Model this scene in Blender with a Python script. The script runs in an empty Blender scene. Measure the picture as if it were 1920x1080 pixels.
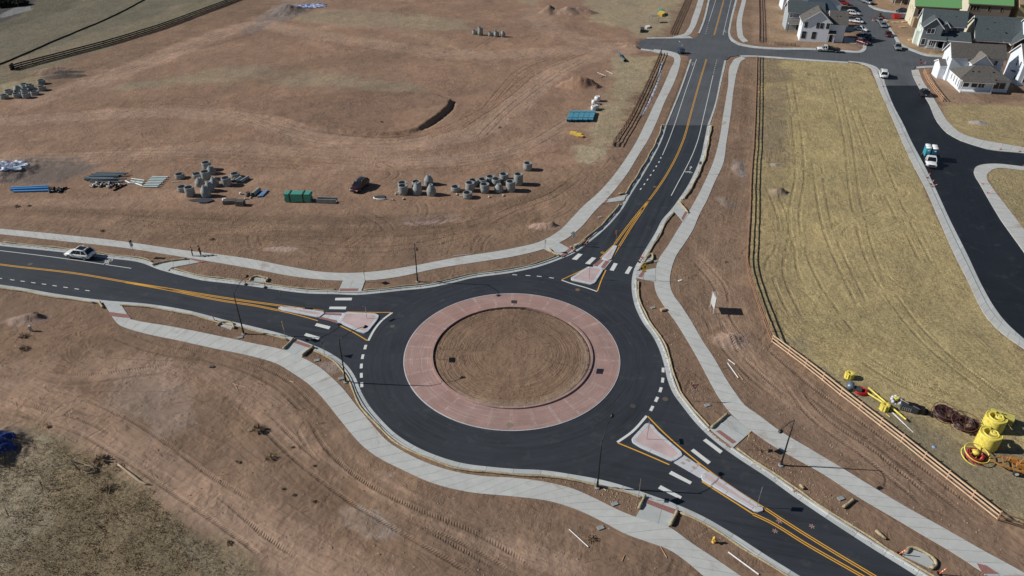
import bpy, bmesh, math, random
import numpy as np
from mathutils import Vector, Matrix
from mathutils.geometry import tessellate_polygon
R = math.radians
rnd = random.Random(7)
sc = bpy.context.scene
col = sc.collection

# ------------------------------------------------------------------ camera
CAM_H = 60.0; F = 1342.836; PITCH = 0.586008; ROLL = 0.002791
_c, _s = math.cos(PITCH), math.sin(PITCH)
_F = Vector((0, _c, -_s)); _U0 = Vector((0, _s, _c)); _R0 = Vector((1, 0, 0))
_Rt = _R0*math.cos(ROLL) + _U0*math.sin(ROLL)
_U = -_R0*math.sin(ROLL) + _U0*math.cos(ROLL)
cd = bpy.data.cameras.new('camera'); cam = bpy.data.objects.new('camera', cd); col.objects.link(cam)
M3 = Matrix((_Rt, _U, -_F)).transposed()
cam.matrix_world = Matrix.Translation((0, 0, CAM_H)) @ M3.to_4x4()
cd.sensor_width = 36; cd.lens = F/1920*36; cd.clip_end = 9000; cd.clip_start = 0.5
sc.camera = cam
# ------------------------------------------------------------------ sky + sun
SUN_EL = 32.3; SH_AZ = -3.9
w = bpy.data.worlds.new('World'); sc.world = w; w.use_nodes = True
wn = w.node_tree.nodes; bgn = wn['Background']
sky = wn.new('ShaderNodeTexSky'); sky.sky_type = 'NISHITA'; sky.sun_disc = False
sdx, sdy = -math.cos(R(SH_AZ)), -math.sin(R(SH_AZ))
sky.sun_elevation = R(SUN_EL); sky.sun_rotation = math.atan2(sdx, sdy)
sky.altitude = 1500; sky.air_density = 1.0; sky.dust_density = 0.6; sky.ozone_density = 1.0
w.node_tree.links.new(sky.outputs[0], bgn.inputs[0]); bgn.inputs[1].default_value = 0.045
sl = bpy.data.lights.new('sun', 'SUN'); sl.energy = 4.6; sl.angle = R(0.5); sl.color = (1.0, 0.955, 0.88)
so = bpy.data.objects.new('sun', sl); col.objects.link(so)
sv = Vector((sdx*math.cos(R(SUN_EL)), sdy*math.cos(R(SUN_EL)), math.sin(R(SUN_EL))))
so.rotation_euler = sv.to_track_quat('Z', 'Y').to_euler(); so.location = (-80, 60, 90)
sc.view_settings.view_transform = 'Standard'; sc.view_settings.look = 'None'
sc.view_settings.exposure = 0.0; sc.view_settings.gamma = 1.0

# ------------------------------------------------------------------ helpers
def G(x, y, z=0.0):
    d = _Rt*((x-960)/F) - _U*((y-540)/F) + _F
    t = (z-CAM_H)/d.z
    return Vector((d.x*t, d.y*t, z))
def Gs(pts, z=0.0): return [G(a, b, z) for a, b in pts]
def P(s):
    """'x,y x,y' -> list of tuples"""
    return [tuple(float(v) for v in q.split(',')) for q in s.split()]
def spline(p, step=1.0):
    """Catmull-Rom through world points (2D), resampled about every step metres"""
    p = [Vector((q[0], q[1])) for q in p]
    if len(p) == 2:
        n = max(1, int((p[1]-p[0]).length/step)); return [p[0].lerp(p[1], i/n) for i in range(n+1)]
    e = [2*p[0]-p[1]] + p + [2*p[-1]-p[-2]]
    out = []
    for i in range(1, len(e)-2):
        a, b, c, d = e[i-1:i+3]
        n = max(1, int(math.ceil((c-b).length/step)))
        for k in range(n):
            t = k/n
            # centripetal-ish tangents scaled to the segment
            l1, l0, l2 = (c-b).length, (b-a).length, (d-c).length
            m1 = ((c-b)*(l0/(l0+l1)) + (b-a)*(l1/(l0+l1))*(l1/max(l0, 1e-6))) if l0 > 0 else c-b
            m2 = ((d-c)*(l1/(l1+l2))*(l1/max(l2, 1e-6)) + (c-b)*(l2/(l1+l2))) if l2 > 0 else c-b
            h00 = 2*t**3-3*t**2+1; h10 = t**3-2*t**2+t; h01 = -2*t**3+3*t**2; h11 = t**3-t**2
            out.append(b*h00 + m1*h10 + c*h01 + m2*h11)
    out.append(p[-1]); return out
def W(s, step=0.8, z=0): return spline([(q.x, q.y) for q in Gs(P(s) if isinstance(s, str) else s, z)], step)
def normals(p):
    out = []
    for i in range(len(p)):
        a = p[max(0, i-1)]; b = p[min(len(p)-1, i+1)]
        t = (b-a).normalized(); out.append(Vector((-t.y, t.x)))
    return out
def offs(p, d):
    return [q+n*d for q, n in zip(p, normals(p))]
def cut(p, s0, s1):
    """part of a polyline between arc lengths"""
    out = []; s = 0
    for i in range(len(p)-1):
        L = (p[i+1]-p[i]).length
        for e in (s0, s1):
            pass
        a, b = max(s, s0), min(s+L, s1)
        if b > a+1e-9:
            if not out: out.append(p[i].lerp(p[i+1], (a-s)/L))
            out.append(p[i].lerp(p[i+1], (b-s)/L))
        s += L
    return out
def plen(p): return sum((p[i+1]-p[i]).length for i in range(len(p)-1))

def tag(o, label=None, cat=None, group=None, kind=None):
    if label: o['label'] = label
    if cat: o['category'] = cat
    if group: o['group'] = group
    if kind: o['kind'] = kind
    return o
def thing(name, label, cat, loc=(0, 0, 0), rz=0.0, group=None):
    o = bpy.data.objects.new(name, None); col.objects.link(o)
    o.empty_display_size = 0.3
    o.location = loc; o.rotation_euler = (0, 0, rz); tag(o, label, cat, group); return o
def copy_tree(o, loc=None, rz=None, label=None, parent=None):
    c = o.copy(); col.objects.link(c)
    if parent: c.parent = parent
    if loc is not None: c.location = loc
    if rz is not None: c.rotation_euler = (0, 0, rz)
    if label: c['label'] = label
    for ch in list(o.children): copy_tree(ch, parent=c)
    return c

class MB:
    """collects vertices and faces, then links ONE mesh object"""
    def __init__(s): s.v = []; s.f = []; s.uv = []; s.mi = []; s.m = 0; s.sm = []; s.smooth = False
    def add(s, vs, fs, uvs=None):
        o = len(s.v); s.v += [tuple(q) for q in vs]
        for k, f in enumerate(fs):
            s.f.append([o+i for i in f]); s.mi.append(s.m); s.sm.append(s.smooth)
            s.uv.append([uvs[i] for i in f] if uvs else None)
        return s
    def box(s, c, d, M=None):
        x, y, z = c; a, b, h = d[0]/2, d[1]/2, d[2]/2
        v = [Vector((x+i*a, y+j*b, z+k*h)) for k in (-1, 1) for i, j in ((-1, -1), (1, -1), (1, 1), (-1, 1))]
        if M: v = [M @ q for q in v]
        return s.add(v, [(3, 2, 1, 0), (4, 5, 6, 7), (0, 1, 5, 4), (1, 2, 6, 5), (2, 3, 7, 6), (3, 0, 4, 7)])
    def beam(s, a, b, wd, ht, up=(0, 0, 1)):
        a, b = Vector(a), Vector(b); t = (b-a); L = t.length; t.normalize()
        upv = Vector(up)
        if abs(t.dot(upv)) > .99: upv = Vector((1, 0, 0))
        x = t.cross(upv).normalized(); y = x.cross(t).normalized()
        v = [q + x*i*wd/2 + y*j*ht/2 for q in (a, b) for i, j in ((-1, -1), (1, -1), (1, 1), (-1, 1))]
        return s.add(v, [(0, 1, 2, 3), (7, 6, 5, 4), (1, 0, 4, 5), (2, 1, 5, 6), (3, 2, 6, 7), (0, 3, 7, 4)])
    def tube(s, pts, r, n=8, caps=True):
        pts = [Vector(q) for q in pts]; rs = r if isinstance(r, (list, tuple)) else [r]*len(pts)
        v = []; f = []; prev = None
        for i, q in enumerate(pts):
            t = (pts[min(i+1, len(pts)-1)]-pts[max(i-1, 0)])
            if t.length < 1e-9: t = Vector((0, 0, 1))
            t.normalize()
            if prev is None:
                a = Vector((0, 0, 1)) if abs(t.z) < .9 else Vector((1, 0, 0))
                x = t.cross(a).normalized()
            else: x = (prev - t*prev.dot(t)).normalized()
            prev = x; y = t.cross(x)
            for k in range(n):
                an = 2*math.pi*k/n; v.append(q + (x*math.cos(an)+y*math.sin(an))*rs[i])
        for i in range(len(pts)-1):
            for k in range(n): f.append((i*n+k, i*n+(k+1) % n, (i+1)*n+(k+1) % n, (i+1)*n+k))
        if caps: f.append(tuple(reversed(range(n)))); f.append(tuple((len(pts)-1)*n+k for k in range(n)))
        sm = s.smooth; s.smooth = True; s.add(v, f); s.smooth = sm; return s
    def lathe(s, prof, n=20, c=(0, 0, 0), cap0=False, cap1=False, M=None):
        v = []; f = []; c = Vector(c)
        for r_, z in prof:
            for k in range(n):
                an = 2*math.pi*k/n; q = Vector((r_*math.cos(an), r_*math.sin(an), z))+c
                v.append(M @ q if M else q)
        for i in range(len(prof)-1):
            for k in range(n): f.append((i*n+k, i*n+(k+1) % n, (i+1)*n+(k+1) % n, (i+1)*n+k))
        if cap0: f.append(tuple(reversed(range(n))))
        if cap1: f.append(tuple((len(prof)-1)*n+k for k in range(n)))
        return s.add(v, f)
    def prism(s, poly, z0, z1, M=None):
        """poly: 2D points CCW"""
        n = len(poly); v = [Vector((q[0], q[1], z0)) for q in poly]+[Vector((q[0], q[1], z1)) for q in poly]
        if M: v = [M @ q for q in v]
        tr = tessellate_polygon([[Vector((q[0], q[1], 0)) for q in poly]])
        f = []
        A = sum(poly[i][0]*poly[(i+1) % n][1]-poly[(i+1) % n][0]*poly[i][1] for i in range(n))
        def ccw(t):
            a, b, c = (poly[i] for i in t)
            return ((b[0]-a[0])*(c[1]-a[1])-(b[1]-a[1])*(c[0]-a[0])) > 0
        for t in tr:
            t = tuple(t) if ccw(t) else tuple(reversed(t))
            f.append(tuple(i+n for i in t)); f.append(tuple(reversed(t)))
        for i in range(n):
            j = (i+1) % n
            f.append((i, j, j+n, i+n) if A > 0 else (j, i, i+n, j+n))
        return s.add(v, f)
    def sweep(s, path, prof, closed=False):
        """profile [(offset,z)..] carried along a 2D path; uv = (arc, offset)"""
        nn = normals(path)
        if closed:
            nn = []
            m = len(path)
            for i in range(m):
                t = (path[(i+1) % m]-path[i-1]).normalized(); nn.append(Vector((-t.y, t.x)))
        v = []; uv = []; f = []; L = 0
        k = len(prof)
        pp = list(path); qn = list(nn)
        if closed: pp.append(path[0]); qn.append(nn[0])
        for i, (q, n) in enumerate(zip(pp, qn)):
            if i: L += (q-pp[i-1]).length
            for o, z in prof: v.append((q.x+n.x*o, q.y+n.y*o, z)); uv.append((L, o))
        for i in range(len(pp)-1):
            for j in range(k-1): f.append((i*k+j, (i+1)*k+j, (i+1)*k+j+1, i*k+j+1))
        return s.add(v, f, uv)
    def build(s, name, mats, parent=None, loc=None, label=None, cat=None, group=None, kind=None, bevel=0):
        me = bpy.data.meshes.new(name); me.from_pydata(s.v, [], s.f)
        for m in (mats if isinstance(mats, (list, tuple)) else [mats]): me.materials.append(m)
        if any(q is not None for q in s.uv):
            ul = me.uv_layers.new(name='UVMap'); fl = []
            for f, u in zip(s.f, s.uv):
                for i in range(len(f)): fl += list(u[i]) if u else [0, 0]
            ul.data.foreach_set('uv', fl)
        me.polygons.foreach_set('material_index', s.mi)
        me.polygons.foreach_set('use_smooth', s.sm)
        me.update()
        o = bpy.data.objects.new(name, me); col.objects.link(o)
        if parent: o.parent = parent
        if loc is not None: o.location = loc
        tag(o, label, cat, group, kind)
        if bevel:
            b = o.modifiers.new('bevel', 'BEVEL'); b.width = bevel; b.segments = 2; b.limit_method = 'ANGLE'
        return o

# ------------------------------------------------------------------ materials
class NT:
    """small node-graph writer"""
    def __init__(s, name):
        s.m = bpy.data.materials.new(name); s.m.use_nodes = True; s.t = s.m.node_tree; s.n = s.t.nodes
        s.b = s.n['Principled BSDF']; s.out = s.n['Material Output']
    def N(s, t, **k):
        q = s.n.new(t)
        for a, b in k.items(): setattr(q, a, b)
        return q
    def L(s, a, b): s.t.links.new(a, b)
    def val(s, q, i, v):
        if hasattr(v, 'is_linked') or hasattr(v, 'links'): s.L(v, q.inputs[i])
        else: q.inputs[i].default_value = v
    def math(s, op, a, b=0.0, c=0.0, clamp=False):
        q = s.N('ShaderNodeMath', operation=op, use_clamp=clamp)
        s.val(q, 0, a); s.val(q, 1, b); s.val(q, 2, c); return q.outputs[0]
    def noise(s, vec, scale, detail=4, rough=.55, dist=0.0):
        q = s.N('ShaderNodeTexNoise'); q.inputs['Scale'].default_value = scale
        q.inputs['Detail'].default_value = detail; q.inputs['Roughness'].default_value = rough
        q.inputs['Distortion'].default_value = dist
        if vec is not None: s.L(vec, q.inputs['Vector'])
        return q.outputs['Fac']
    def rng(s, v, a, b, c=0.0, d=1.0):
        q = s.N('ShaderNodeMapRange'); q.clamp = True
        s.val(q, 0, v); s.val(q, 1, a); s.val(q, 2, b); s.val(q, 3, c); s.val(q, 4, d); return q.outputs[0]
    def mix(s, f, a, b, mode='MIX'):
        q = s.N('ShaderNodeMix', data_type='RGBA', blend_type=mode)
        s.val(q, 0, f)
        for i, v in ((6, a), (7, b)):
            if isinstance(v, tuple): q.inputs[i].default_value = (*v[:3], 1)
            else: s.L(v, q.inputs[i])
        return q.outputs[2]
    def comb(s, x, y, z=0.0):
        q = s.N('ShaderNodeCombineXYZ'); s.val(q, 0, x); s.val(q, 1, y); s.val(q, 2, z); return q.outputs[0]
    def pos(s):
        g = s.N('ShaderNodeNewGeometry'); return g.outputs['Position']
    def sep(s, v):
        q = s.N('ShaderNodeSeparateXYZ'); s.L(v, q.inputs[0]); return q.outputs
    def bump(s, h, strength=.4, dist=.05):
        q = s.N('ShaderNodeBump'); q.inputs['Strength'].default_value = strength
        q.inputs['Distance'].default_value = dist; s.L(h, q.inputs['Height']); s.L(q.outputs[0], s.b.inputs['Normal'])
    def color(s, c, rough=.8, metal=0.0):
        if isinstance(c, tuple): s.b.inputs['Base Color'].default_value = (*c[:3], 1)
        else: s.L(c, s.b.inputs['Base Color'])
        s.val(s.b, 'Roughness', rough) if not isinstance(rough, float) else setattr(s.b.inputs['Roughness'], 'default_value', rough)
        s.b.inputs['Metallic'].default_value = metal; return s.m
_mc = {}
def mat(name, c, rough=.7, metal=0.0, var=.18, scale=3.0, coat=0.0, spec=.5):
    """painted / plain surface with slight worn variation in object space"""
    if name in _mc: return _mc[name]
    t = NT(name)
    tc = t.N('ShaderNodeTexCoord').outputs['Object']
    n = t.noise(tc, scale, 5, .6)
    f = t.rng(n, .3, .7)
    dk = tuple(v*(1-var) for v in c); lt = tuple(min(1, v*(1+var*.6)) for v in c)
    t.color(t.mix(f, dk, lt), rough, metal)
    t.b.inputs['Coat Weight'].default_value = coat
    t.b.inputs['Specular IOR Level'].default_value = spec
    _mc[name] = t.m; return t.m

# ------------------------------------------------------------------ road edges (asphalt edge, traced on the flat ground)
E_NW = W('0,461 125,474 200,484 262,492 300,506 337,516 375,525 425,531 462,535.4 503,541 580,550.4 630,551.5 667,553 705,550 755,544.5 800,540 850,530 880,522.5 960,511 1010,500 1050,486 1077.5,474 1100,457.5 1125,437.5 1150,413 1168,390 1182,366 1200,337.5 1222,300 1241,262 1250,235', .6)
E_E = W('1326.5,235 1320,268 1314,295 1303,322 1290,348 1274,372 1257,395 1242,412 1230,435 1215,460 1200,485 1190,503 1185,525 1185,545 1192,577 1207,607 1225,632 1237,657 1245,682 1252,712 1262,737 1280,762 1302,790 1322,811 1350,835 1385,860 1440,896 1490,932 1540,966 1590,999 1640,1031 1690,1062 1717,1079 1800,1131', .6)
E_SW = W('0,534 35,539 100,550.5 200,564 275,570 350,582 425,601 480,614 530,627 567,640 600,653 625,666 650,685 665,706 677,735 692,761 712,785 742,814 780,838 822,856 867,869 920,876 960,879.5 1020,882.5 1072,890 1135,902 1177,914 1215,927 1270,947 1322,971 1372,1000 1440,1044 1500,1081 1600,1143', .6)
def ext(p, a=0, b=0):
    q = list(p)
    if a: q = [q[0]+(q[0]-q[3]).normalized()*a] + q
    if b: q = q + [q[-1]+(q[-1]-q[-4]).normalized()*b]
    return q
E_NW = ext(E_NW, 60); E_SW = ext(E_SW, 60, 40); E_E = ext(E_E, 0, 40)
CEN = Vector((0.0095, 74.5286)); R_AP = 14.29; R_IS = 10.45

def asphalt(name, base, rough=.75, streak=.25, roundabout=False, patch=0.0, gl=.35):
    t = NT(name); p = t.pos(); x, y, z = t.sep(p)
    dx = t.math('SUBTRACT', x, CEN.x); dy = t.math('SUBTRACT', y, CEN.y)
    r = t.math('SQRT', t.math('ADD', t.math('MULTIPLY', dx, dx), t.math('MULTIPLY', dy, dy)))
    th = t.math('ARCTAN2', dy, dx)
    ring = t.noise(t.comb(t.math('MULTIPLY', r, 2.2), t.math('MULTIPLY', th, 2.5)), 1.0, 5, .6)
    far = t.rng(r, 18, 26)
    # longitudinal streaks on the straight legs (two directions blended by position)
    a1 = t.noise(t.comb(t.math('MULTIPLY', t.math('ADD', t.math('MULTIPLY', x, .25), y), 1.2 if roundabout else .9), t.math('MULTIPLY', x, .08)), 1.0, 4, .6)
    a2 = t.noise(t.comb(t.math('MULTIPLY', t.math('SUBTRACT', x, t.math('MULTIPLY', y, .38)), 1.4), t.math('MULTIPLY', y, .05)), 1.0, 4, .6)
    north = t.rng(y, 92, 104)
    mixs = t.N('ShaderNodeMix', data_type='FLOAT'); t.val(mixs, 0, north); t.val(mixs, 2, a1); t.val(mixs, 3, a2)
    st = t.N('ShaderNodeMix', data_type='FLOAT'); t.val(st, 0, far if roundabout else 1.0); t.val(st, 2, ring); t.val(st, 3, mixs.outputs[0])
    s = t.rng(st.outputs[0], .3, .72)
    blot = t.rng(t.noise(p, .12, 4, .6), .35, .65)
    fine = t.noise(p, 14, 3, .7)
    lo = tuple(v*(1-streak) for v in base); hi = tuple(v*(1+streak*1.1) for v in base)
    c = t.mix(s, lo, hi)
    c = t.mix(t.math('MULTIPLY', blot, .55), c, tuple(v*1.5 for v in base))
    c = t.mix(t.math('MULTIPLY', t.rng(fine, .35, .75), .35), c, tuple(v*.55 for v in base))
    dust = t.rng(t.noise(p, .45, 6, .7), .56, .8)
    c = t.mix(t.math('MULTIPLY', dust, .30), c, (.16, .145, .13))
    t.color(c, rough); t.bump(t.noise(p, 40, 2, .7), .25, .01)
    t.b.inputs['Specular IOR Level'].default_value = gl
    return t.m
M_ASPH = asphalt('fresh_asphalt', (.034, .039, .047), .52, .42, True, gl=.5)
M_ASPHN = asphalt('worn_asphalt', (.088, .096, .108), .8, .20)
M_ASPHD = asphalt('black_asphalt', (.015, .0175, .023), .5, .2)

def concrete(name, base, joint=1.8, stain=.35, rough=.85, jw=.045, var=.10, mud=(.30, .22, .16)):
    t = NT(name); p = t.pos()
    uv = t.N('ShaderNodeUVMap').outputs[0]; u, v, _ = t.sep(uv)
    q = t.math('DIVIDE', u, joint); fl = t.math('FLOOR', q); fr = t.math('FRACT', q)
    wn_ = t.N('ShaderNodeTexWhiteNoise', noise_dimensions='1D'); t.L(fl, wn_.inputs['W'])
    c = t.mix(wn_.outputs[0], tuple(b*(1-var) for b in base), tuple(b*(1+var) for b in base))
    n = t.rng(t.noise(p, .9, 6, .65, .3), .3, .7)
    c = t.mix(t.math('MULTIPLY', n, .7), c, tuple(b*.74 for b in base))
    n2 = t.rng(t.noise(p, 5, 5, .7), .3, .75)
    c = t.mix(t.math('MULTIPLY', n2, .25), c, tuple(b*.72 for b in base))
    j = t.math('LESS_THAN', t.math('ABSOLUTE', t.math('SUBTRACT', fr, .5)), .5-jw/joint)
    c = t.mix(t.math('MULTIPLY', t.math('SUBTRACT', 1.0, j), .55), c, tuple(b*.35 for b in base))
    m = t.rng(t.noise(p, .22, 7, .72, .6), .56, .70)
    c = t.mix(t.math('MULTIPLY', m, stain), c, mud)
    t.color(c, rough); t.bump(n2, .15, .02); return t.m
M_WALK = concrete('sidewalk_concrete', (.55, .565, .555), 1.83, .7, var=.055)
M_RAMP = concrete('ramp_concrete', (.50, .53, .53), 2.4, .75)
M_GUT = concrete('kerb_concrete', (.52, .55, .555), 3.0, .50, var=.16)
M_WHITEC = concrete('pale_kerb_concrete', (.60, .62, .66), 3.0, .12, var=.06)
def pinkc(name, base, white, radial):
    t = NT(name); p = t.pos(); uv = t.N('ShaderNodeUVMap').outputs[0]; u, v, _ = t.sep(uv)
    n = t.rng(t.noise(p, .35, 5, .6), .35, .65)
    c = t.mix(n, base, tuple(b*.72 for b in base))
    f = t.noise(p, 9, 5, .7); c = t.mix(t.math('MULTIPLY', t.rng(f, .35, .7), .2), c, white)
    if radial:
        q = t.math('DIVIDE', u, radial); fr = t.math('ABSOLUTE', t.math('SUBTRACT', t.math('FRACT', q), .5))
        wn_ = t.N('ShaderNodeTexWhiteNoise', noise_dimensions='1D'); t.L(t.math('FLOOR', t.math('ADD', q, .5)), wn_.inputs['W'])
        # pale worn band at each joint, stronger at some
        band = t.rng(fr, .0, .09, 1.0, 0.0)
        br = t.rng(t.noise(t.comb(t.math('MULTIPLY', u, 1.2), t.math('MULTIPLY', v, .9)), 1.4, 5, .7), .38, .66)
        c = t.mix(t.math('MULTIPLY', t.math('MULTIPLY', band, br), t.math('ADD', .35, t.math('MULTIPLY', wn_.outputs[0], .6))), c, white)
        ln = t.rng(fr, .004, .009, 1.0, 0.0); c = t.mix(t.math('MULTIPLY', ln, .75), c, tuple(b*.35 for b in base))
        # circumferential rubbed streaks
        s = t.rng(t.noise(t.comb(t.math('MULTIPLY', u, .12), t.math('MULTIPLY', v, 6)), 1.0, 4, .7), .52, .72)
        c = t.mix(t.math('MULTIPLY', s, .42), c, white)
        s2 = t.rng(t.noise(p, .16, 4, .6), .5, .68); c = t.mix(t.math('MULTIPLY', s2, .35), c, tuple(b*w_ for b, w_ in zip(base, (.98, .85, .80))))
        s3 = t.rng(t.noise(p, .8, 6, .75), .6, .75); c = t.mix(t.math('MULTIPLY', s3, .4), c, tuple(b*.66 for b in base))
    t.color(c, .8); t.bump(f, .15, .02); return t.m
M_APRON = pinkc('red_tinted_concrete', (.355, .212, .186), (.66, .56, .53), 2.99)
M_SPLIT = pinkc('pink_tinted_concrete', (.58, .44, .44), (.70, .61, .61), 0)
M_BRICK = mat('brick_red_tile', (.30, .145, .13), .9, var=.35, scale=6)
def paint(name, c):
    t = NT(name); p = t.pos()
    n = t.rng(t.noise(p, 7, 6, .75), .60, .78)
    cc = t.mix(t.math('MULTIPLY', n, .55), c, (.09, .095, .10)); t.color(cc, .6); return t.m
M_WPAINT = paint('white_road_paint', (.68, .70, .69)); M_YPAINT = paint('yellow_road_paint', (.78, .40, .045))

def flat(name, poly, z, m, label=None, uvdir=None):
    mb = MB(); n = len(poly)
    tr = tessellate_polygon([[Vector((q[0], q[1], 0)) for q in poly]])
    def ccw(t):
        a, b, c = (poly[i] for i in t)
        return ((b[0]-a[0])*(c[1]-a[1])-(b[1]-a[1])*(c[0]-a[0])) > 0
    mb.add([(q[0], q[1], z) for q in poly], [tuple(t) if ccw(t) else tuple(reversed(t)) for t in tr])
    o = mb.build(name, m, kind='structure'); 
    if label: o['label'] = label
    return o
XY = lambda s: [(q.x, q.y) for q in Gs(P(s))]
# main fresh asphalt: west leg, circle, south-east leg, north leg up to the colour change
main_poly = [(q.x, q.y) for q in E_SW] + [(q.x, q.y) for q in reversed(E_E)] + [(q.x, q.y) for q in reversed(E_NW)]
Z_AS = .02
flat('road', main_poly, Z_AS, M_ASPH, 'dark fresh asphalt of the roundabout and its three legs')
north_s = '1250,235 1260,212 1276,170 1297,108 1292,104.5 1270,101 1237,96 1202,92 1196,84 1200,76 1212,73.5 1275,73 1297,73 1307,70 1313,63 1320,46 1332,0 1350,-60 1394,-60 1378,0 1366.5,45 1364,62 1366,70 1371,77 1385,85 1410,90 1440,93 1527,95 1590,99 1610,100 1622,95 1624,86 1618,70 1608,45 1598,20 1588,0 1572,-30 1608,-30 1627,0 1637,17 1660,23 1700,27 1780,30 1780,38 1700,36 1668,35 1657,37 1665,52 1677,72 1690,88 1715,98 1735,105 1775,109 1880,114 1880,123 1770,123 1730,124 1717,126 1709,132 1710,140 1720,160.5 1660,160.5 1655,147 1647,136 1637,127 1622,121 1590,116 1515,111 1440,105.5 1410,104 1385,104 1370,106 1359,114 1350,150 1335,212 1326.5,235'
north_poly = XY(north_s)
flat('road', north_poly, Z_AS, M_ASPHN, 'paler worn asphalt of the crossing and the housing street')
new_s = '1660,160.5 1675,200 1692,232 1709,270 1730,307 1750,350 1782,417 1812,477 1842,540 1860,572 1885,605 1920,637 2020,715 2250,800 2250,640 1990,600 1920,475 1875,412 1840,352 1824,322 1827,314 1840,309 1865,307 1920,313 2050,325 2050,304 1920,288 1850,280 1820,271 1800,264 1775,250 1757,230 1740,193 1720,160.5'
new_poly = XY(new_s)
flat('road', new_poly, Z_AS, M_ASPHD, 'jet black new asphalt of the side street on the right')

# kerb and gutter runs (offset outwards from the asphalt edge), broken at the ramps
def kerbrun(path, s0, s1, side, m=M_GUT):
    mb = MB(); q = cut(path, s0, s1)
    pr = [(-.03, Z_AS+.006), (.50, Z_AS+.018), (.54, .165), (.72, .17), (.75, .12), (.75, -.35)]
    if side < 0: pr = [(-a, b) for a, b in pr]; pr = pr[::-1]
    mb.sweep(q, pr); return mb.build('kerb', m, kind='structure')
def arc_of(path, px):
    g = G(*px); g = Vector((g.x, g.y)); best = (1e9, 0); s = 0
    for i in range(len(path)-1):
        a, b = path[i], path[i+1]; L = (b-a).length
        t = max(0, min(1, (g-a).dot(b-a)/L/L)); d = (a+(b-a)*t-g).length
        if d < best[0]: best = (d, s+t*L)
        s += L
    return best[1]
runs = []      # kerb runs for the straw logs: (path, side, s0, s1)
def kerbs(path, side, gaps):
    L = plen(path); cs = [0]
    for a, b in gaps:
        s0, s1 = sorted((arc_of(path, a), arc_of(path, b))); cs += [s0, s1]
    cs.append(L)
    for i in range(0, len(cs), 2):
        kerbrun(path, cs[i], cs[i+1], side); runs.append((path, side, cs[i], cs[i+1]))
    for i in range(1, len(cs)-1, 2):      # dropped gutter across the ramp
        mb = MB(); pr = [(-.03, Z_AS+.006), (.50, Z_AS+.012), (.78, .05), (.80, -.2)]
        if side < 0: pr = [(-a, b) for a, b in pr][::-1]
        mb.sweep(cut(path, cs[i], cs[i+1]), pr); mb.build('kerb', M_GUT, kind='structure')
kerbs(E_NW, 1, [((283, 497), (316, 509)), ((634, 551), (676, 552)), ((1052, 484), (1079, 472)), ((1171, 385), (1180, 369))])
kerbs(E_E, 1, [((1272, 374), (1256, 396)), ((1189, 507), (1186, 525)), ((1322, 812), (1364, 846))])
kerbs(E_SW, -1, [((192, 563), (226, 566)), ((555, 634), (594, 650)), ((1217, 928), (1272, 948))])

def fill(name, pts, z, m, zb=-.1, label=None):
    """raised slab with a planar uv along its longest edge"""
    mb = MB(); pts = [Vector((q[0], q[1])) for q in pts]
    i = max(range(len(pts)), key=lambda k: (pts[(k+1) % len(pts)]-pts[k]).length)
    mb.prism([(q.x, q.y) for q in pts], zb, z)
    t = (pts[(i+1) % len(pts)]-pts[i]).normalized(); n = Vector((-t.y, t.x))
    mb.uv = [[(Vector(mb.v[k][:2]).dot(t), Vector(mb.v[k][:2]).dot(n)) for k in f] for f in mb.f]
    return mb.build(name, m, kind='structure', label=label)
def resamp(p, n):
    L = plen(p); out = []; 
    for i in range(n):
        q = cut(p, 0, L*i/(n-1)) if i else [p[0]]
        out.append(q[-1])
    return out
def walk(a, b, z=.13, m=M_WALK):
    """sidewalk between two traced edges"""
    A, B = W(a, .8), W(b, .8); n = max(len(A), len(B)); A, B = resamp(A, n), resamp(B, n)
    mb = MB(); v = []; uv = []; f = []; s = 0
    for i in range(n):
        if i: s += ((A[i]+B[i])/2-(A[i-1]+B[i-1])/2).length
        w_ = (A[i]-B[i]).length
        for q, zz, vv in ((A[i], -.2, -.2), (A[i], z, 0), (B[i], z, w_), (B[i], -.2, w_+.2)):
            v.append((q.x, q.y, zz)); uv.append((s, vv))
    for i in range(n-1):
        for j in range(3):
            f.append((i*4+j, i*4+j+1, i*4+j+5, i*4+j+4))
    # orientation: make the top face up
    a0, b0, a1 = A[0], B[0], A[1]
    if ((b0-a0).x*(a1-a0).y-(b0-a0).y*(a1-a0).x) < 0: f = [tuple(reversed(q)) for q in f]
    mb.add(v, f, uv)
    mb.build('sidewalk', m, kind='structure'); return (A, B)
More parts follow.
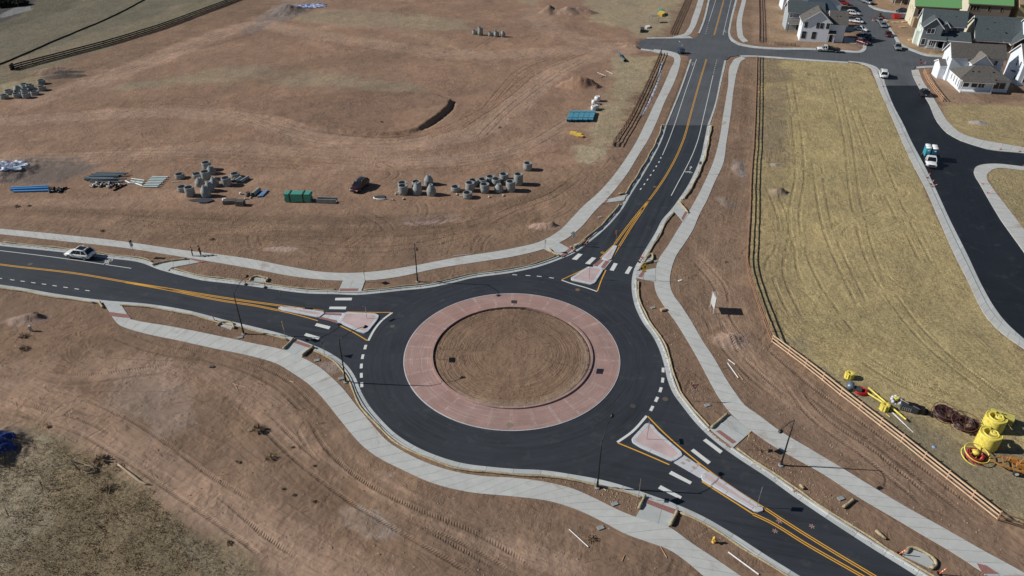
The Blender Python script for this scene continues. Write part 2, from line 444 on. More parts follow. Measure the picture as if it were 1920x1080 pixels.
walks = [
 walk('-200,414 0,430 107,440 240,455 325,467.5 480,488.5 542,501 605,511 655,513 705,510 777,499 855,484 960,467 1010,455 1050,432.5 1072,410 1095,386 1117,367 1145,337 1172,300 1191,270 1210,232 1225,200 1242,165 1257,130 1264,112 1262,107 1250,103 1225,98',
      '-200,423 0,440 107,452 242,467 325,480 480,506 555,520 630,527 692,527 742,521 817,505 905,491 960,482.5 1022,467 1060,450 1085,431 1115,397 1145,366 1175,328 1197,292 1214,265 1230,232 1247,190 1264,155 1275,120 1276,110 1270,101 1255,96.5 1226,93'),
 walk('1320,-60 1309,0 1298,33 1288,57 1280,65 1262,69', '1334,-60 1320,0 1310,33 1300,56 1290,67 1264,72'),
 walk('1406,-60 1391,0 1382,60 1385,72 1394,80', '1414,-60 1399,0 1392,57 1395,70 1403,78'),
 walk('1390,106 1378,111 1371,120 1365,162 1356,215 1348,265 1337,305 1322,340 1305,374 1287,405 1269,434 1250,465 1235,487 1229,508 1227,535 1230,548 1242,570 1265,602 1287,637 1310,677 1330,715 1350,750 1374,780 1408,808 1440,831 1475,852 1540,888 1615,937 1665,966 1727,1003 1790,1040 1850,1080 1920,1128',
      '1398,110 1389,116 1385,125 1376,165 1370,215 1362,267 1355,310 1340,342 1325,377 1309,408 1301,428 1285,455 1267,482 1259,505 1257,540 1263,555 1277,574 1295,602 1317,640 1340,675 1360,710 1380,740 1397,762 1420,778 1460,808 1515,841 1590,886 1640,917 1702,954 1765,989 1840,1032 1920,1076 2000,1125'),
 walk('207,587 246,600 325,614 400,629 480,646 530,657 565,671 595,687 620,707 645,732 667,760 692,790 709,810 725,827 755,847 800,869 855,886 905,894 960,897 1022,905 1072,917 1120,938 1160,958 1192,971 1255,990 1297,1020 1335,1045 1385,1079 1460,1130',
      '210,594 225,611 240,617 275,627 337,640 400,654 480,671 517,682 550,701 580,722 605,747 630,778 655,809 675,832 705,856 755,882 817,909 880,924 960,932 1035,942 1090,960 1135,982 1170,1001 1222,1020 1255,1032 1282,1050 1317,1079 1360,1115'),
]
# kerb strips with attached walk in the housing area
def strip(a, b, z=.12, m=M_WALK):
    A, B = W(a, 1.0), W(b, 1.0); n = max(len(A), len(B)); return walk_raw(resamp(A, n), resamp(B, n), z, m)
def walk_raw(A, B, z, m, name='sidewalk'):
    n = len(A); mb = MB(); v = []; uv = []; f = []; s = 0
    for i in range(n):
        if i: s += ((A[i]+B[i])/2-(A[i-1]+B[i-1])/2).length
        w_ = (A[i]-B[i]).length
        for q, zz, vv in ((A[i], -.2, -.2), (A[i], z, 0), (B[i], z, w_), (B[i], -.2, w_+.2)):
            v.append((q.x, q.y, zz)); uv.append((s, vv))
    for i in range(n-1):
        for j in range(3): f.append((i*4+j, i*4+j+1, i*4+j+5, i*4+j+4))
    a0, b0, a1 = A[0], B[0], A[1]
    if ((b0-a0).x*(a1-a0).y-(b0-a0).y*(a1-a0).x) < 0: f = [tuple(reversed(q)) for q in f]
    mb.add(v, f, uv); mb.build(name, m, kind='structure'); return (A, B)
# side street, west side: walk + separate gutter
o_ = '1590,116.5 1612,119 1625,124 1638,142 1648,167 1665,205 1680,240 1693,270 1710,307 1735,355 1762,417 1790,480 1820,540 1830,562 1850,597 1877,625 1920,656 2020,735'
g_ = '1592,115 1616,118 1633,123 1649,141 1657,163 1672,201 1689,233 1703,262 1722,300 1744,344 1775,409 1805,470 1835,530 1846,554 1870,590 1903,622 1950,655 2030,715'
i_ = '1592,114.5 1618,117.5 1637,123 1653,140 1661,162 1676,200 1693,232 1710,268 1731,307 1752,350 1783,417 1813,477 1843,540 1861,572 1886,605 1921,637 2022,712'
def inset(A, B, t): return [a.lerp(b, t) for a, b in zip(A, B)]
_A, _B = W(o_, 1.0), W(i_, 1.0); _n = max(len(_A), len(_B)); _A, _B = resamp(_A, _n), resamp(_B, _n)
walks.append(walk_raw(_A, inset(_A, _B, .60), .14, M_WALK)); walk_raw(inset(_A, _B, .615), inset(_A, _B, 1.01), .05, M_GUT, 'kerb'); walks.append((_A, _B))
# side street, east side and the corner island
_A, _B = W('1709,132 1711,141 1722,163 1741,193 1758,230 1776,250 1801,264 1821,271 1851,280 1920,288 2050,303', 1.0), W('1722,131 1730,152 1745,175 1762,205 1785,237 1805,252 1840,263 1880,270 1920,277 2050,294', 1.0)
_n = max(len(_A), len(_B)); _A, _B = resamp(_A, _n), resamp(_B, _n); walks.append(walk_raw(_A, _B, .11, M_WALK))
_A, _B = W('2050,325 1920,313 1865,307.5 1842,309 1829,314 1826,322 1841,352 1876,412 1921,475 1990,590', 1.0), W('2050,331 1920,320 1868,316 1856,322 1850,329 1851,338 1860,352 1900,405 1935,452 2010,570', 1.0)
_n = max(len(_A), len(_B)); _A, _B = resamp(_A, _n), resamp(_B, _n); walks.append(walk_raw(_A, _B, .11, M_WALK))
# cross street kerbs
for a, b in (('1385,104.5 1410,104.5 1440,106 1515,111.5 1590,116.5', '1395,107 1410,107 1440,109 1515,114.5 1590,119'),
             ('1202,91.5 1237,96 1262,99.5', '1201,94 1236,99 1262,103'),
             ('1212,73 1275,72.5 1300,72.5', '1212,71 1275,69.5 1292,68'),
             ('1365.5,62 1367,70 1372,77 1386,84.5 1410,89.5 1440,92.5 1527,94.5 1590,98.5 1612,99.5 1623,94 1624.5,85', '1369,62 1371,69 1377,75.5 1389,81.5 1412,86.5 1440,89 1527,90.5 1590,95 1608,96 1616,92 1618,85'),
             ('1657,37 1665,52 1677,72 1690,88 1715,98 1735,105 1775,109', '1661,36 1669,51 1682,71 1696,86 1719,95.5 1738,102 1775,106'),
             ('1717,126 1730,124.5 1770,123.5', '1719,129 1732,128 1770,127'),
             ('1297,112 1276,172 1259,214 1250,236', '1294,112 1273,172 1256,214 1247,236'),
             ('1358,114 1350,150 1335,212 1326,236', '1362,114 1353.5,150 1338.5,212 1330,236'),
             ('1331,0 1319,46 1312,63', '1327.5,0 1315.5,46 1309,62'),
             ('1378.5,0 1367.5,45 1364.5,62', '1382,0 1371,45 1368,62'),
             ('1627,0 1637,16 1660,22 1700,26 1780,29.5', '1631,0 1641,14 1662,19.5 1700,23.5 1780,27')):
    _A, _B = W(a, 1.0), W(b, 1.0); _n = max(len(_A), len(_B)); walks.append(walk_raw(resamp(_A, _n), resamp(_B, _n), .11, M_GUT, 'kerb'))
# driveways of the housing area
DRV = ['1772,101 1806,104 1812,93 1762,91']
for s_ in ('1768,92 1800,94 1815,113 1782,110', '1583,70 1620,74 1621,84 1583,80', '1579,50 1613,52 1616,60 1580,57', '1577,33 1604,34 1608,42 1578,39', '1570,17 1597,18 1600,26 1571,23'):
    fill('driveway', XY(s_), .09, M_RAMP)

# ramps between the walk and the crossings
RAMPS = [('286,498 355,486.5 383,491.5 322,503 316,508.5', '353,487 361,486 387,491.5 378,493.5'),
         ('643,528 685,526.5 677,549 634,549', '638,542.5 673,542.5 671,547 636.5,547.5'),
         ('530,658 565,672 589,651 554,636', '556,639.5 587,650.5 583,655 551,644'),
         ('1135,376 1174,366 1170,377 1131,382', '1135,376.5 1141,375 1137,381 1131,382.5'),
         ('1020,468 1046,455 1076,472 1053,483', '1050,481 1067.5,466.5 1073,470 1056.5,482.5'),
         ('1274,379 1291,402 1281,417 1262,395', '1289,400 1280.5,415.5 1277,411 1285.5,396'),
         ('1209,508 1229,504 1229,530 1191,522 1193,510', '1196,520.5 1204,509.5 1210,509.5 1204,522'),
         ('1331,806 1366,777 1409,810 1374,841', '1342,810 1350,808.5 1381,830.5 1373,834'),
         ('1213,933 1269,953 1254,989 1192,971', '1214,938 1267,957 1263,966 1210,945'),
         ('193,567 225,569 246,601 207,588', '203,586 240,591 247,598.5 208,594')]
for k, (a, b) in enumerate(RAMPS):
    fill('ramp', XY(a), .155, M_RAMP); fill('brick_strip', XY(b), .160, M_BRICK, zb=.12)
fill('ramp', XY('1828,1057 1850,1062 1885,1084 1846,1080'), .155, M_RAMP); fill('brick_strip', XY('1830,1058 1848,1062 1872,1078 1842,1078'), .16, M_BRICK, zb=.12)

# apron ring and central kerb
circ = lambda r, n=180: [CEN+Vector((math.cos(2*math.pi*i/n), math.sin(2*math.pi*i/n)))*r for i in range(n)]
mb = MB(); mb.sweep(circ(R_AP+.0), [(-.0, Z_AS-.05), (0, .075), (.10, .085), (.11, .085), (3.55, .13), (3.56, .05)], closed=True)
apron = mb.build('truck_apron', M_APRON, kind='structure')
mb = MB(); mb.sweep(circ(R_AP+.02), [(0, Z_AS-.02), (0, .078), (.09, .089), (.10, .06)], closed=True); mb.build('apron_edge', M_WHITEC, kind='structure')
mb = MB(); mb.sweep(circ(R_IS+.30), [(0, .10), (.02, .31), (.30, .32), (.31, -.1)], closed=True); mb.build('island_kerb', M_APRON, kind='structure')
# asphalt under/around the circle is the same sheet; splitter islands
def island(poly, kw=.42, z=.17, red=True):
    pts = [Vector(q) for q in XY(poly)]
    A = sum(pts[i].x*pts[(i+1) % len(pts)].y-pts[(i+1) % len(pts)].x*pts[i].y for i in range(len(pts)))
    if A < 0: pts.reverse()
    # round the corners a little
    rp = []
    for i, p in enumerate(pts):
        a, b = pts[i-1], pts[(i+1) % len(pts)]
        r = min(.5, (a-p).length*.35, (b-p).length*.35)
        p0 = p+(a-p).normalized()*r; p1 = p+(b-p).normalized()*r
        for k in range(4): t = k/3; rp.append(p0*(1-t)**2+p*2*t*(1-t)+p1*t*t)
    m_ = MB(); m_.sweep(rp, [(-.02, -.05), (0, z-.03), (.04, z), (kw, z+.005), (kw, z-.05)], closed=True)
    m_.build('island_kerb', M_WHITEC, kind='structure')
    n = len(rp); inn = []
    for i in range(n):
        t = (rp[(i+1) % n]-rp[i-1]).normalized(); inn.append(rp[i]+Vector((-t.y, t.x))*(kw-.02))
    flat('island_paving', [(q.x, q.y) for q in inn], z-.004, M_SPLIT)
ISL = ['521,579 526,576 545,576.5 607,585.5 609,588.5 599,596 594,595.5 530,583',
       '646,586.5 704,589 711.5,593 708,601 691,622.5 684,626 672,622.5 636,606 635,604',
       '1151,461 1158,462 1146,487 1140,489.5 1127,485.5',
       '1105,499.5 1127,503.5 1131,508 1116,531.5 1109,534.5 1072,526.5 1070,522',
       '1184,824 1186,831 1202,841 1262,867.5 1280,855 1277,848 1233,810 1224,798.5 1215,794.5 1210,796',
       '1314,893 1322,885 1331,886.5 1430,953 1431,959 1422,961.5 1415,960 1316,901']
for s_ in ISL: island(s_)
for s_ in ('608.5,586.5 646,587 634,606 598,597', '1111,498.5 1127,486 1146,489.5 1132,506', '1263,868 1281,853 1328,885 1313,897'):
    fill('island_paving', XY(s_), .05, M_WHITEC)
for s_ in ('610,587 641,588.2 640,592.3 606,590.3', '602,594.5 632,601.5 633,605.5 597,597.2', '1112,498.5 1124.5,486.8 1132.5,488.2 1119.5,500.3', '1126.5,501.5 1135.5,488.8 1143.5,490.5 1132,504.5'):
    fill('brick_strip', XY(s_), .056, M_BRICK, zb=.02)
for s_ in ('1284,862 1289,860 1296,865 1291,867', '1275,868 1280,866 1286,870 1281,872', '1296,876 1301,874 1307,879 1302,881', '1303,870 1308,868 1314,873 1309,875'):
    fill('brick_strip', XY(s_), .056, mat('worn_paver', (.42, .33, .29), .85), zb=.02)

# road markings, 4 mm above the asphalt
yl, wl = MB(), MB()
ZM = Z_AS+.005
def line(mb, pts, w_=.12, off=0.0, z=ZM):
    q = W(pts, .8); mb.sweep(q, [(off+w_/2, z), (off-w_/2, z)])
    f = mb.f[-1]; a, b, c = (Vector(mb.v[i]) for i in f[:3])
    if (b-a).cross(c-b).z < 0:
        k = len(q)-1
        for i in range(len(mb.f)-k, len(mb.f)): mb.f[i] = mb.f[i][::-1]; mb.uv[i] = mb.uv[i][::-1]
def dbl(pts, g=.13, w_=.12): line(yl, pts, w_, g); line(yl, pts, w_, -g)
dbl('-200,462 0,496 150,514 240,529.5 312,541 420,558.5 524,573 580,580.5 606,583.5')
dbl('236,529.5 312,543 420,564.5 480,573.5 522,582')
line(yl, '522,582.5 560,591.5 596,601.5', .14)
dbl('1324.5,111 1310,160 1295,214 1280,266 1262,306 1240,343 1217,375 1197,399 1172,431 1153,457', .13, .11)
line(yl, '1153,457 1139,470 1125,484.5', .13)
dbl('1217,375 1200,401 1180,431 1161,462', .13, .11); line(yl, '1161,463 1152,478 1145.5,489.5', .14)
dbl('1357,0 1348,33 1339,66', .13, .11)
line(yl, '1105,500.3 1080,512.3 1053,524.7', .14); line(yl, '1136,506.5 1128,524 1120,546', .16)
line(yl, '650,585 690,585.8 735,586', .13); line(yl, '635,609.5 662,623 689,639', .15)
line(yl, '1158,830.5 1210,852 1255,871.5', .16); line(yl, '1214,780.5 1242,809 1285,847.5 1335,887 1385,921.5 1434,953', .16)
dbl('1434,953.5 1440,957.5 1540,1021 1640,1081 1740,1141'); line(yl, '1316,903 1360,931 1412,964', .16)
dbl('1412,964 1440,977 1515,1022.5 1615,1079.5 1715,1137')
for s_, w_ in (('-200,448 0,470 125,485.5 246,503.3', .13), ('1306,111 1285,172 1251,270 1242,291', .13), ('1337,141 1320,215 1306,270 1297,293 1282,323 1270,345 1258.5,367', .14),
               ('1342,0 1329,41', .12), ('1371,0 1355.5,66', .12), ('735.5,586 715,602 702,618 690.5,639', .30), ('1053,525.5 1072,532 1100,540 1119.5,546.8', .22), ('1157.5,829.5 1185,810 1212.5,780', .30)):
    line(wl, s_, w_)
def dash(pts, L=.95, w_=.14, d=None):
    ps = [Vector((q.x, q.y)) for q in Gs(P(pts))]
    for i, p in enumerate(ps):
        t = ((ps[min(i+1, len(ps)-1)]-ps[max(i-1, 0)])).normalized() if d is None else d
        n = Vector((-t.y, t.x)); a = p-t*L/2; b = p+t*L/2
        wl.add([(*(a-n*w_/2), ZM), (*(b-n*w_/2), ZM), (*(b+n*w_/2), ZM), (*(a+n*w_/2), ZM)], [(0, 1, 2, 3)])
dash('0,522 23,525 42.5,527.5 62.5,530.3 82.5,533 102.5,536 123,539 144,542 164,545', .75, .16)
dash('685,651 680,669 677.5,686.5 677.5,704 678.3,721.5', .95, .36)
dash('965,515.5 990,516.8 1011,518.3 1034,521.2', .75, .17)
dash('1243.3,694 1242.5,713 1238.5,731 1231,749 1222,766', .95, .36)
dash('1239,296 1235.5,304 1230.5,312 1225.5,320 1220,328.5 1214,337 1208,345.5 1201.3,354.5', .8, .22)
dash('1344,112.5 1343.2,116 1342.3,119.5 1341.4,123 1340.5,126.5 1339.7,130 1338.8,133.5 1338,137', .7, .15)
dash('1328,44 1327,48 1326,51.5 1325,55 1324,59 1323,63', .8, .15)
for s_ in ('629,558.8 660.3,558.5 659,563.3 628,563.3', '618.3,575.2 649.8,575.3 648,580.2 616.8,579.7', '594,606 620,612.4 616.5,617.7 590,611', '574,624.7 600.5,632.5 596,637.2 570,629.3',
           '1084,475.5 1092.5,477 1081.2,487.7 1072,486.2', '1110,482.3 1117.7,484 1105.8,496 1097,494.3', '1151,493 1158.3,494.5 1150.5,508.2 1143,506.6', '1179.3,499.5 1185.8,501 1178.3,514 1171.3,512.7',
           '1323.8,822.5 1355,846 1350,850.8 1318,826.3', '1300.5,841.5 1332.7,866.3 1327.5,871 1295,845.6', '1258.8,883 1297.5,903.8 1293.8,908.5 1253.8,888.6', '1238.8,910 1278.3,931.3 1275.5,936.5 1233.7,916'):
    q = XY(s_); wl.add([(a, b, ZM+.001) for a, b in q], [(3, 2, 1, 0)])
def symbol(px, ang, sc_=1.0, bike=True, arrow=True):
    """cycle-lane symbol: two wheels and a frame, with an arrow ahead"""
    o = G(*px); c, s = math.cos(ang), math.sin(ang)
    T = lambda x, y: (o.x+(x*c-y*s)*sc_, o.y+(x*s+y*c)*sc_, ZM)
    def seg(a, b, w_=.09):
        a, b = Vector(a), Vector(b); t = (b-a).normalized(); n = Vector((-t.y, t.x))*w_/2
        wl.add([T(*(a-n)), T(*(b-n)), T(*(b+n)), T(*(a+n))], [(0, 1, 2, 3)])
    for cx in (-.42, .42):
        pts = [(cx+.30*math.cos(k*math.pi/5), .0+.30*math.sin(k*math.pi/5)) for k in range(11)]
        for a, b in zip(pts, pts[1:]): seg(a, b)
    for a, b in (((-.42, 0), (-.15, .45)), ((-.15, .45), (.25, .45)), ((.25, .45), (.42, 0)), ((-.15, .45), (.05, 0)), ((.05, 0), (.25, .45)), ((.05, 0), (-.42, 0)), ((.25, .45), (.20, .7))): seg(a, b)
    if arrow:
        for a, b in (((0, 1.3), (0, 2.6)),): seg(a, b, .12)
        wl.add([T(-.3, 2.4), T(.3, 2.4), T(0, 3.1)], [(0, 1, 2)])
symbol((1291, 323), R(-22), 1.0); symbol((203, 491), R(78), 1.15, arrow=False); symbol((1359, 60), R(-14), .9, arrow=True); symbol((1299.5, 118), R(165), .8, arrow=True)
yl.build('road_marking', M_YPAINT, kind='structure', label='yellow lane lines'); wl.build('road_marking', M_WPAINT, kind='structure', label='white lane lines and crossing bars')
# survey spray marks
sp = MB()
for px, s_ in (((1461, 977), .35), ((1453, 996), .3), ((1522, 987), .3), ((1490, 923), .35)):
    g = G(*px)
    for an in (0, 60, 120):
        d = Vector((math.cos(R(an)), math.sin(R(an)), 0))*s_; n = Vector((-d.y, d.x, 0))*.12
        zz = ZM+.002 if px != (1490, 923) else .2
        sp.add([g-d-n+Vector((0, 0, zz)), g+d-n+Vector((0, 0, zz)), g+d+n+Vector((0, 0, zz)), g-d+n+Vector((0, 0, zz))], [(0, 1, 2, 3)])
sp.build('spray_mark', mat('faded_orange_spray', (.45, .28, .24), .8), kind='structure')

# ------------------------------------------------------------------ the ground: one sheet, finer near the viewer, out to the horizon
def np_noise(x, y, seed=0):
    """value-gradient noise, about -1..1"""
    xi = np.floor(x).astype(np.int64); yi = np.floor(y).astype(np.int64); xf = x-xi; yf = y-yi
    def g(i, j):
        h = (i*374761393 + j*668265263 + seed*974634777) & 0xffffffff
        h = ((h ^ (h >> 13))*1274126177) & 0xffffffff; h = h ^ (h >> 16)
        a = (h & 0xffff)/65536.0*2*np.pi; return np.cos(a), np.sin(a)
    u = xf*xf*xf*(xf*(xf*6-15)+10); v = yf*yf*yf*(yf*(yf*6-15)+10)
    def d(i, j):
        gx, gy = g(xi+i, yi+j); return gx*(xf-i)+gy*(yf-j)
    return 1.5*((d(0, 0)*(1-u)+d(1, 0)*u)*(1-v)+(d(0, 1)*(1-u)+d(1, 1)*u)*v)
def fbm(x, y, s, o=4, seed=0, g=.55):
    r = 0; a = 1; t = 0
    for k in range(o): r = r+a*np_noise(x/s*2**k, y/s*2**k, seed+k*17); t += a; a *= g
    return r/t
def sm(x, a, b): t = np.clip((x-a)/(b-a), 0, 1); return t*t*(3-2*t)
def pt_poly(X, Y, poly):
    """signed distance to a polygon, positive inside (evaluated near its box only)"""
    P_ = np.array([(q[0], q[1]) for q in poly], float)
    d = np.full(X.shape, 1e9); ins = np.zeros(X.shape, bool); n = len(P_)
    for i in range(n):
        ax, ay = P_[i]; bx, by = P_[(i+1) % n]; ex, ey = bx-ax, by-ay; l2 = ex*ex+ey*ey+1e-12
        t = np.clip(((X-ax)*ex+(Y-ay)*ey)/l2, 0, 1)
        d = np.minimum(d, (X-ax-t*ex)**2+(Y-ay-t*ey)**2)
        c = ((ay > Y) != (by > Y)); 
        with np.errstate(divide='ignore', invalid='ignore'):
            xi = (bx-ax)*(Y-ay)/(by-ay)+ax if by != ay else np.full(X.shape, 1e9)
        ins ^= (c & (X < xi))
    d = np.sqrt(d); return np.where(ins, d, -d)
def region(X, Y, poly, soft, pad=None):
    P_ = np.array([(q[0], q[1]) for q in poly], float); pad = (pad or soft)*2+4
    k = (X > P_[:, 0].min()-pad) & (X < P_[:, 0].max()+pad) & (Y > P_[:, 1].min()-pad) & (Y < P_[:, 1].max()+pad)
    r = np.full(X.shape, -1e3)
    if k.any(): r[k] = pt_poly(X[k], Y[k], poly)
    return r
def pt_line(X, Y, line, rad):
    """(signed distance, arc length) to a polyline within rad; else inf"""
    P_ = np.array([(q[0], q[1]) for q in line], float)
    U = np.full(X.shape, 1e9); S = np.zeros(X.shape)
    k = np.where((X > P_[:, 0].min()-rad) & (X < P_[:, 0].max()+rad) & (Y > P_[:, 1].min()-rad) & (Y < P_[:, 1].max()+rad))[0]
    if not len(k): return U, S
    x, y = X[k], Y[k]; u = np.full(x.shape, 1e9); s = np.zeros(x.shape); L = 0
    for i in range(len(P_)-1):
        ax, ay = P_[i]; bx, by = P_[i+1]; ex, ey = bx-ax, by-ay; l = math.hypot(ex, ey)+1e-9
        t = np.clip(((x-ax)*ex+(y-ay)*ey)/l/l, 0, 1)
        dx, dy = x-ax-t*ex, y-ay-t*ey; d = np.hypot(dx, dy)
        sg = np.where(ex*dy-ey*dx >= 0, 1, -1); m = d < np.abs(u)
        u = np.where(m, d*sg, u); s = np.where(m, L+t*l, s); L += l
    U[k] = u; S[k] = s; return U, S

# height features: (px, py, half-width m, half-depth m, height m, angle, albedo or None)
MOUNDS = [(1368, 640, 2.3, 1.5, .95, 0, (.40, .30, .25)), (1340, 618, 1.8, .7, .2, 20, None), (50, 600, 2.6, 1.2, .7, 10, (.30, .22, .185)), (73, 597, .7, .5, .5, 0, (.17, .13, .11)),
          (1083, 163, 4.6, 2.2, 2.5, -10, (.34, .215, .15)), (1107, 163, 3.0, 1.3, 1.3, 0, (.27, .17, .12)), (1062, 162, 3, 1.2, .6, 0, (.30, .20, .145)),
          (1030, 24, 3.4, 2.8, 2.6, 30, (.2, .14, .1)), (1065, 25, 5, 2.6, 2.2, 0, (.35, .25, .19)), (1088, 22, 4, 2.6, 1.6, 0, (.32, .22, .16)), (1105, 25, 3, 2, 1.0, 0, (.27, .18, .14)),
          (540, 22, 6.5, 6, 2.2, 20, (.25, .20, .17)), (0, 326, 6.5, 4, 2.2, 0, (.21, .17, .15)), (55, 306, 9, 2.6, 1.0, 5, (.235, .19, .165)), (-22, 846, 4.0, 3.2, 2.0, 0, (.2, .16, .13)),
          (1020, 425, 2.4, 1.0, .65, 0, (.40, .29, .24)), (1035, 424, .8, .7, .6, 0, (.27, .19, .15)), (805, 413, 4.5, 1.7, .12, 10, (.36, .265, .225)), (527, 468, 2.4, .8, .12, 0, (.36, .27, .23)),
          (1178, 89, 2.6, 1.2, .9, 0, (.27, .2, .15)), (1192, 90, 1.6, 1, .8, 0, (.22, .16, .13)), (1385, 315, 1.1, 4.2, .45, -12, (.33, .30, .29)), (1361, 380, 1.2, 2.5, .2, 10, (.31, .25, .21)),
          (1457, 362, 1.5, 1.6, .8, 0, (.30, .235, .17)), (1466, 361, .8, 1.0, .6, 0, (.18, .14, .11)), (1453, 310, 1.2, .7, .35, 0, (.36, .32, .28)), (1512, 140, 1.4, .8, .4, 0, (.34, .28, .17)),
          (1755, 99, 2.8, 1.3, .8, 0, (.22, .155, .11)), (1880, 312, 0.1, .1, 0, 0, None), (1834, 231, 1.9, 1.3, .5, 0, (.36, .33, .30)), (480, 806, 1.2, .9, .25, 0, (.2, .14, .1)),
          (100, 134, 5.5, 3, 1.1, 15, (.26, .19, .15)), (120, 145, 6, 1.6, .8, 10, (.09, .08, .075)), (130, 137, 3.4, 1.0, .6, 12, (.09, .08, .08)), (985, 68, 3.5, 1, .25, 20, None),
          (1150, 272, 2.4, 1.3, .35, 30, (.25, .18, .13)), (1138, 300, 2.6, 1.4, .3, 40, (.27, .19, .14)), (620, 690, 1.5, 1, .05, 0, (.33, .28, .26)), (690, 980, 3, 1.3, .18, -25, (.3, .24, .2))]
BERM = XY('470,190 560,180 650,172 760,172 820,180 849,193 846,203 825,222 808,234 790,245 770,251 742,254.5 705,255.5 660,253 610,246 560,236 510,224 468,214')
BFRONT = W('468,214 510,224 560,236 610,246 660,253 705,255.5 742,254.5 770,251 790,245 808,234 825,222 846,203 849,195', 2)
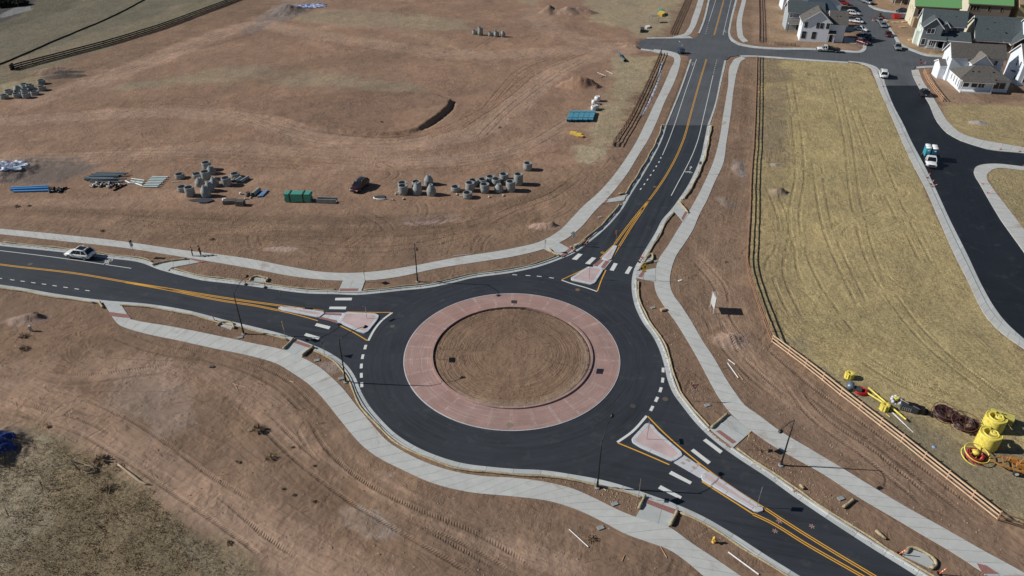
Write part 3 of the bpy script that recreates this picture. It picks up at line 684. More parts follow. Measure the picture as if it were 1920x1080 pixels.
# albedo regions: (photo outline, colour, edge softness m, strength, grassiness)
BROWN = (.228, .155, .108)
REG = [
 ('-500,215 -100,190 60,175 180,140 330,90 480,35 640,-60 1250,-60 1230,60 1200,92 1238,108 1200,190 1160,270 1140,310 1105,360 1010,402 860,418 600,425 300,415 0,402 -500,380', (.285, .188, .132), 5, 1, 0),
 ('-500,430 1000,440 1000,405 860,400 500,396 0,392 -500,385', (.255, .175, .122), 3, .7, 0),
 ('900,330 1140,300 1120,350 1030,425 900,430 ', (.25, .17, .118), 4, .8, 0),
 ('150,330 0,420 -300,430 -300,330 -60,280', (.27, .185, .13), 6, .6, 0),
 ('-600,260 -100,215 0,165 90,128 250,72 420,10 520,-50 640,-90 -600,-90', (.205, .178, .122), 3, 1, .7),
 ('-500,200 0,128 160,80 300,30 430,-10 470,-60 -500,-60', (.165, .150, .108), 2.5, .9, .8),
 ('-500,150 0,60 120,20 200,-30 -500,-30', (.13, .118, .085), 2.5, .9, 1),
 ('-300,130 -300,-60 140,-60 60,5 30,32 0,44', (.075, .072, .07), 2, 1, 0),
 ('0,28 28,14 55,10 60,18 20,30 0,34', (.24, .25, .26), .8, .8, 0),
 ('0,122 150,72 300,25 350,5 365,5 330,22 200,70 90,110 0,142', (.23, .19, .135), 2, .8, .4),
 ('195,168 330,142 480,123 600,138 720,150 800,163 800,175 700,170 600,162 470,152 330,158 240,170', (.28, .235, .165), 3.2, .6, .6),
 ('555,28 600,18 800,28 880,42 880,56 780,54 660,48 580,46', (.30, .25, .175), 3.0, .65, .6),
 ('1080,-30 1300,-30 1240,66 1200,66 1150,50 1120,40', (.33, .275, .185), 3, .85, .8),
 ('1000,-40 1040,-30 1000,12 970,4', (.30, .25, .18), 2, .6, .6),
 ('1160,105 1240,107 1200,180 1150,272 1130,280 1110,270 1120,210 1150,150', (.36, .295, .195), 2.5, .9, .8),
 ('1075,270 1140,278 1130,300 1105,310 1080,300', (.38, .33, .23), 1.6, .8, .8),
 ('480,48 560,20 590,8 640,-20 560,-20 480,34 440,52', (.27, .215, .18), 2, .6, 0),
 ('-100,330 0,345 60,352 130,340 190,312 120,292 80,287 0,298 -100,300', (.15, .128, .115), 2.0, .85, 0),
 ('470,190 560,180 650,172 760,172 820,180 849,193 846,203 825,222 808,234 790,245 770,251 742,254.5 705,255.5 660,253 610,246 560,236 510,224 468,214', (.225, .148, .104), .9, .75, 0),
 ('500,22 545,8 570,25 520,48', (.20, .175, .16), 1.5, .8, 0),
 # right of the road
 ('1395,108 1432,110 1420,250 1408,420 1402,500 1412,560 1450,640 1600,760 1880,975 1925,995 2200,1200 1900,1200 1750,1010 1500,850 1400,760 1310,640 1262,540 1262,500 1330,380 1370,250', (.25, .175, .124), 1.2, .85, 0),
 ('1428,112 1500,114 1600,119 1625,125 1650,170 1700,280 1760,417 1820,540 1862,610 1920,660 2100,760 2300,1300 2200,1210 1925,992 1880,968 1600,752 1447,628 1420,560 1405,480 1412,300', (.41, .33, .17), .7, 1, 1),
 ('1428,112 1475,113 1488,180 1486,250 1470,290 1450,300 1430,330 1420,300', (.225, .175, .12), 3.2, .8, .8),
 ('1500,118 1600,121 1640,160 1660,205 1600,210 1520,190', (.42, .34, .18), 3, .7, 1),
 ('1425,300 1470,290 1480,380 1470,470 1500,600 1450,620 1410,520', (.29, .225, .13), 2, .55, .9),
 ('1447,632 1500,640 1560,700 1640,750 1740,800 1920,860 2100,1000 2100,1130 1925,992 1700,830 1560,715', (.26, .22, .145), 2.2, .85, .6),
 ('1600,722 1650,748 1700,760 1770,800 1920,850 1920,960 1880,962 1740,858', (.215, .18, .125), 1.2, .6, .5),
 ('1408,0 1430,0 1427,80 1412,86', (.30, .21, .15), 1, .8, 0),
 ('1432,-40 1490,-40 1500,60 1500,84 1440,84', (.33, .235, .155), 1, .9, 0),
 ('1500,-10 1580,-10 1600,82 1610,94 1500,88', (.30, .21, .145), 1.5, .9, 0),
 ('1640,-20 1720,-20 1700,24 1655,20 1640,12', (.34, .235, .145), 1, .9, 0),
 ('1662,38 1720,38 1730,60 1760,85 1775,106 1738,102 1690,84 1672,55', (.33, .235, .15), 1, .9, 0),
 ('1722,100 1768,98 1775,106 1730,104', (.42, .33, .2), .7, .8, .4),
 ('1728,132 1780,130 1810,170 1850,195 1920,190 1920,140 2000,160 2000,215 1790,212 1760,190', (.30, .21, .145), 1.2, 1, 0),
 ('1765,198 1840,196 1920,200 2100,215 2100,290 1920,276 1845,265 1805,253 1782,235', (.37, .295, .16), 1.0, 1, 1),
 ('1868,317 1930,320 2100,332 2100,700 1990,560 1900,403 1858,345 1852,330', (.33, .27, .15), .8, 1, 1),
 # verges of the legs
 ('1310,60 1300,100 1290,108 1262,106 1268,98', (.30, .21, .145), 1, .5, 0),
 # south-west ground
 ('-300,700 150,640 400,680 560,760 640,850 800,925 1000,960 1200,1040 1400,1200 -300,1200', (.235, .163, .115), 6, .8, 0),
 ('-50,760 120,770 260,830 380,910 520,1000 760,1120 560,1120 420,1040 300,930 190,860 60,820 -60,820', (.27, .192, .138), 1.6, .9, 0),
 ('230,690 300,668 350,690 370,730 350,790 290,800 240,760', (.31, .232, .185), 3, .8, 0),
 ('-100,830 60,800 150,835 200,850 290,930 370,1000 420,1040 520,1100 -100,1150', (.225, .178, .112), 2.2, .9, .9),
 ('-100,850 60,815 110,860 90,950 60,1080 -100,1150', (.29, .25, .185), 3, .8, .9),
 ('340,1010 400,1040 480,1085 520,1120 420,1120', (.28, .235, .17), 1.5, .7, .8),
 ('560,760 640,810 720,880 900,950 1100,1010 1300,1110 1100,1110 900,1040 760,960 640,890', (.255, .18, .128), 2.5, .7, 0),
 ('700,890 735,890 720,915 690,905', (.34, .27, .24), 1, .6, 0),
 # far left
 ('0,160 60,145 110,140 60,168 0,190', (.36, .33, .2), 1.5, .6, .6),
]
LP = (.375, .262, .192); DP = (.17, .115, .077)
PATHS = [('468,216 510,227 560,239 610,249 660,256 705,258.5 742,257.5 768,254', .45, (.13, .085, .06), .85), ('480,60 420,80 300,110 200,140 100,190', 1.2, DP, .4), ('-100,235 0,228 150,218 320,210 480,228 620,264 760,272 880,252 960,202 1080,117 1190,92', 3.5, LP, .75), ('60,190 190,150 330,95 420,62 480,46 560,60 700,82 880,104 1010,99 1180,88', 4.5, LP, .75), ('0,300 200,292 420,280 640,290 860,300 1000,270 1100,215', 3, LP, .5),  # first entry: shade of the crease below the earth bank, painted in
 ('0,385 200,382 480,335 760,305 900,292 1060,235', 2.5, LP, .4), ('-40,735 60,742 200,820 350,915 500,1005 720,1110', 2.6, LP, .6), ('640,860 750,935 900,1005 1080,1070', 1.2, LP, .7), ('0,700 200,690 420,720 600,830', 2.4, LP, .4), ('1000,20 1040,60 1120,85', 5, LP, .6), ('560,60 640,50 800,70 900,105', 3, LP, .4),
 ('0,392 300,404 620,414 900,397 1060,347', 1.6, DP, .55), ('300,450 480,446 700,436 900,424 1000,408', 1.8, DP, .5), ('560,760 640,860 760,940 900,1000', .8, DP, .6), ('400,740 470,800 560,900 700,990', 1.0, DP, .4), ('120,690 160,645 240,640', 1.2, DP, .6), ('280,600 420,640 600,700', 1, DP, .3),
 ('480,190 620,205 760,190 850,175', 5, (.25, .165, .12), .6), ('0,130 300,190 600,120 900,80', 5, DP, .25), ('1310,480 1345,540 1350,600 1420,690 1520,790 1700,910', 1.6, LP, .35), ('1400,130 1385,300 1360,420', .9, DP, .5), ('1290,560 1340,650 1400,730', .7, DP, .4), ('1290,480 1350,640', .8, DP, .3),
 ('540,20 500,40 470,60', 3, (.22, .19, .175), .6)]
# flow guides: streaks follow these curves (photo curve, reach m)
GUIDES = [('-60,700 60,745 200,820 350,915 500,1005 720,1110', 9), ('210,640 330,665 450,715 560,795 680,900 850,980 1100,1070 1250,1140', 8),
          ('-100,400 150,415 300,428 600,440 900,430 1010,392 1100,330 1140,290', 9), ('-100,250 120,225 300,200 480,215 700,262 850,262 960,190 1080,105 1180,85', 10), ('0,290 250,285 480,282 720,300 900,300 1040,250', 10),
          ('-60,215 180,140 330,90 480,40 640,-40', 14), ('480,60 700,90 900,105 1040,70 1190,85', 10), ('560,30 800,40 1000,50 1100,60', 10), ('480,190 600,200 760,190 850,160', 9),
          ('1462,112 1490,300 1510,450 1570,600 1700,720 1940,905 2100,1000', 16), ('1615,130 1680,320 1740,480 1800,590 1940,710 2100,800', 14),
          ('1398,112 1385,260 1370,340 1345,430 1335,540 1400,690 1540,815 1850,1015 1950,1080', 7), ('1790,205 1850,230 1960,250', 12), ('1900,340 1930,420 2010,540', 8),
          ('60,-10 0,70 -200,120', 25)]
# tyre tracks (pairs of ruts)
TRACKS = ['95,740 130,752 230,795 300,840 380,900 480,960', '0,760 150,800 240,850 330,910 440,985 560,1070', '180,780 260,840 345,895 420,960 520,1050', '60,700 150,712 260,700 340,690', '200,620 300,655 420,675 520,715 600,790',
          '560,780 600,850 660,905 760,960 880,1010 1000,1080', '480,770 560,850 680,940 800,1010 940,1090', '500,620 560,640', '1340,560 1345,620 1400,690 1480,760', '1300,480 1350,540 1360,600 1440,690',
          '600,430 720,440 840,430 940,405', '540,450 660,470 760,465 860,445 960,415', '0,398 180,405 360,415 520,420', '870,460 900,430 960,395 1030,370 1090,330', '760,400 800,420 850,400', '700,300 740,330 690,350 600,345',
          '0,235 150,215 300,205 450,222 620,268 780,262 900,215 1000,140 1120,90', '0,222 200,206 330,198 470,214 640,258 800,250 920,200 1010,130', '0,292 250,286 500,290 760,300 960,280 1080,220', '0,310 260,300 480,310 740,318 940,296 1060,240', '200,150 330,100 470,52 600,40', '300,430 480,438 640,440 800,436 960,425', '900,260 950,210 1030,150 1100,110', '880,100 960,60 1040,48 1120,70', '330,60 520,62 700,82 880,103 1010,95 1150,85', '480,70 620,80 820,110 900,120 1000,100', '850,250 900,215 940,170 980,130 1060,100',
          '1480,150 1495,250 1500,330 1490,420 1520,520 1600,640', '1560,130 1590,260 1610,400 1650,520 1740,640 1900,770', '1440,340 1470,420 1460,520 1500,610', '1530,300 1560,450 1620,580', '1640,270 1690,400 1740,500', '1600,200 1650,330 1700,430', '1500,440 1510,520 1560,600', '1410,640 1500,720 1650,830 1850,985',
          '1600,660 1700,720 1830,760', '330,210 420,215 560,240', '700,130 780,110 860,90', '1470,700 1530,780 1640,860 1760,960']

def ground_height(X, Y):
    """height and inside-road mask for arrays of world positions"""
    rd = np.full(X.shape, -1e3)
    for pl in (main_poly, north_poly, new_poly): rd = np.maximum(rd, region(X, Y, pl, 4))
    wk = np.full(X.shape, -1e3)
    for A, B in walks: wk = np.maximum(wk, region(X, Y, [(q.x, q.y) for q in A]+[(q.x, q.y) for q in reversed(B)], 4))
    rm = np.full(X.shape, -1e3)
    for s_, _ in RAMPS: rm = np.maximum(rm, region(X, Y, XY(s_), 3))
    away = np.minimum(np.minimum(-rd, -wk), -rm)                 # metres from any paving
    rc = np.hypot(X-CEN.x, Y-CEN.y)
    h = np.full(X.shape, .075)
    h = h+.05*fbm(X, Y, 3.0, 4, 3)*sm(away, .4, 2.0)+.10*fbm(X, Y, 14, 2, 9)*sm(away, 2, 8)
    h = h+.035*fbm(X, Y, .8, 2, 5)*sm(away, .3, 1.5)
    h = np.where(-rd < .45, -.12, h)                             # under the asphalt and the kerbs
    h = np.where((wk > .25) | (rm > .25), -.05, h); h = np.where((away < .3) & (rd < -.4), np.minimum(h, .08), h)
    # central island: dished dirt with raked rings
    dome = .10+.16*sm(9.5-rc, 0, 8)+.03*fbm(X, Y, 1.2, 3, 8)
    h = np.where(rc < R_IS-.1, dome, h)
    for (px, py, a, b, hh, an, _) in MOUNDS:
        if hh <= 0: continue
        c = G(px, py); k = (np.abs(X-c.x) < 3*max(a, b)) & (np.abs(Y-c.y) < 3*max(a, b))
        if not k.any(): continue
        x, y = X[k]-c.x, Y[k]-c.y; ca, sa = math.cos(R(an)), math.sin(R(an))
        u, v = (x*ca+y*sa)/a, (-x*sa+y*ca)/b
        w_ = 1+.35*fbm(X[k], Y[k], max(a, b)*.5, 3, int(px)); rr = np.sqrt(u*u+v*v)*w_
        h[k] = h[k]+hh*(np.clip(1-rr/1.25, 0, 1)**1.25)*1.15*(1+.25*fbm(X[k], Y[k], .9, 3, 31))*sm(away[k], .2, 1)
    d = region(X, Y, BERM, 10); d = d+.5*fbm(X, Y, 1.6, 3, 77)
    fr, fs_ = pt_line(X, Y, BFRONT, 26); fr = np.where(np.abs(fr) < 26, fr, 99); fr = fr+.45*fbm(X, Y, 1.6, 3, 77); Lf = plen(BFRONT)
    ins = (d > -1.2)
    prog = np.clip(fs_/Lf, 0, 1); amp = (.6+.35*sm(prog, .55, .85))*sm(prog, 0, .1)
    af = np.abs(fr); lip = sm(af, 0, 1.1)*np.exp(-af/6.5)*(fr < 90)
    h = h+np.where(ins & (d > 0), amp*lip, 0)
    h = h-.36*np.exp(-((af-.2)/.5)**2)*sm(prog, .68, .8)*(fr < 90)
    # swale beside the left field fence
    return h, away, rd, rc
def hz(x, y):
    ys, t, H = GRID; wd = .60*min(max(y, 30), 330)+32
    i = min(max(int(np.searchsorted(ys, y))-1, 0), len(ys)-2); j = min(max(int(np.searchsorted(t, x/wd))-1, 0), len(t)-2)
    b = min(max((y-ys[i])/(ys[i+1]-ys[i]), 0), 1); a = min(max((x/wd-t[j])/(t[j+1]-t[j]), 0), 1)
    return float((H[i, j]*(1-a)+H[i, j+1]*a)*(1-b)+(H[i+1, j]*(1-a)+H[i+1, j+1]*a)*b)
def GP(px, py, dz=0.0):
    g = G(px, py); return Vector((g.x, g.y, max(hz(g.x, g.y), 0)+dz))

def make_ground():
    ys = [31.0]
    while ys[-1] < 330: ys.append(ys[-1]+max(.14, ys[-1]*.0026))
    pre = [-4000, -1500, -500, -150, -60, -20, 5, 18, 25, 29]; post = [345, 380, 450, 600, 900, 1500, 3000, 8000]
    ys = np.array(pre+ys+post)
    t = np.concatenate([[-60, -20, -8, -4, -2.2, -1.5, -1.2, -1.1], np.linspace(-1.03, 1.03, 760), [1.1, 1.2, 1.5, 2.2, 4, 8, 20, 60]])
    yc = np.clip(ys, 30, 330); Wd = .60*yc+32
    X = Wd[:, None]*t[None, :]; Y = np.repeat(ys[:, None], len(t), 1)
    ny, nx = X.shape; x = X.ravel(); y = Y.ravel()
    core = np.ones(x.shape, bool)
    h, away, rd, rc = ground_height(x, y)
    # colour
    C = np.tile(np.array(BROWN), (len(x), 1)); gr = np.zeros(len(x))
    wob = 1.0*fbm(x, y, 2.2, 4, 21)+.5*fbm(x, y, .6, 2, 22); wob2 = fbm(x, y, 12, 4, 23)
    for s_, c_, soft, st_, g_ in REG:
        poly = XY(s_); d = region(x, y, poly, soft, soft+6)
        a = sm(d+wob*soft*.9+wob2*(soft*2.2 if soft >= 2 else soft*.3), -soft*.6, soft*.6)*st_
        C = C*(1-a[:, None])+np.array(c_)*a[:, None]; gr = gr*(1-a)+g_*a
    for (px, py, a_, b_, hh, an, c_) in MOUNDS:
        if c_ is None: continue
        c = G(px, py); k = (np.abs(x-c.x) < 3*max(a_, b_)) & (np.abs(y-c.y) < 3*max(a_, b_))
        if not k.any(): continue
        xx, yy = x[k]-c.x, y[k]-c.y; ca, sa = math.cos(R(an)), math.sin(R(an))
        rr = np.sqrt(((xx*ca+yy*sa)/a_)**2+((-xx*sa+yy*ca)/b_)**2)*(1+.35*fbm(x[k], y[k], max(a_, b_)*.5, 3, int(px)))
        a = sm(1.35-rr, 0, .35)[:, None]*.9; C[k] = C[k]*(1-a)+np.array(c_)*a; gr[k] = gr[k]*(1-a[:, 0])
    isl = rc < R_IS; C[isl] = np.array((.232, .156, .107)); gr[isl] = 0
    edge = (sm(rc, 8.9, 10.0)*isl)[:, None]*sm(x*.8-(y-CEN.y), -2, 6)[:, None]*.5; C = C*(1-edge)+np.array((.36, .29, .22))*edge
    # soil tone changes, plus shade painted along the foot of the bank
    for s_, hw, c_, st_ in PATHS:
        u, s = pt_line(x, y, W(s_, 3), hw*2.5); m = np.abs(u)/hw+.45*fbm(x, y, hw*.8, 3, 61)
        a = (sm(1.35-m, 0, .7)*st_*(gr < .9)*np.where(rc < 18, 0, 1))[:, None]; C = C*(1-a)+np.array(c_)*a; gr = gr*(1-a[:, 0])
    f1, f2, f3 = fbm(x, y, 24, 3, 41), fbm(x, y, 6, 4, 43), fbm(x, y, 1.7, 3, 47)
    C = C*(1+.15*f1[:, None]+.15*f2[:, None]+.08*f3[:, None])*(1+np.outer(f2+f1, (.03, 0, -.04)))
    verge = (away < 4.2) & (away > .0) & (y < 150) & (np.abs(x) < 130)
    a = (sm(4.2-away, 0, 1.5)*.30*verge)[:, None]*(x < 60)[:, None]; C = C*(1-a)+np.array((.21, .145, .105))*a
    C = C*np.where(gr < .3, 1, 0)[:, None]*np.array((.985, .965, .965))+C*np.where(gr < .3, 0, 1)[:, None]; C = np.clip(C, .01, .9)
    # flow (streak) coordinates
    fu = np.zeros(len(x)); fs = np.zeros(len(x)); fw = np.zeros(len(x)); best = np.full(len(x), 1e9)
    for i, (s_, rad) in enumerate(GUIDES):
        q = W(s_, 4); u, s = pt_line(x, y, q, rad*1.0); m = np.abs(u)/rad
        k = (m < best) & (m < 1)
        best[k] = m[k]; fu[k] = u[k]+i*37.0; fs[k] = s[k]; fw[k] = sm(1-m[k], 0, .35)
    th = np.arctan2(y-CEN.y, x-CEN.x); 
    fu[isl] = rc[isl]*1.0; fs[isl] = (th*rc)[isl]; fw[isl] = sm(rc, 2.5, 6)[isl]*(np.abs(th[isl]) < 3.05)
    tu = np.full(len(x), 9.0); ts = np.zeros(len(x)); tw = np.zeros(len(x))
    extra = []
    rr_ = random.Random(5)
    for k in range(9):   # looping turning marks in the dirt
        pass
    for i, s_ in enumerate(TRACKS):
        q = W(s_, 1.5); L = plen(q); u, s = pt_line(x, y, q, 2.2); k = np.abs(u) < np.abs(tu)
        tu[k] = u[k]; ts[k] = s[k]+i*13.7; tw[k] = (sm(s[k], 0, 4)*sm(L-s[k], 0, 4)*sm(away[k], .3, 1.5))
    for i in range(60):  # short scuffs and partial arcs
        px = rr_.choice([rr_.uniform(30, 1050), rr_.uniform(1290, 1400), rr_.uniform(1440, 1700)]); py = rr_.uniform(400, 470) if px < 1100 and rr_.random() < .5 else rr_.uniform(620, 1060)
        if px > 1430: py = rr_.uniform(200, 640)
        c = G(px, py); r0 = rr_.uniform(4, 12); a0 = rr_.uniform(0, 6.3); q = [Vector((c.x+r0*math.cos(a0+t_*.12)-r0*math.cos(a0), c.y+r0*math.sin(a0+t_*.12)-r0*math.sin(a0))) for t_ in range(9)]
        L = plen(q); u, s = pt_line(x, y, q, 2.2); k = np.abs(u) < np.abs(tu)
        tu[k] = u[k]; ts[k] = s[k]+i*3.1; tw[k] = (sm(s[k], 0, 2)*sm(L-s[k], 0, 2)*sm(away[k], .3, 1.5))*.8
    tw = tw*np.where(rc < 20, 0, 1)
    # ruts as real relief
    rut = np.exp(-((np.abs(tu)-.85)/.16)**2)-.6*np.exp(-((np.abs(tu)-.55)/.14)**2)-.6*np.exp(-((np.abs(tu)-1.15)/.14)**2)
    h = h-.05*rut*tw
    global GRID
    GRID = (ys, t, h.reshape(X.shape))
    verts = np.empty((len(x), 3), np.float32); verts[:, 0] = x; verts[:, 1] = y; verts[:, 2] = h
    me = bpy.data.meshes.new('ground'); me.vertices.add(len(x)); me.vertices.foreach_set('co', verts.ravel())
    i = np.arange((ny-1)*(nx-1)); r_ = i//(nx-1); c_ = i % (nx-1); a = r_*nx+c_
    lo = np.stack([a, a+1, a+nx+1, a+nx], 1).astype(np.int32).ravel()
    me.loops.add(len(lo)); me.loops.foreach_set('vertex_index', lo); me.polygons.add(len(i))
    me.polygons.foreach_set('loop_start', np.arange(0, len(lo), 4, dtype=np.int32))
    me.polygons.foreach_set('use_smooth', np.ones(len(i), bool))
    me.update(calc_edges=True)
    def attr(nm, arr):
        at = me.attributes.new(nm, 'FLOAT_COLOR', 'POINT'); at.data.foreach_set('color', arr.astype(np.float32).ravel())
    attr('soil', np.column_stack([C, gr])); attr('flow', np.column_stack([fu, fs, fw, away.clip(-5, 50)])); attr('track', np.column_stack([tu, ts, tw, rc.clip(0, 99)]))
    o = bpy.data.objects.new('ground', me); col.objects.link(o); tag(o, kind='structure')
    return o
ground = make_ground()
def ground_mat():
    t = NT('soil_and_dry_grass'); p = t.pos()
    def at(nm):
        q = t.N('ShaderNodeAttribute'); q.attribute_name = nm; return q
    A = at('soil'); Fl = at('flow'); Tk = at('track')
    fu, fs, fw = t.sep(Fl.outputs['Vector']); tu, ts, tw = t.sep(Tk.outputs['Vector']); gr = A.outputs['Alpha']
    away = Fl.outputs['Alpha']
    notg = t.math('SUBTRACT', 1.0, gr)
    # streaks along the flow
    st1 = t.noise(t.comb(t.math('MULTIPLY', fu, 1.6), t.math('MULTIPLY', fs, .11)), 1.0, 5, .62)
    st2 = t.noise(t.comb(t.math('MULTIPLY', fu, 4.5), t.math('MULTIPLY', fs, .35), 7.0), 1.0, 3, .6)
    n1 = t.noise(p, .55, 8, .66, .4); n2 = t.noise(p, 3.2, 6, .7); n3 = t.noise(p, 14.0, 3, .7); big = t.noise(p, .07, 4, .55)
    sN = t.rng(st1, .3, .7); s2N = t.rng(st2, .3, .7)
    f = t.math('MULTIPLY', t.math('MULTIPLY', fw, t.rng(t.noise(p, .11, 4, .6), .42, .62)), .34)
    v = t.math('ADD', t.math('MULTIPLY', t.math('SUBTRACT', sN, .5), f), 1.0)
    v = t.math('ADD', v, t.math('MULTIPLY', t.math('SUBTRACT', s2N, .5), t.math('MULTIPLY', fw, .20)))
    v = t.math('ADD', v, t.math('MULTIPLY', t.math('SUBTRACT', n1, .5), .60))
    v = t.math('ADD', v, t.math('MULTIPLY', t.math('SUBTRACT', n2, .5), t.math('ADD', .38, t.math('MULTIPLY', gr, 1.1))))
    v = t.math('ADD', v, t.math('MULTIPLY', t.math('SUBTRACT', n3, .5), t.math('ADD', .30, t.math('MULTIPLY', gr, 1.4))))
    v = t.math('ADD', v, t.math('MULTIPLY', t.math('SUBTRACT', big, .5), .30))
    n5 = t.noise(p, 6.5, 2, .5); v = t.math('ADD', v, t.math('MULTIPLY', t.math('SUBTRACT', n5, .5), t.math('MULTIPLY', gr, 1.5)))
    # wheel ruts
    au = t.math('ABSOLUTE', tu); rc_ = t.math('ABSOLUTE', t.math('SUBTRACT', au, .85))
    rut = t.math('MULTIPLY', t.rng(rc_, .14, .32, 1.0, 0.0), tw)
    tread = t.math('SINE', t.math('ADD', t.math('MULTIPLY', ts, 20.0), t.math('MULTIPLY', au, 9.0)))
    brk = t.rng(t.noise(t.comb(t.math('MULTIPLY', ts, .25), 3.0), 1.0, 3, .6), .32, .5)
    rutb = t.math('MULTIPLY', rut, brk)
    v = t.math('SUBTRACT', v, t.math('MULTIPLY', rutb, t.math('ADD', .09, t.math('MULTIPLY', tread, .16))))
    # short scuffs and crumbled edges in several directions
    xx, yy, _ = t.sep(p); sc1 = None
    for k, (a, b, an) in enumerate(((.35, 2.6, .3), (.45, 3.2, 1.3), (.4, 2.2, 2.4))):
        ca, sa = math.cos(an), math.sin(an)
        u1 = t.math('ADD', t.math('MULTIPLY', xx, ca*a), t.math('MULTIPLY', yy, sa*a)); v1 = t.math('ADD', t.math('MULTIPLY', xx, -sa*b), t.math('MULTIPLY', yy, ca*b))
        q1 = t.rng(t.noise(t.comb(u1, v1, k*9.0), 1.0, 4, .65, .6), .60, .68); q1 = t.math('MULTIPLY', q1, t.rng(t.noise(p, .10+.03*k, 3, .6, k*.4), .50, .62))
        sc1 = q1 if sc1 is None else t.math('MAXIMUM', sc1, q1)
    v = t.math('SUBTRACT', v, t.math('MULTIPLY', t.math('MULTIPLY', sc1, notg), .30))
    pale = t.rng(t.noise(p, .06, 6, .68, .8), .50, .66); v = t.math('ADD', v, t.math('MULTIPLY', t.math('MULTIPLY', pale, notg), .20))
    vv = t.math('MAXIMUM', v, .35)
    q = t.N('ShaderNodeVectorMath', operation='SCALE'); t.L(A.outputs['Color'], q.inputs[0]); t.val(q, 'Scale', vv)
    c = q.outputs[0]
    # grass: straw against bare soil, in clumps
    g1 = t.rng(t.noise(p, 1.3, 7, .72), .52, .68)
    c = t.mix(t.math('MULTIPLY', t.math('MULTIPLY', g1, gr), .42), c, (.20, .15, .095))
    g2 = t.rng(t.noise(p, 9.0, 4, .7), .60, .72)
    c = t.mix(t.math('MULTIPLY', t.math('MULTIPLY', g2, gr), .5), c, (.46, .40, .25))
    gs = t.rng(t.noise(t.comb(t.math('MULTIPLY', fu, 2.4), t.math('MULTIPLY', fs, .025), 3.0), 1.0, 5, .7), .54, .62)
    c = t.mix(t.math('MULTIPLY', t.math('MULTIPLY', t.math('MULTIPLY', gs, gr), t.math('MULTIPLY', fw, t.rng(t.noise(p, .05, 3, .6), .4, .6))), .45), c, (.25, .19, .13))
    # scattered pale stones and dark clods on bare soil
    vo = t.N('ShaderNodeTexVoronoi'); vo.inputs['Scale'].default_value = 1.1; t.L(p, vo.inputs['Vector'])
    wn1 = t.N('ShaderNodeTexWhiteNoise', noise_dimensions='3D'); t.L(vo.outputs['Position'], wn1.inputs['Vector'])
    sz = t.math('MULTIPLY', t.rng(wn1.outputs[0], .72, 1.0), .13)
    spot = t.math('LESS_THAN', vo.outputs['Distance'], sz)
    c = t.mix(t.math('MULTIPLY', spot, .55), c, t.mix(t.math('GREATER_THAN', wn1.outputs[0], .93), (.10, .07, .05), (.48, .42, .35)))
    # dusty scatter of concrete slurry near the kerbs
    t.color(c, .95); t.b.inputs['Specular IOR Level'].default_value = .15
    # relief
    isl = t.math('LESS_THAN', Tk.outputs['Alpha'], 10.3)
    fs2 = t.math('MULTIPLY', fw, t.math('MAXIMUM', t.math('MULTIPLY', isl, 1.5), t.rng(t.noise(p, .09, 4, .65), .44, .60)))
    rg = t.N('ShaderNodeTexNoise'); rg.noise_type = 'RIDGED_MULTIFRACTAL'; rg.normalize = True; rg.inputs['Scale'].default_value = .8; rg.inputs['Detail'].default_value = 7; rg.inputs['Roughness'].default_value = .6; rg.inputs['Distortion'].default_value = .9; t.L(p, rg.inputs['Vector'])
    cl = t.noise(p, 1.6, 8, .68, .3); cm = t.noise(p, 6.0, 5, .72)
    patchy = t.rng(t.noise(p, .16, 4, .6), .42, .62, .25, 1.0)
    h = t.math('MULTIPLY', cl, t.math('MULTIPLY', patchy, .30))
    rmask = t.math('MULTIPLY', t.rng(t.noise(p, .13, 5, .6, .5), .48, .62), notg)
    h = t.math('ADD', h, t.math('MULTIPLY', t.math('MULTIPLY', rg.outputs['Fac'], rmask), .20))
    h = t.math('ADD', h, t.math('MULTIPLY', cm, t.math('ADD', t.math('MULTIPLY', patchy, .085), t.math('MULTIPLY', gr, .085))))
    h = t.math('SUBTRACT', h, t.math('MULTIPLY', t.math('MULTIPLY', sc1, notg), .07))
    h = t.math('ADD', h, t.math('MULTIPLY', t.math('MULTIPLY', st1, fs2), .20))
    h = t.math('ADD', h, t.math('MULTIPLY', t.math('MULTIPLY', st2, fs2), .10))
    h = t.math('ADD', h, t.math('MULTIPLY', rutb, t.math('SUBTRACT', t.math('MULTIPLY', tread, .03), .06)))
    b = t.N('ShaderNodeBump'); b.inputs['Strength'].default_value = .75; b.inputs['Distance'].default_value = 1.0
    t.L(h, b.inputs['Height']); t.L(b.outputs[0], t.b.inputs['Normal'])
    return t.m
ground.data.materials.append(ground_mat())

# ================================================================== THINGS
def px_m(y): return (y+351)/71.5
def dep(y): return PITCH+math.atan((y-540)/F)
M_BLK = mat('black_painted_metal', (.02, .02, .022), .45, .3)
M_GALV = mat('galvanised_steel', (.42, .43, .44), .45, .6)
M_DKGR = mat('dark_grey_plastic', (.06, .06, .065), .6)
M_WHITE = mat('white_plastic', (.78, .79, .80), .45)
M_CONC = mat('precast_concrete', (.31, .335, .335), .9, var=.3, scale=1.2)
M_CONCD = mat('dark_concrete_inside', (.23, .24, .25), .95, var=.2)
M_TYRE = mat('tyre_rubber', (.025, .025, .027), .9)
M_RIM = mat('alloy_rim', (.42, .43, .45), .35, .8)
M_GLASS = mat('tinted_car_glass', (.012, .015, .02), .12, var=.05, spec=.6)
M_RED = mat('red_plastic', (.55, .03, .03), .5)
M_ORANGE = mat('orange_plastic', (.75, .13, .05), .6)
M_YEL = mat('yellow_plastic', (.80, .68, .13), .6, var=.32, scale=4)
M_LAMP = mat('clear_lamp_lens', (.75, .75, .72), .2)
M_TAIL = mat('red_lamp_lens', (.35, .02, .02), .3)

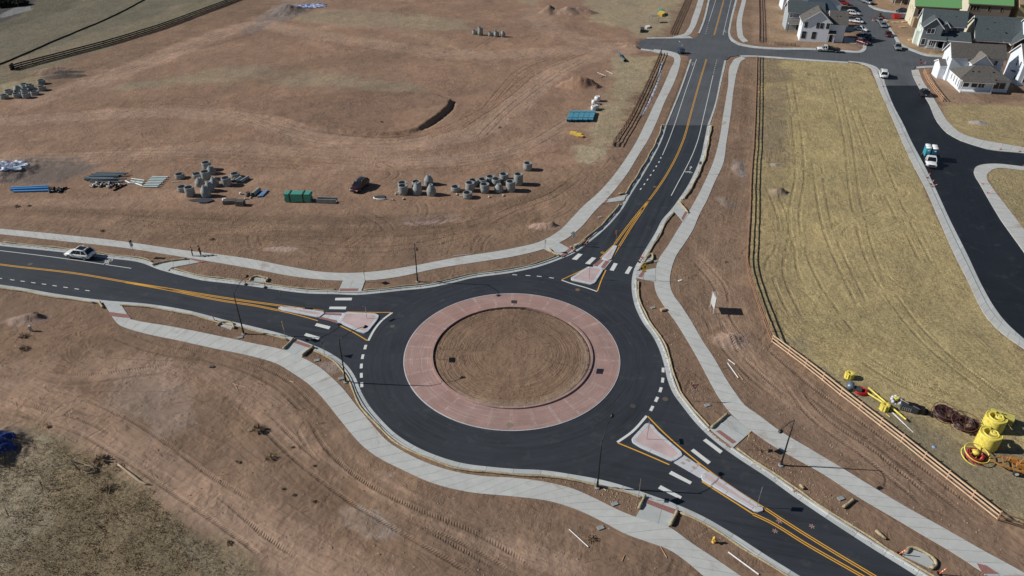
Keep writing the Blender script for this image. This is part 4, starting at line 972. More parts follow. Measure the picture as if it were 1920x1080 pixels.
# ---- street lamps
def lamp(bx, by, off, H=7.55, label=''):
    b = GP(bx, by); t = thing('street_lamp', label, 'street lamp', b, 0, 'street lamps round the roundabout')
    mb = MB(); mb.lathe([(.30, -.3), (.30, .10), (.24, .14)], 14, cap1=True); mb.build('footing', M_CONC, t)
    mb = MB(); mb.tube([(0, 0, .1), (0, 0, .14), (0, 0, .9), (0, 0, .95), (0, 0, 3.5), (0, 0, 6.85)], [.20, .13, .12, .095, .08, .06], 10); mb.build('pole', M_BLK, t)
    o = Vector((off[0], off[1], 0)); d = o.normalized(); L = o.length; pts = []
    for k in range(9):
        s = k/8; pts.append(d*(L-.35)*s+Vector((0, 0, 6.72+(H-6.72)*math.sin(s*math.pi/2)**.9)))
    mb = MB(); mb.tube(pts, [.045-.015*k/8 for k in range(9)], 8); mb.build('arm', M_BLK, t)
    c = d*L+Vector((0, 0, H-.05)); M = Matrix.Translation(c) @ Matrix.Rotation(math.atan2(d.y, d.x), 4, 'Z')
    mb = MB(); mb.smooth = True; mb.lathe([(.02, .16), (.10, .14), (.16, .05), (.25, -.08), (.26, -.11), (.0, -.11)], 14, M=M @ Matrix.Diagonal((1.35, .9, 1, 1))); hd = mb.build('lamp_head', M_BLK, t)
    mb = MB(); mb.lathe([(.0, -.115), (.19, -.115), (.17, -.15), (.0, -.17)], 12, M=M @ Matrix.Diagonal((1.35, .9, 1, 1))); mb.build('lens', M_LAMP, hd)
    return t
lamp(457.5, 627, (.97, 3.1), label='black curved-arm street lamp beside the left leg, its arm reaching over the yellow lines')
lamp(648.6, 717.4, (3.0, 1.7), label='black street lamp left of the circle, its arm over the left splitter island')
lamp(1119.7, 915, (1.3, 2.8), 7.9, label='black street lamp on the near verge below the circle, left of the lower crossing')
lamp(1463.6, 873.3, (-2.3, -2.35), 7.65, label='black street lamp on the right verge whose arm reaches back over the sidewalk')
lamp(783, 529, (.7, -2.9), 7.6, label='black street lamp on the far verge above the circle, before the sidewalk')

# ---- road signs
M_SBACK = mat('bare_aluminium_sign_back', (.33, .34, .35), .5, .5)
M_SRED = mat('sign_red', (.50, .03, .03), .5); M_SBLK = mat('sign_black', (.02, .02, .02), .5); M_SWHT = mat('sign_white', (.75, .75, .75), .5); M_SYG = mat('sign_yellow', (.80, .50, .02), .5)
def plate(t, shape, w_, h_, z, face, back=M_SBACK, name='sign_plate', deco=None):
    """plate in the local xz plane facing -y"""
    if shape == 'rect': pl = [(-w_/2, z-h_/2), (w_/2, z-h_/2), (w_/2, z+h_/2), (-w_/2, z+h_/2)]
    elif shape == 'diamond': pl = [(0, z-w_*.707), (w_*.707, z), (0, z+w_*.707), (-w_*.707, z)]
    elif shape == 'tri': pl = [(0, z-h_/2), (w_/2, z+h_/2), (-w_/2, z+h_/2)]
    n = len(pl); mb = MB(); v = [(a, -.045, b) for a, b in pl]+[(a, -.030, b) for a, b in pl]
    mb.add(v, [tuple(range(n))]); mb.m = 1; mb.add(v, [tuple(reversed(range(n, 2*n)))]+[(i, i+n, (i+1) % n+n, (i+1) % n) for i in range(n)])
    o = mb.build(name, [face, back], t)
    if deco: deco(o, pl, z)
    return o
def shape_on(o, polys, m, nm, y=-.049):
    mb = MB()
    for pl in polys: mb.add([(a, y, b) for a, b in pl], [tuple(range(len(pl)))])
    return mb.build(nm, m, o)
def ped(o, pl, z):
    s = .9
    P_ = [[(x*s, z+y*s) for x, y in q] for q in ([(-.05, .26), (.05, .26), (.05, .36), (-.05, .36)], [(-.09, -.02), (.09, -.02), (.07, .24), (-.07, .24)],
         [(-.22, -.34), (-.14, -.34), (.03, .0), (-.07, .02)], [(.10, -.34), (.18, -.34), (.07, .02), (-.02, .0)], [(.05, .20), (.20, .05), (.17, .0), (.05, .10)], [(-.05, .20), (-.20, .08), (-.17, .03), (-.05, .10)])]
    shape_on(o, P_, M_SBLK, 'walker_symbol')
def tri_in(o, pl, z):
    shape_on(o, [[(0, z-.18), (.22, z+.22), (-.22, z+.22)]], M_SWHT, 'sign_centre')
def arrow(o, pl, z):
    shape_on(o, [[(-.38, z-.05), (.15, z-.05), (.15, z+.05), (-.38, z+.05)], [(.15, z-.13), (.40, z), (.15, z+.13)]], M_SWHT, 'arrow')
def keepr(o, pl, z):
    shape_on(o, [[(-.05, z+.3), (.03, z+.3), (.03, z+.05), (-.05, z-.05)], [(-.05, z-.05), (.03, z+.05), (.2, z-.18), (.13, z-.25)], [(.05, z-.3), (.26, z-.3), (.26, z-.1)]], M_SBLK, 'arrow')
def chev(o, pl, z):
    P_ = []
    for c in (-.3, 0, .3): P_.append([(c-.12, z-.22), (c-.02, z-.22), (c+.12, z), (c+.02, z)]); P_.append([(c+.02, z), (c+.12, z), (c-.02, z+.22), (c-.12, z+.22)])
    shape_on(o, P_, M_SBLK, 'chevrons')
def sign(bx, by, ang, H, plates, label, dz=0.0, group='road signs round the roundabout'):
    t = thing('road_sign', label, 'road sign', GP(bx, by, dz), R(ang), group)
    mb = MB(); mb.box((0, 0, H/2-.15), (.05, .05, H+.3)); mb.build('post', M_GALV, t)
    for k in plates: plate(t, *k)
    return t
# ang: 0 = face toward the viewer (-y); 90 = face toward +x; -90 = face toward -x; 180 = away
sign(254, 483, 75, 3.1, [('rect', .55, .40, 2.95, M_SBLK, M_SBACK, 'sign_plate'), ('rect', .60, .75, 2.35, M_SWHT, M_SBACK, 'sign_plate', keepr)], 'tall sign with a black plate over a white one, behind the white car', group=None)
sign(531, 577.5, -80, 2.6, [('rect', .6, .75, 2.3, M_SWHT, M_SBACK, 'sign_plate', keepr)], 'keep-right sign on the pointed nose of the left splitter island', .15)
sign(688, 598.5, -130, 2.3, [('rect', .9, .30, 2.2, M_SBLK, M_SBACK, 'sign_plate', arrow)], 'narrow one-way sign on the broad end of the left splitter island', .15)
sign(536, 636, -66, 2.9, [('diamond', .75, .75, 2.55, M_SYG, M_SBACK, 'sign_plate', ped), ('rect', .6, .3, 1.85, M_SYG, M_SBACK)], 'pedestrian crossing sign seen from behind, left of the near ramp of the left crossing')
sign(609, 666, -100, 2.3, [('tri', .9, .78, 1.9, M_SRED, M_SBACK, 'sign_plate', tri_in)], 'give-way sign seen edge-on over the kerb left of the circle')
sign(821, 675, -85, 1.6, [('rect', 1.05, .55, 1.25, M_SWHT, M_SBACK, 'sign_plate', chev)], 'low chevron sign just inside the left rim of the central island', group='chevron signs on the central island')
sign(964, 579, 176, 1.5, [('rect', .85, .55, 1.2, M_SWHT, M_SBACK, 'sign_plate', chev)], 'low chevron sign at the far rim of the central island, its back showing', group='chevron signs on the central island')
sign(1095.5, 696, 75, 1.6, [('rect', 1.05, .55, 1.25, M_SWHT, M_SBACK, 'sign_plate', chev)], 'low chevron sign just inside the right rim of the central island', group='chevron signs on the central island')
sign(1021.5, 474, 110, 2.4, [('tri', .9, .78, 2.0, M_SRED, M_SBACK, 'sign_plate', tri_in)], 'give-way sign edge-on on the far verge, left of the ramp of the upper crossing')
sign(1074, 462, 155, 2.6, [('diamond', .75, .75, 2.3, M_SYG, M_SBACK, 'sign_plate', ped), ('rect', .6, .3, 1.65, M_SYG, M_SBACK)], 'pedestrian crossing sign with its grey back showing, beside the left ramp of the upper crossing')
sign(1154, 462, 165, 2.9, [('rect', .6, .75, 2.5, M_SWHT, mat('weathered_red_brown_plate', (.30, .13, .09), .6), 'sign_plate', keepr)], 'keep-right sign with a reddish back on the far nose of the upper splitter island', .15)
sign(1104.5, 524.5, 170, 2.5, [('rect', .9, .30, 2.35, M_SBLK, M_SBLK, 'sign_plate', arrow)], 'one-way sign on the broad end of the upper splitter island', .15)
sign(1206, 527, -8, 2.9, [('diamond', .80, .8, 2.5, M_SYG, M_SBACK, 'sign_plate', ped), ('rect', .6, .3, 1.75, M_SYG, M_SBACK)], 'yellow pedestrian crossing sign facing the viewer at the right end of the upper crossing')
sign(1298, 753, 8, 2.7, [('tri', .9, .78, 2.35, M_SRED, M_SBACK, 'sign_plate', tri_in)], 'red triangular give-way sign on the verge right of the circle')
sign(1212.5, 825, 85, 2.5, [('rect', .9, .30, 2.35, M_SBLK, M_SBACK, 'sign_plate', arrow)], 'thin one-way sign seen edge-on on the broad end of the lower right splitter island', .15)
sign(1196.5, 936, -104, 2.9, [('diamond', .75, .75, 2.55, M_SYG, M_SBACK, 'sign_plate', ped), ('rect', .6, .3, 1.85, M_SYG, M_SBACK)], 'pedestrian crossing sign on the near verge left of the lower ramp')
sign(1418.5, 951, 60, 2.9, [('rect', .6, .75, 2.45, M_SWHT, M_SBACK, 'sign_plate', keepr)], 'keep-right sign on the tail of the lower right splitter island', .15)
sign(1310, 327, 160, 2.7, [('rect', .5, .65, 2.35, M_SWHT, mat('blue_grey_plate', (.10, .12, .16), .5), 'sign_plate', keepr)], 'small cycle-lane sign on the right verge of the far leg, beside the cycle symbol')
sign(1396, 844, 70, 2.9, [('diamond', .75, .75, 2.5, M_SYG, M_SYG, 'sign_plate', ped), ('rect', .6, .3, 1.8, M_SYG, M_SYG)], 'yellow pedestrian crossing sign seen edge-on, right of the right-hand ramp')
sign(685, 530, -82, 2.3, [('diamond', .7, .7, 2.0, M_SYG, M_SYG, 'sign_plate', ped)], 'yellow pedestrian sign at the corner of the ramp above the left crossing')

# ---- channelizer posts
def delineator(bx, by, label, lean=0.0, la=0.0, dz=0.0, g='orange channelizer posts by the inlets'):
    t = thing('channelizer_post', label, 'traffic post', GP(bx, by, dz), R(la), g)
    M = Matrix.Rotation(R(lean), 4, 'Y')
    mb = MB(); mb.lathe([(.26, 0), (.26, .05), (.10, .08)], 8, cap0=True, cap1=True, M=M); mb.build('base', M_BLK, t)
    mb = MB(); mb.lathe([(.06, .06), (.055, .42), (.055, .56), (.05, .72), (.05, .86), (.045, 1.05)], 8, cap1=True, M=M); mb.build('tube', M_ORANGE, t)
    mb = MB(); mb.lathe([(.060, .44), (.058, .55)], 8, M=M); mb.lathe([(.056, .74), (.054, .85)], 8, M=M); mb.build('reflective_band', M_SWHT, t)
for q in ((461, 534, 'orange channelizer post at the left end of the inlet above the left leg', 0), (497.5, 539.5, 'orange channelizer post at the right end of the inlet above the left leg', 0),
          (1076.5, 471.5, 'orange post at the foot of the left ramp of the upper crossing', 4), (1100, 455, 'orange post on the left kerb of the far leg, just above the inlet', 25), (1096, 459, 'leaning orange post next to the upright one on the left kerb', 40),
          (1204, 484, 'upright orange post on the right kerb of the far leg, top of the cluster', 14), (1201, 488, 'orange post in the middle of the cluster on the right kerb', 30), (1198.5, 492, 'lowest orange post of the cluster on the right kerb', 20),
          (1685, 1041, 'orange post beside the inlet at the lower right corner', 22), (1760, 1078, 'orange post near the bottom edge below the right inlet', 20), (404, 604, 'orange post at the inlet below the left leg', -18),
          (1739, 334, 'orange post on the kerb of the black side street, just below the white truck', 10), (1745, 346, 'orange post on the kerb of the side street, lower of the pair below the truck', 16), (1747, 350, 'fallen orange post beside the pair below the truck', 60),
          (1842, 346, 'leaning orange post on the corner kerb right of the side street, upper one', 30), (1852, 363, 'leaning orange post on the corner kerb right of the side street, lower one', 35), (1656, 163, 'orange post at the start of the black asphalt, left kerb', 0),
          (1723, 160, 'orange post at the start of the black asphalt, right kerb', 0), (1876, 281, 'orange post on the upper kerb of the side branch, left one', 0), (1912, 285, 'orange post on the upper kerb of the side branch, right one', 0),
          (1732, 122, 'orange post at the street corner beside the rail fence', 20), (1917, 312, 'orange post lying on the lower kerb of the side branch', 40)):
    delineator(q[0], q[1], q[2], q[3], (q[0]*37) % 60-30, .08)

# ---- fences
M_TAN = mat('new_tan_timber', (.52, .31, .19), .8, var=.25, scale=.8)
M_PALE = mat('pale_timber_rail', (.66, .46, .31), .8, var=.2, scale=.8)
M_DKW = mat('dark_stained_timber', (.085, .055, .042), .85, var=.3, scale=.8)
def fence(path, label, gap=2.44, H=1.3, rails=3, mp=M_TAN, mr=M_PALE, rw=.14, name='rail_fence', cat='fence', rz=None, th=.05):
    q = W(path, .5); L = plen(q); n = max(1, round(L/gap)); o0 = GP(*P(path)[0]); o0.z = 0
    t = thing(name, label, cat, o0)
    st = [cut(q, 0, L*i/n)[-1] if i else q[0] for i in range(n+1)]
    hs = [max(hz(p.x, p.y), 0) for p in st]
    pm = MB(); pm.box((0, 0, H/2-.1), (.11, .11, H+.3)); first = None
    for i, (p, h) in enumerate(zip(st, hs)):
        if i >= 100: break
        if first is None: first = pm.build('fence_post', mp, t); o = first
        else: o = first.copy(); col.objects.link(o); o.parent = t
        d = st[min(i+1, n)]-st[max(i-1, 0)]
        o.location = (p.x-o0.x, p.y-o0.y, h); o.rotation_euler = (0, 0, math.atan2(d.y, d.x))
    for k in range(rails):
        z = H-.12-k*(H-.38)/max(1, rails-1); mb = MB()
        for i in range(n):
            a, b = st[i], st[i+1]; d = (b-a).normalized(); nn = Vector((-d.y, d.x))*.08
            j = [rnd.uniform(-.02, .02) for _ in range(2)]
            mb.beam((a.x-o0.x-nn.x, a.y-o0.y-nn.y, hs[i]+z+j[0]), (b.x-o0.x-nn.x, b.y-o0.y-nn.y, hs[i+1]+z+j[1]), th, rw)
        mb.build('rail', mr, t)
    return t
fence('1419,108 1416,200 1413,267 1407,350 1405,410 1401,470 1400,500 1412,545 1438,620 1446,642', 'long reddish rail fence running away from the viewer left of the straw field', H=1.35, mr=mat('reddish_timber', (.30, .17, .11), .85), mp=mat('reddish_timber', (.30, .17, .11), .85), th=.06, rw=.16)
fence('1446.5,643 1500,683 1600,762 1700,840 1800,920 1869,976', 'pale new three-rail timber fence running diagonally at the lower right, beside the yellow coils', H=1.35, gap=3.0, rw=.17)
fence('1869,976 1930,996 2010,1024', 'short brown continuation of the rail fence at the right edge', mp=mat('brown_timber', (.20, .11, .07), .85), mr=mat('brown_timber', (.20, .11, .07), .85))
fence('1423.5,80 1424,40 1423,0 1422,-40', 'dark rail fence along the far right verge, above the crossing street', mp=M_DKW, mr=M_DKW, H=1.4)
fence('1240,100 1231,122 1205,180 1177,235 1150,276', 'dark three-rail fence with snow behind it, left of the far leg below the crossing', mp=M_DKW, mr=mat('reddish_brown_rail', (.15, .075, .05), .85), H=1.4, rw=.18)
fence('1257,66 1270,38 1286,2 1305,-40', 'dark three-rail fence left of the far leg, above the crossing street', mp=M_DKW, mr=M_DKW, H=1.4, rw=.18)
fence('27,128 17,133 60,122 120,106 200,85 300,54 400,17 440,2 560,-40', 'long dark rail fence crossing the upper left corner', mp=mat('black_stained_timber', (.03, .024, .022), .85), mr=mat('black_stained_timber', (.03, .024, .022), .85), H=1.45, gap=3.2, rw=.34, th=.18)
fence('1731,138 1742,158 1755,176 1767,191', 'tan rail fence beside the black side street, in front of the white house', H=1.3, gap=2.0, rw=.16, mr=M_TAN)
fence('1731,138 1750,135.5 1771,133', 'short tan rail fence facing the crossing street beside the white house', H=1.2, gap=2.4, rw=.16)
fence('1452,84 1470,85.5 1491,87', 'low brown picket rail at the street corner left of the white house', H=.9, gap=1.2, rw=.1, mp=mat('brown_timber', (.20, .11, .07), .85), mr=mat('brown_timber', (.20, .11, .07), .85))
# silt fence far left
def silt(path, label):
    q = W(path, 2.0); o0 = Vector((q[0].x, q[0].y, 0)); t = thing('silt_fence', label, 'silt fence', o0); mb = MB(); v = []
    for i, p in enumerate(q):
        h = max(hz(p.x, p.y), 0); w_ = .12*math.sin(i*1.7); v += [(p.x-o0.x+w_, p.y-o0.y, h-.1), (p.x-o0.x+w_*.5, p.y-o0.y+.05, h+.36)]
    mb.add(v, [(2*i, 2*i+2, 2*i+3, 2*i+1) for i in range(len(q)-1)]); mb.build('fabric', mat('black_silt_fabric', (.035, .032, .03), .9), t)
    mb = MB(); mb.box((0, 0, .35), (.05, .05, .6)); f = None
    for i in range(0, len(q), 3):
        p = q[i]; 
        if f is None: f = mb.build('stake', M_TAN, t); o = f
        else: o = f.copy(); col.objects.link(o); o.parent = t
        o.location = (p.x-o0.x, p.y-o0.y, max(hz(p.x, p.y), 0))
silt('-60,142 0,122 50,101 100,79 150,58 200,37 240,17 280,-5 330,-34', 'low black silt fence running across the upper left corner, behind the dark rail fence')

# ---- straw logs along the kerbs
M_STRAW = mat('weathered_straw', (.42, .35, .22), .95, var=.45, scale=5)
NAMES = ['along the far kerb of the left leg', 'between the two ramps of the left leg, far side', 'round the bend from the left leg to the upper crossing', 'along the left kerb of the far leg above its crossing', 'along the left kerb of the far leg towards the side crossing',
         'along the right kerb of the far leg beside the cycle symbol', 'along the right kerb of the far leg down to the inlet', 'down the right side of the circle', 'along the right kerb of the lower right leg',
         'along the near kerb at the far left of the left leg', 'along the near kerb of the left leg by the street lamp', 'round the lower left rim of the circle', 'along the near kerb of the lower right leg by the hydrant']
def log(path, label, r=.12, dz=.10, grp='straw logs laid along the kerbs'):
    o0 = path[0]; mb = MB(); pts = []; rs = []
    for i, p in enumerate(path):
        pts.append((p.x-o0.x, p.y-o0.y, r*.8+dz+.02*math.sin(i*.9))); rs.append(r*(1+.16*math.sin(i*1.3)+rnd.uniform(-.12, .12)))
    mb.tube(pts, rs, 7); o = mb.build('straw_log', M_STRAW, loc=(o0.x, o0.y, 0)); tag(o, label, 'straw log', grp); return o
for i, (path, side, a, b) in enumerate(runs):
    if i == 7-2: pass
    L = b-a; a2, b2 = a+.5, b-.5
    q = cut(path, a2, b2); q = [p for p in q]; q = offs(q, side*.92)
    q = [p+n*.07*math.sin(k*.45+i) for k, (p, n) in enumerate(zip(q, normals(q)))]
    # keep only what lies near the picture
    q = [p for p in q if p.y < 185 and abs(p.x) < 110 and p.y > 34]
    if len(q) > 3: log(q, 'tan straw log '+NAMES[i], r=.12 if i not in (3, 4, 5) else .17)
for pts, lb in (('1197,957 1203,945 1209,932', 'short straw log along the left edge of the lower crossing ramp'), ('1256,988 1263,975 1270,960', 'straw log along the right edge of the lower crossing ramp'),
                ('532,657 543,646 552,636', 'dark straw log beside the left edge of the ramp below the left crossing'), ('567,669 577,661 588,652', 'straw log beside the right edge of the ramp below the left crossing'),
                ('1333,805 1348,792 1363,779', 'straw log along the upper edge of the right-hand ramp'), ('286,499 305,494 330,490 350,488', 'straw log along the upper edge of the far left ramp'), ('1273,381 1282,391 1290,401', 'pale straw log along the right edge of the upper right ramp'),
                ('469,530 474,522 480,520 497,523 503,524 499,530', 'straw log bent round the inlet above the left leg'), ('408,612 420,606 433,607 440,618', 'straw log bent round the inlet below the left leg'),
                ('1211,486 1222,478 1224,484 1221,492 1206,497 1203,500', 'straw log bent round the inlet beside the upper right kerb'), ('1697,1039 1707,1029 1715,1030 1735,1040 1752,1054 1754,1063 1744,1068', 'thick straw log curled round the inlet at the lower right'),
                ('1641,998 1648,1004 1660,1013', 'short straw log on the right verge above the lower right inlet'), ('187,568 191,575 194,579', 'stub of straw log left of the first near ramp'), ('1580,954 1590,947 1599,939', 'broken pale straw log lying loose on the right verge'),
                ('1499,912 1506,919', 'stub of straw log at the kerb of the right verge'), ('1028,468 1040,478 1049,482', 'straw log along the lower edge of the upper left ramp'), ('1069,466 1085,462 1098,452', 'straw log at the inlet of the upper left kerb'),
                ('1160,366 1171,365', 'stub of straw log at the far ramp on the left kerb')):
    log(W(pts, .35), lb, r=.16, dz=.12 if 'ramp' not in lb else .16, grp=None)
# concrete inlet pads
for s_, lb in (('472,527 478,521 498,524 499,533 470,532', 'concrete inlet pad above the left leg'), ('410,611 420,605 437,609 434,620', 'concrete inlet pad below the left leg'), ('1203,488 1222,481 1222,492 1204,498', 'concrete inlet pad beside the upper right kerb'),
               ('1690,1042 1708,1031 1736,1041 1752,1058 1742,1067', 'concrete inlet pad at the lower right'), ('1071,466 1077,459 1094,455 1088,463', 'concrete inlet pad beside the upper left kerb')):
    fill('inlet_pad', XY(s_), .15, M_RAMP, label=lb)

# ---- manhole rings
def ring(x, top, bot, kind='riser', dia=1.8, holes=0, label='', grp='concrete manhole sections', lift=0):
    s = px_m(bot); a = dep(bot); half = dia/2*s*math.sin(a); by = bot-half; h = max(.5, (bot-top-2*half)/(px_m(by)*math.cos(a)))
    r = dia/2; b = GP(x, by)
    if kind == 'cone': h = (bot-top-half-.3*s*math.sin(a))/(s*math.cos(a))
    t = thing('manhole_cone' if kind == 'cone' else 'manhole_ring', label, 'manhole section', (b.x, b.y, b.z-.03), rnd.uniform(0, 6), grp)
    mb = MB(); mb.smooth = True; th = .16
    if kind == 'riser':
        mb.lathe([(r-th, .02), (r+.0, .02), (r, h*.45), (r, h-.12)], 24); 
        mb.smooth = False; mb.lathe([(r, h-.12), (r-.04, h-.11), (r-.04, h), (r-th, h)], 24); mb.build('wall', M_CONC, t)
        mb = MB(); mb.smooth = True; mb.lathe([(r-th, h), (r-th, .02), (0, .05)], 24); mb.build('inside', M_CONCD, t)
        mb = MB()
        for k in range(3): mb.box((-(r-th)+.12, 0, .3+k*.35), (.2, .3, .03))
        mb.build('step_iron', M_BLK, t)
    else:
        c = h*.48
        mb.lathe([(r*.98, .0), (r, .03), (r, c*.98)], 24); mb.lathe([(r, c*.98), (r*.96, c+.05*h), (r*.46, h*.92)], 24); mb.smooth = False
        mb.lathe([(r*.46, h*.92), (r*.44, h), (r*.24, h), (r*.24, h*.8)], 18); mb.build('wall', M_CONC, t)
        mb = MB(); mb.lathe([(r*.24, h), (r*.24, h*.55), (0, h*.5)], 14); mb.build('opening', M_CONCD, t)
    if holes:
        for an in (-1.2, 1.6):
            mb = MB(); c = Vector((math.cos(an), math.sin(an), 0)); mb.tube([c*(r-.05)+Vector((0, 0, .32)), c*(r+.012)+Vector((0, 0, .32))], .13, 10); mb.build('lifting_hole', M_CONCD, t)
    return t
A_ = [(338.2, 322.8, 337.9, 0, 1, 'squat ring with a side hole, standing alone left of the left cluster'), (389.3, 301.5, 322, 0, 0, 'ring at the very back of the left cluster'), (397, 310.8, 330, 1, 0, 'cone just below the hindmost ring of the left cluster'),
      (370.5, 322.3, 336, 0, 0, 'short ring left of the tall grey ring, back row of the left cluster'), (387.7, 318.6, 340, 0, 0, 'tall ring in the centre of the left cluster'), (376, 333, 352.5, 1, 1, 'pale cone with a side hole, left of centre in the left cluster'),
      (402.8, 332, 352.5, 1, 0, 'upper of the three cones in a diagonal row, left cluster'), (394, 339.5, 362, 1, 0, 'middle of the three cones in a diagonal row, left cluster'), (387, 347, 372, 1, 0, 'lowest of the three cones in a diagonal row, left cluster'),
      (426, 329.6, 351.5, 0, 0, 'dark ring beside the lying pipes, right part of the left cluster'), (441.5, 322, 336, 0, 0, 'short ring above the lying pipes, far right of the left cluster'), (343, 346, 362, 0, 0, 'short ring left of the tall front ring, left cluster'),
      (358, 347, 371, 0, 0, 'tall front ring at the lower left of the left cluster'),
      (755.8, 339, 361, 0, 0, 'ring half hidden behind the leftmost tall ring of the middle group'), (756.6, 344.5, 368.3, 0, 0, 'tall ring at the left end of the middle group'), (781.5, 336.7, 357, 0, 0, 'ring behind the first cone of the middle group'),
      (783, 342, 368, 1, 0, 'left-hand cone of the middle group'), (804, 327.3, 350, 1, 0, 'tall pointed cone at the back of the middle group'), (809, 345.3, 369.8, 1, 1, 'ribbed cone at the right end of the middle group'),
      (854.5, 346, 362.5, 0, 1, 'squat ring at the left end of the right cluster'), (876.9, 356.7, 374.7, 0, 0, 'ring standing in front of the right cluster, nearest the road'), (881.6, 338.8, 362, 0, 0, 'tall ring second from the left in the right cluster'),
      (887.8, 333.6, 352, 0, 0, 'ring behind the second tall one of the right cluster'), (905.3, 332, 350, 0, 0, 'small back-row ring of the right cluster, above the middle tall ring'), (909, 341, 364, 0, 0, 'tall ring in the middle of the front row of the right cluster'),
      (919.8, 326.9, 345, 0, 0, 'ring in the back row of the right cluster, third from its right end'), (930.8, 331.3, 349, 0, 0, 'ring right behind the cone of the right cluster'), (935.5, 343.8, 363, 1, 0, 'only cone of the right cluster'),
      (944.8, 322.7, 341, 0, 0, 'hindmost ring of the right cluster'), (957.3, 336.3, 362, 0, 1, 'tall ring right of the cone in the right cluster'), (972, 323, 350, 0, 1, 'tall ring at the right end of the right cluster'),
      (989.4, 302.3, 322.3, 0, 0, 'brownish ring standing alone beyond the right cluster')]
for x, tp, bt, k, ho, lb in A_: ring(x, tp, bt, 'cone' if k else 'riser', 1.78, ho, 'grey concrete '+lb)
for x, tp, bt, k, lb in ((890, 55.9, 65.5, 0, 'first ring from the left in the small far row'), (900.9, 50.5, 67.3, 0, 'tallest ring in the small far row'), (920, 59.5, 68.6, 0, 'middle ring of the small far row'), (930.8, 58.2, 70.2, 0, 'ring beside the cone in the small far row'), (942.8, 58.2, 70.7, 1, 'cone at the right end of the small far row')):
    ring(x, tp, bt, 'cone' if k else 'riser', 1.65, 0, 'distant concrete '+lb)
for x, tp, bt, k, lb in ((9.6, 176, 187.5, 0, 'lowest ring at the left edge of the picture'), (18, 167, 179, 0, 'ring behind the lowest one at the left edge'), (33.5, 173, 185.5, 0, 'second ring of the front row at the left edge'), (35, 160, 175, 1, 'only pale cone in the left-edge group'),
                         (51, 173, 186, 0, 'third ring of the front row at the left edge'), (49, 165.5, 178, 0, 'ring above the third front one in the left-edge group'), (50, 159, 171, 0, 'ring at the middle of the left-edge group'), (47, 155.5, 167, 0, 'hindmost ring of the left-edge group'),
                         (58, 157, 170, 0, 'broad dark ring at the back right of the left-edge group'), (66.5, 169, 180, 0, 'squat ring at the right end of the front row, left-edge group'), (80, 160, 172, 0, 'separate ring right of the left-edge group'), (79, 148.5, 160, 0, 'farthest separate ring above the left-edge group')):
    ring(x, tp, bt, 'cone' if k else 'riser', 1.9, 0, 'blue-grey concrete '+lb)

# ---- pipes and bundles
ORD = ['first pipe', 'second pipe', 'third pipe', 'fourth pipe', 'fifth pipe', 'sixth pipe', 'seventh pipe', 'eighth pipe', 'ninth pipe', 'tenth pipe', 'eleventh pipe', 'twelfth pipe', 'thirteenth pipe', 'fourteenth pipe', 'fifteenth pipe']
M_LBLUE = mat('light_blue_pvc', (.14, .43, .58), .4, var=.1); M_BLUEP = mat('blue_pvc', (.10, .34, .68), .4, var=.1)
M_GPIPE = mat('blue_grey_pvc', (.10, .145, .18), .5, var=.2); M_WPIPE = mat('pale_pvc', (.62, .74, .74), .4, var=.1)
M_GREEN = mat('sea_green_pvc', (.09, .40, .31), .4, var=.15); M_STRAP = mat('timber_strap', (.06, .10, .05), .8)
def pipe(a, b, r, m, label, grp, dz=0.0, name='pipe', n=10):
    A, B = GP(*a), GP(*b); z = max(A.z, B.z)+r+dz; A.z = B.z = z; c = (A+B)/2; d = (B-A)
    t = MB(); e = d.normalized()
    t.smooth = True; t.tube([-d/2, d/2], r, n, caps=False)
    t.tube([d/2-e*.01, -d/2+e*.01], r*.88, n, caps=False); t.smooth = False
    t.tube([-e*.03, e*.03], r*.87, n)
    o = t.build(name, m, loc=c); tag(o, label, 'pipe', grp); return o
def bundle(corner, dx, dy, nx, nz, r, L, m, label, grp=None, ang=0.0):
    """pipes lying along local y, stacked nx by nz"""
    t = thing('pipe_bundle', label, 'pipe bundle', corner, ang, grp); mb = MB()
    for k in range(nz):
        for i in range(nx):
            x = (i+.5)*2*r; z = (k+.5)*2*r+.1; j = rnd.uniform(-.12, .12)
            mb.tube([(x, j, z), (x, L+j, z)], r*.98, 8, caps=False); mb.tube([(x, L+j-.02, z), (x, j+.02, z)], r*.8, 8, caps=False)
            mb.tube([(x, j+.5, z), (x, j+.53, z)], r*.8, 8)
    mb.build('pipes', m, t)
    mb = MB(); w_ = nx*2*r; h_ = nz*2*r+.1
    for y in (L*.2, L*.8):
        mb.box((w_/2, y, .05), (w_+.1, .1, .1)); mb.box((w_/2, y, h_+.03), (w_+.1, .1, .06))
        mb.box((-.03, y, h_/2), (.05, .1, h_)); mb.box((w_+.03, y, h_/2), (.05, .1, h_))
    mb.build('strap_frame', M_STRAP, t); return t
# light blue bundles beside the far left fence: five side by side
a0, a1, b0 = GP(1062, 229.5), GP(1112, 229.5), GP(1069, 212)
dirn = Vector((b0.x-a0.x, b0.y-a0.y)); ang = math.atan2(dirn.y, dirn.x)-math.pi/2; W5 = (a1-a0).length/5
for i in range(5):
    p = a0.lerp(a1, i/5)
    bundle(p, 0, 0, 9, 4, (W5-.10)/18, 6.3, M_LBLUE, ['leftmost', 'second from the left', 'middle', 'second from the right', 'rightmost'][i]+' of the five light blue pipe bundles left of the far leg', 'light blue pipe bundles', ang)
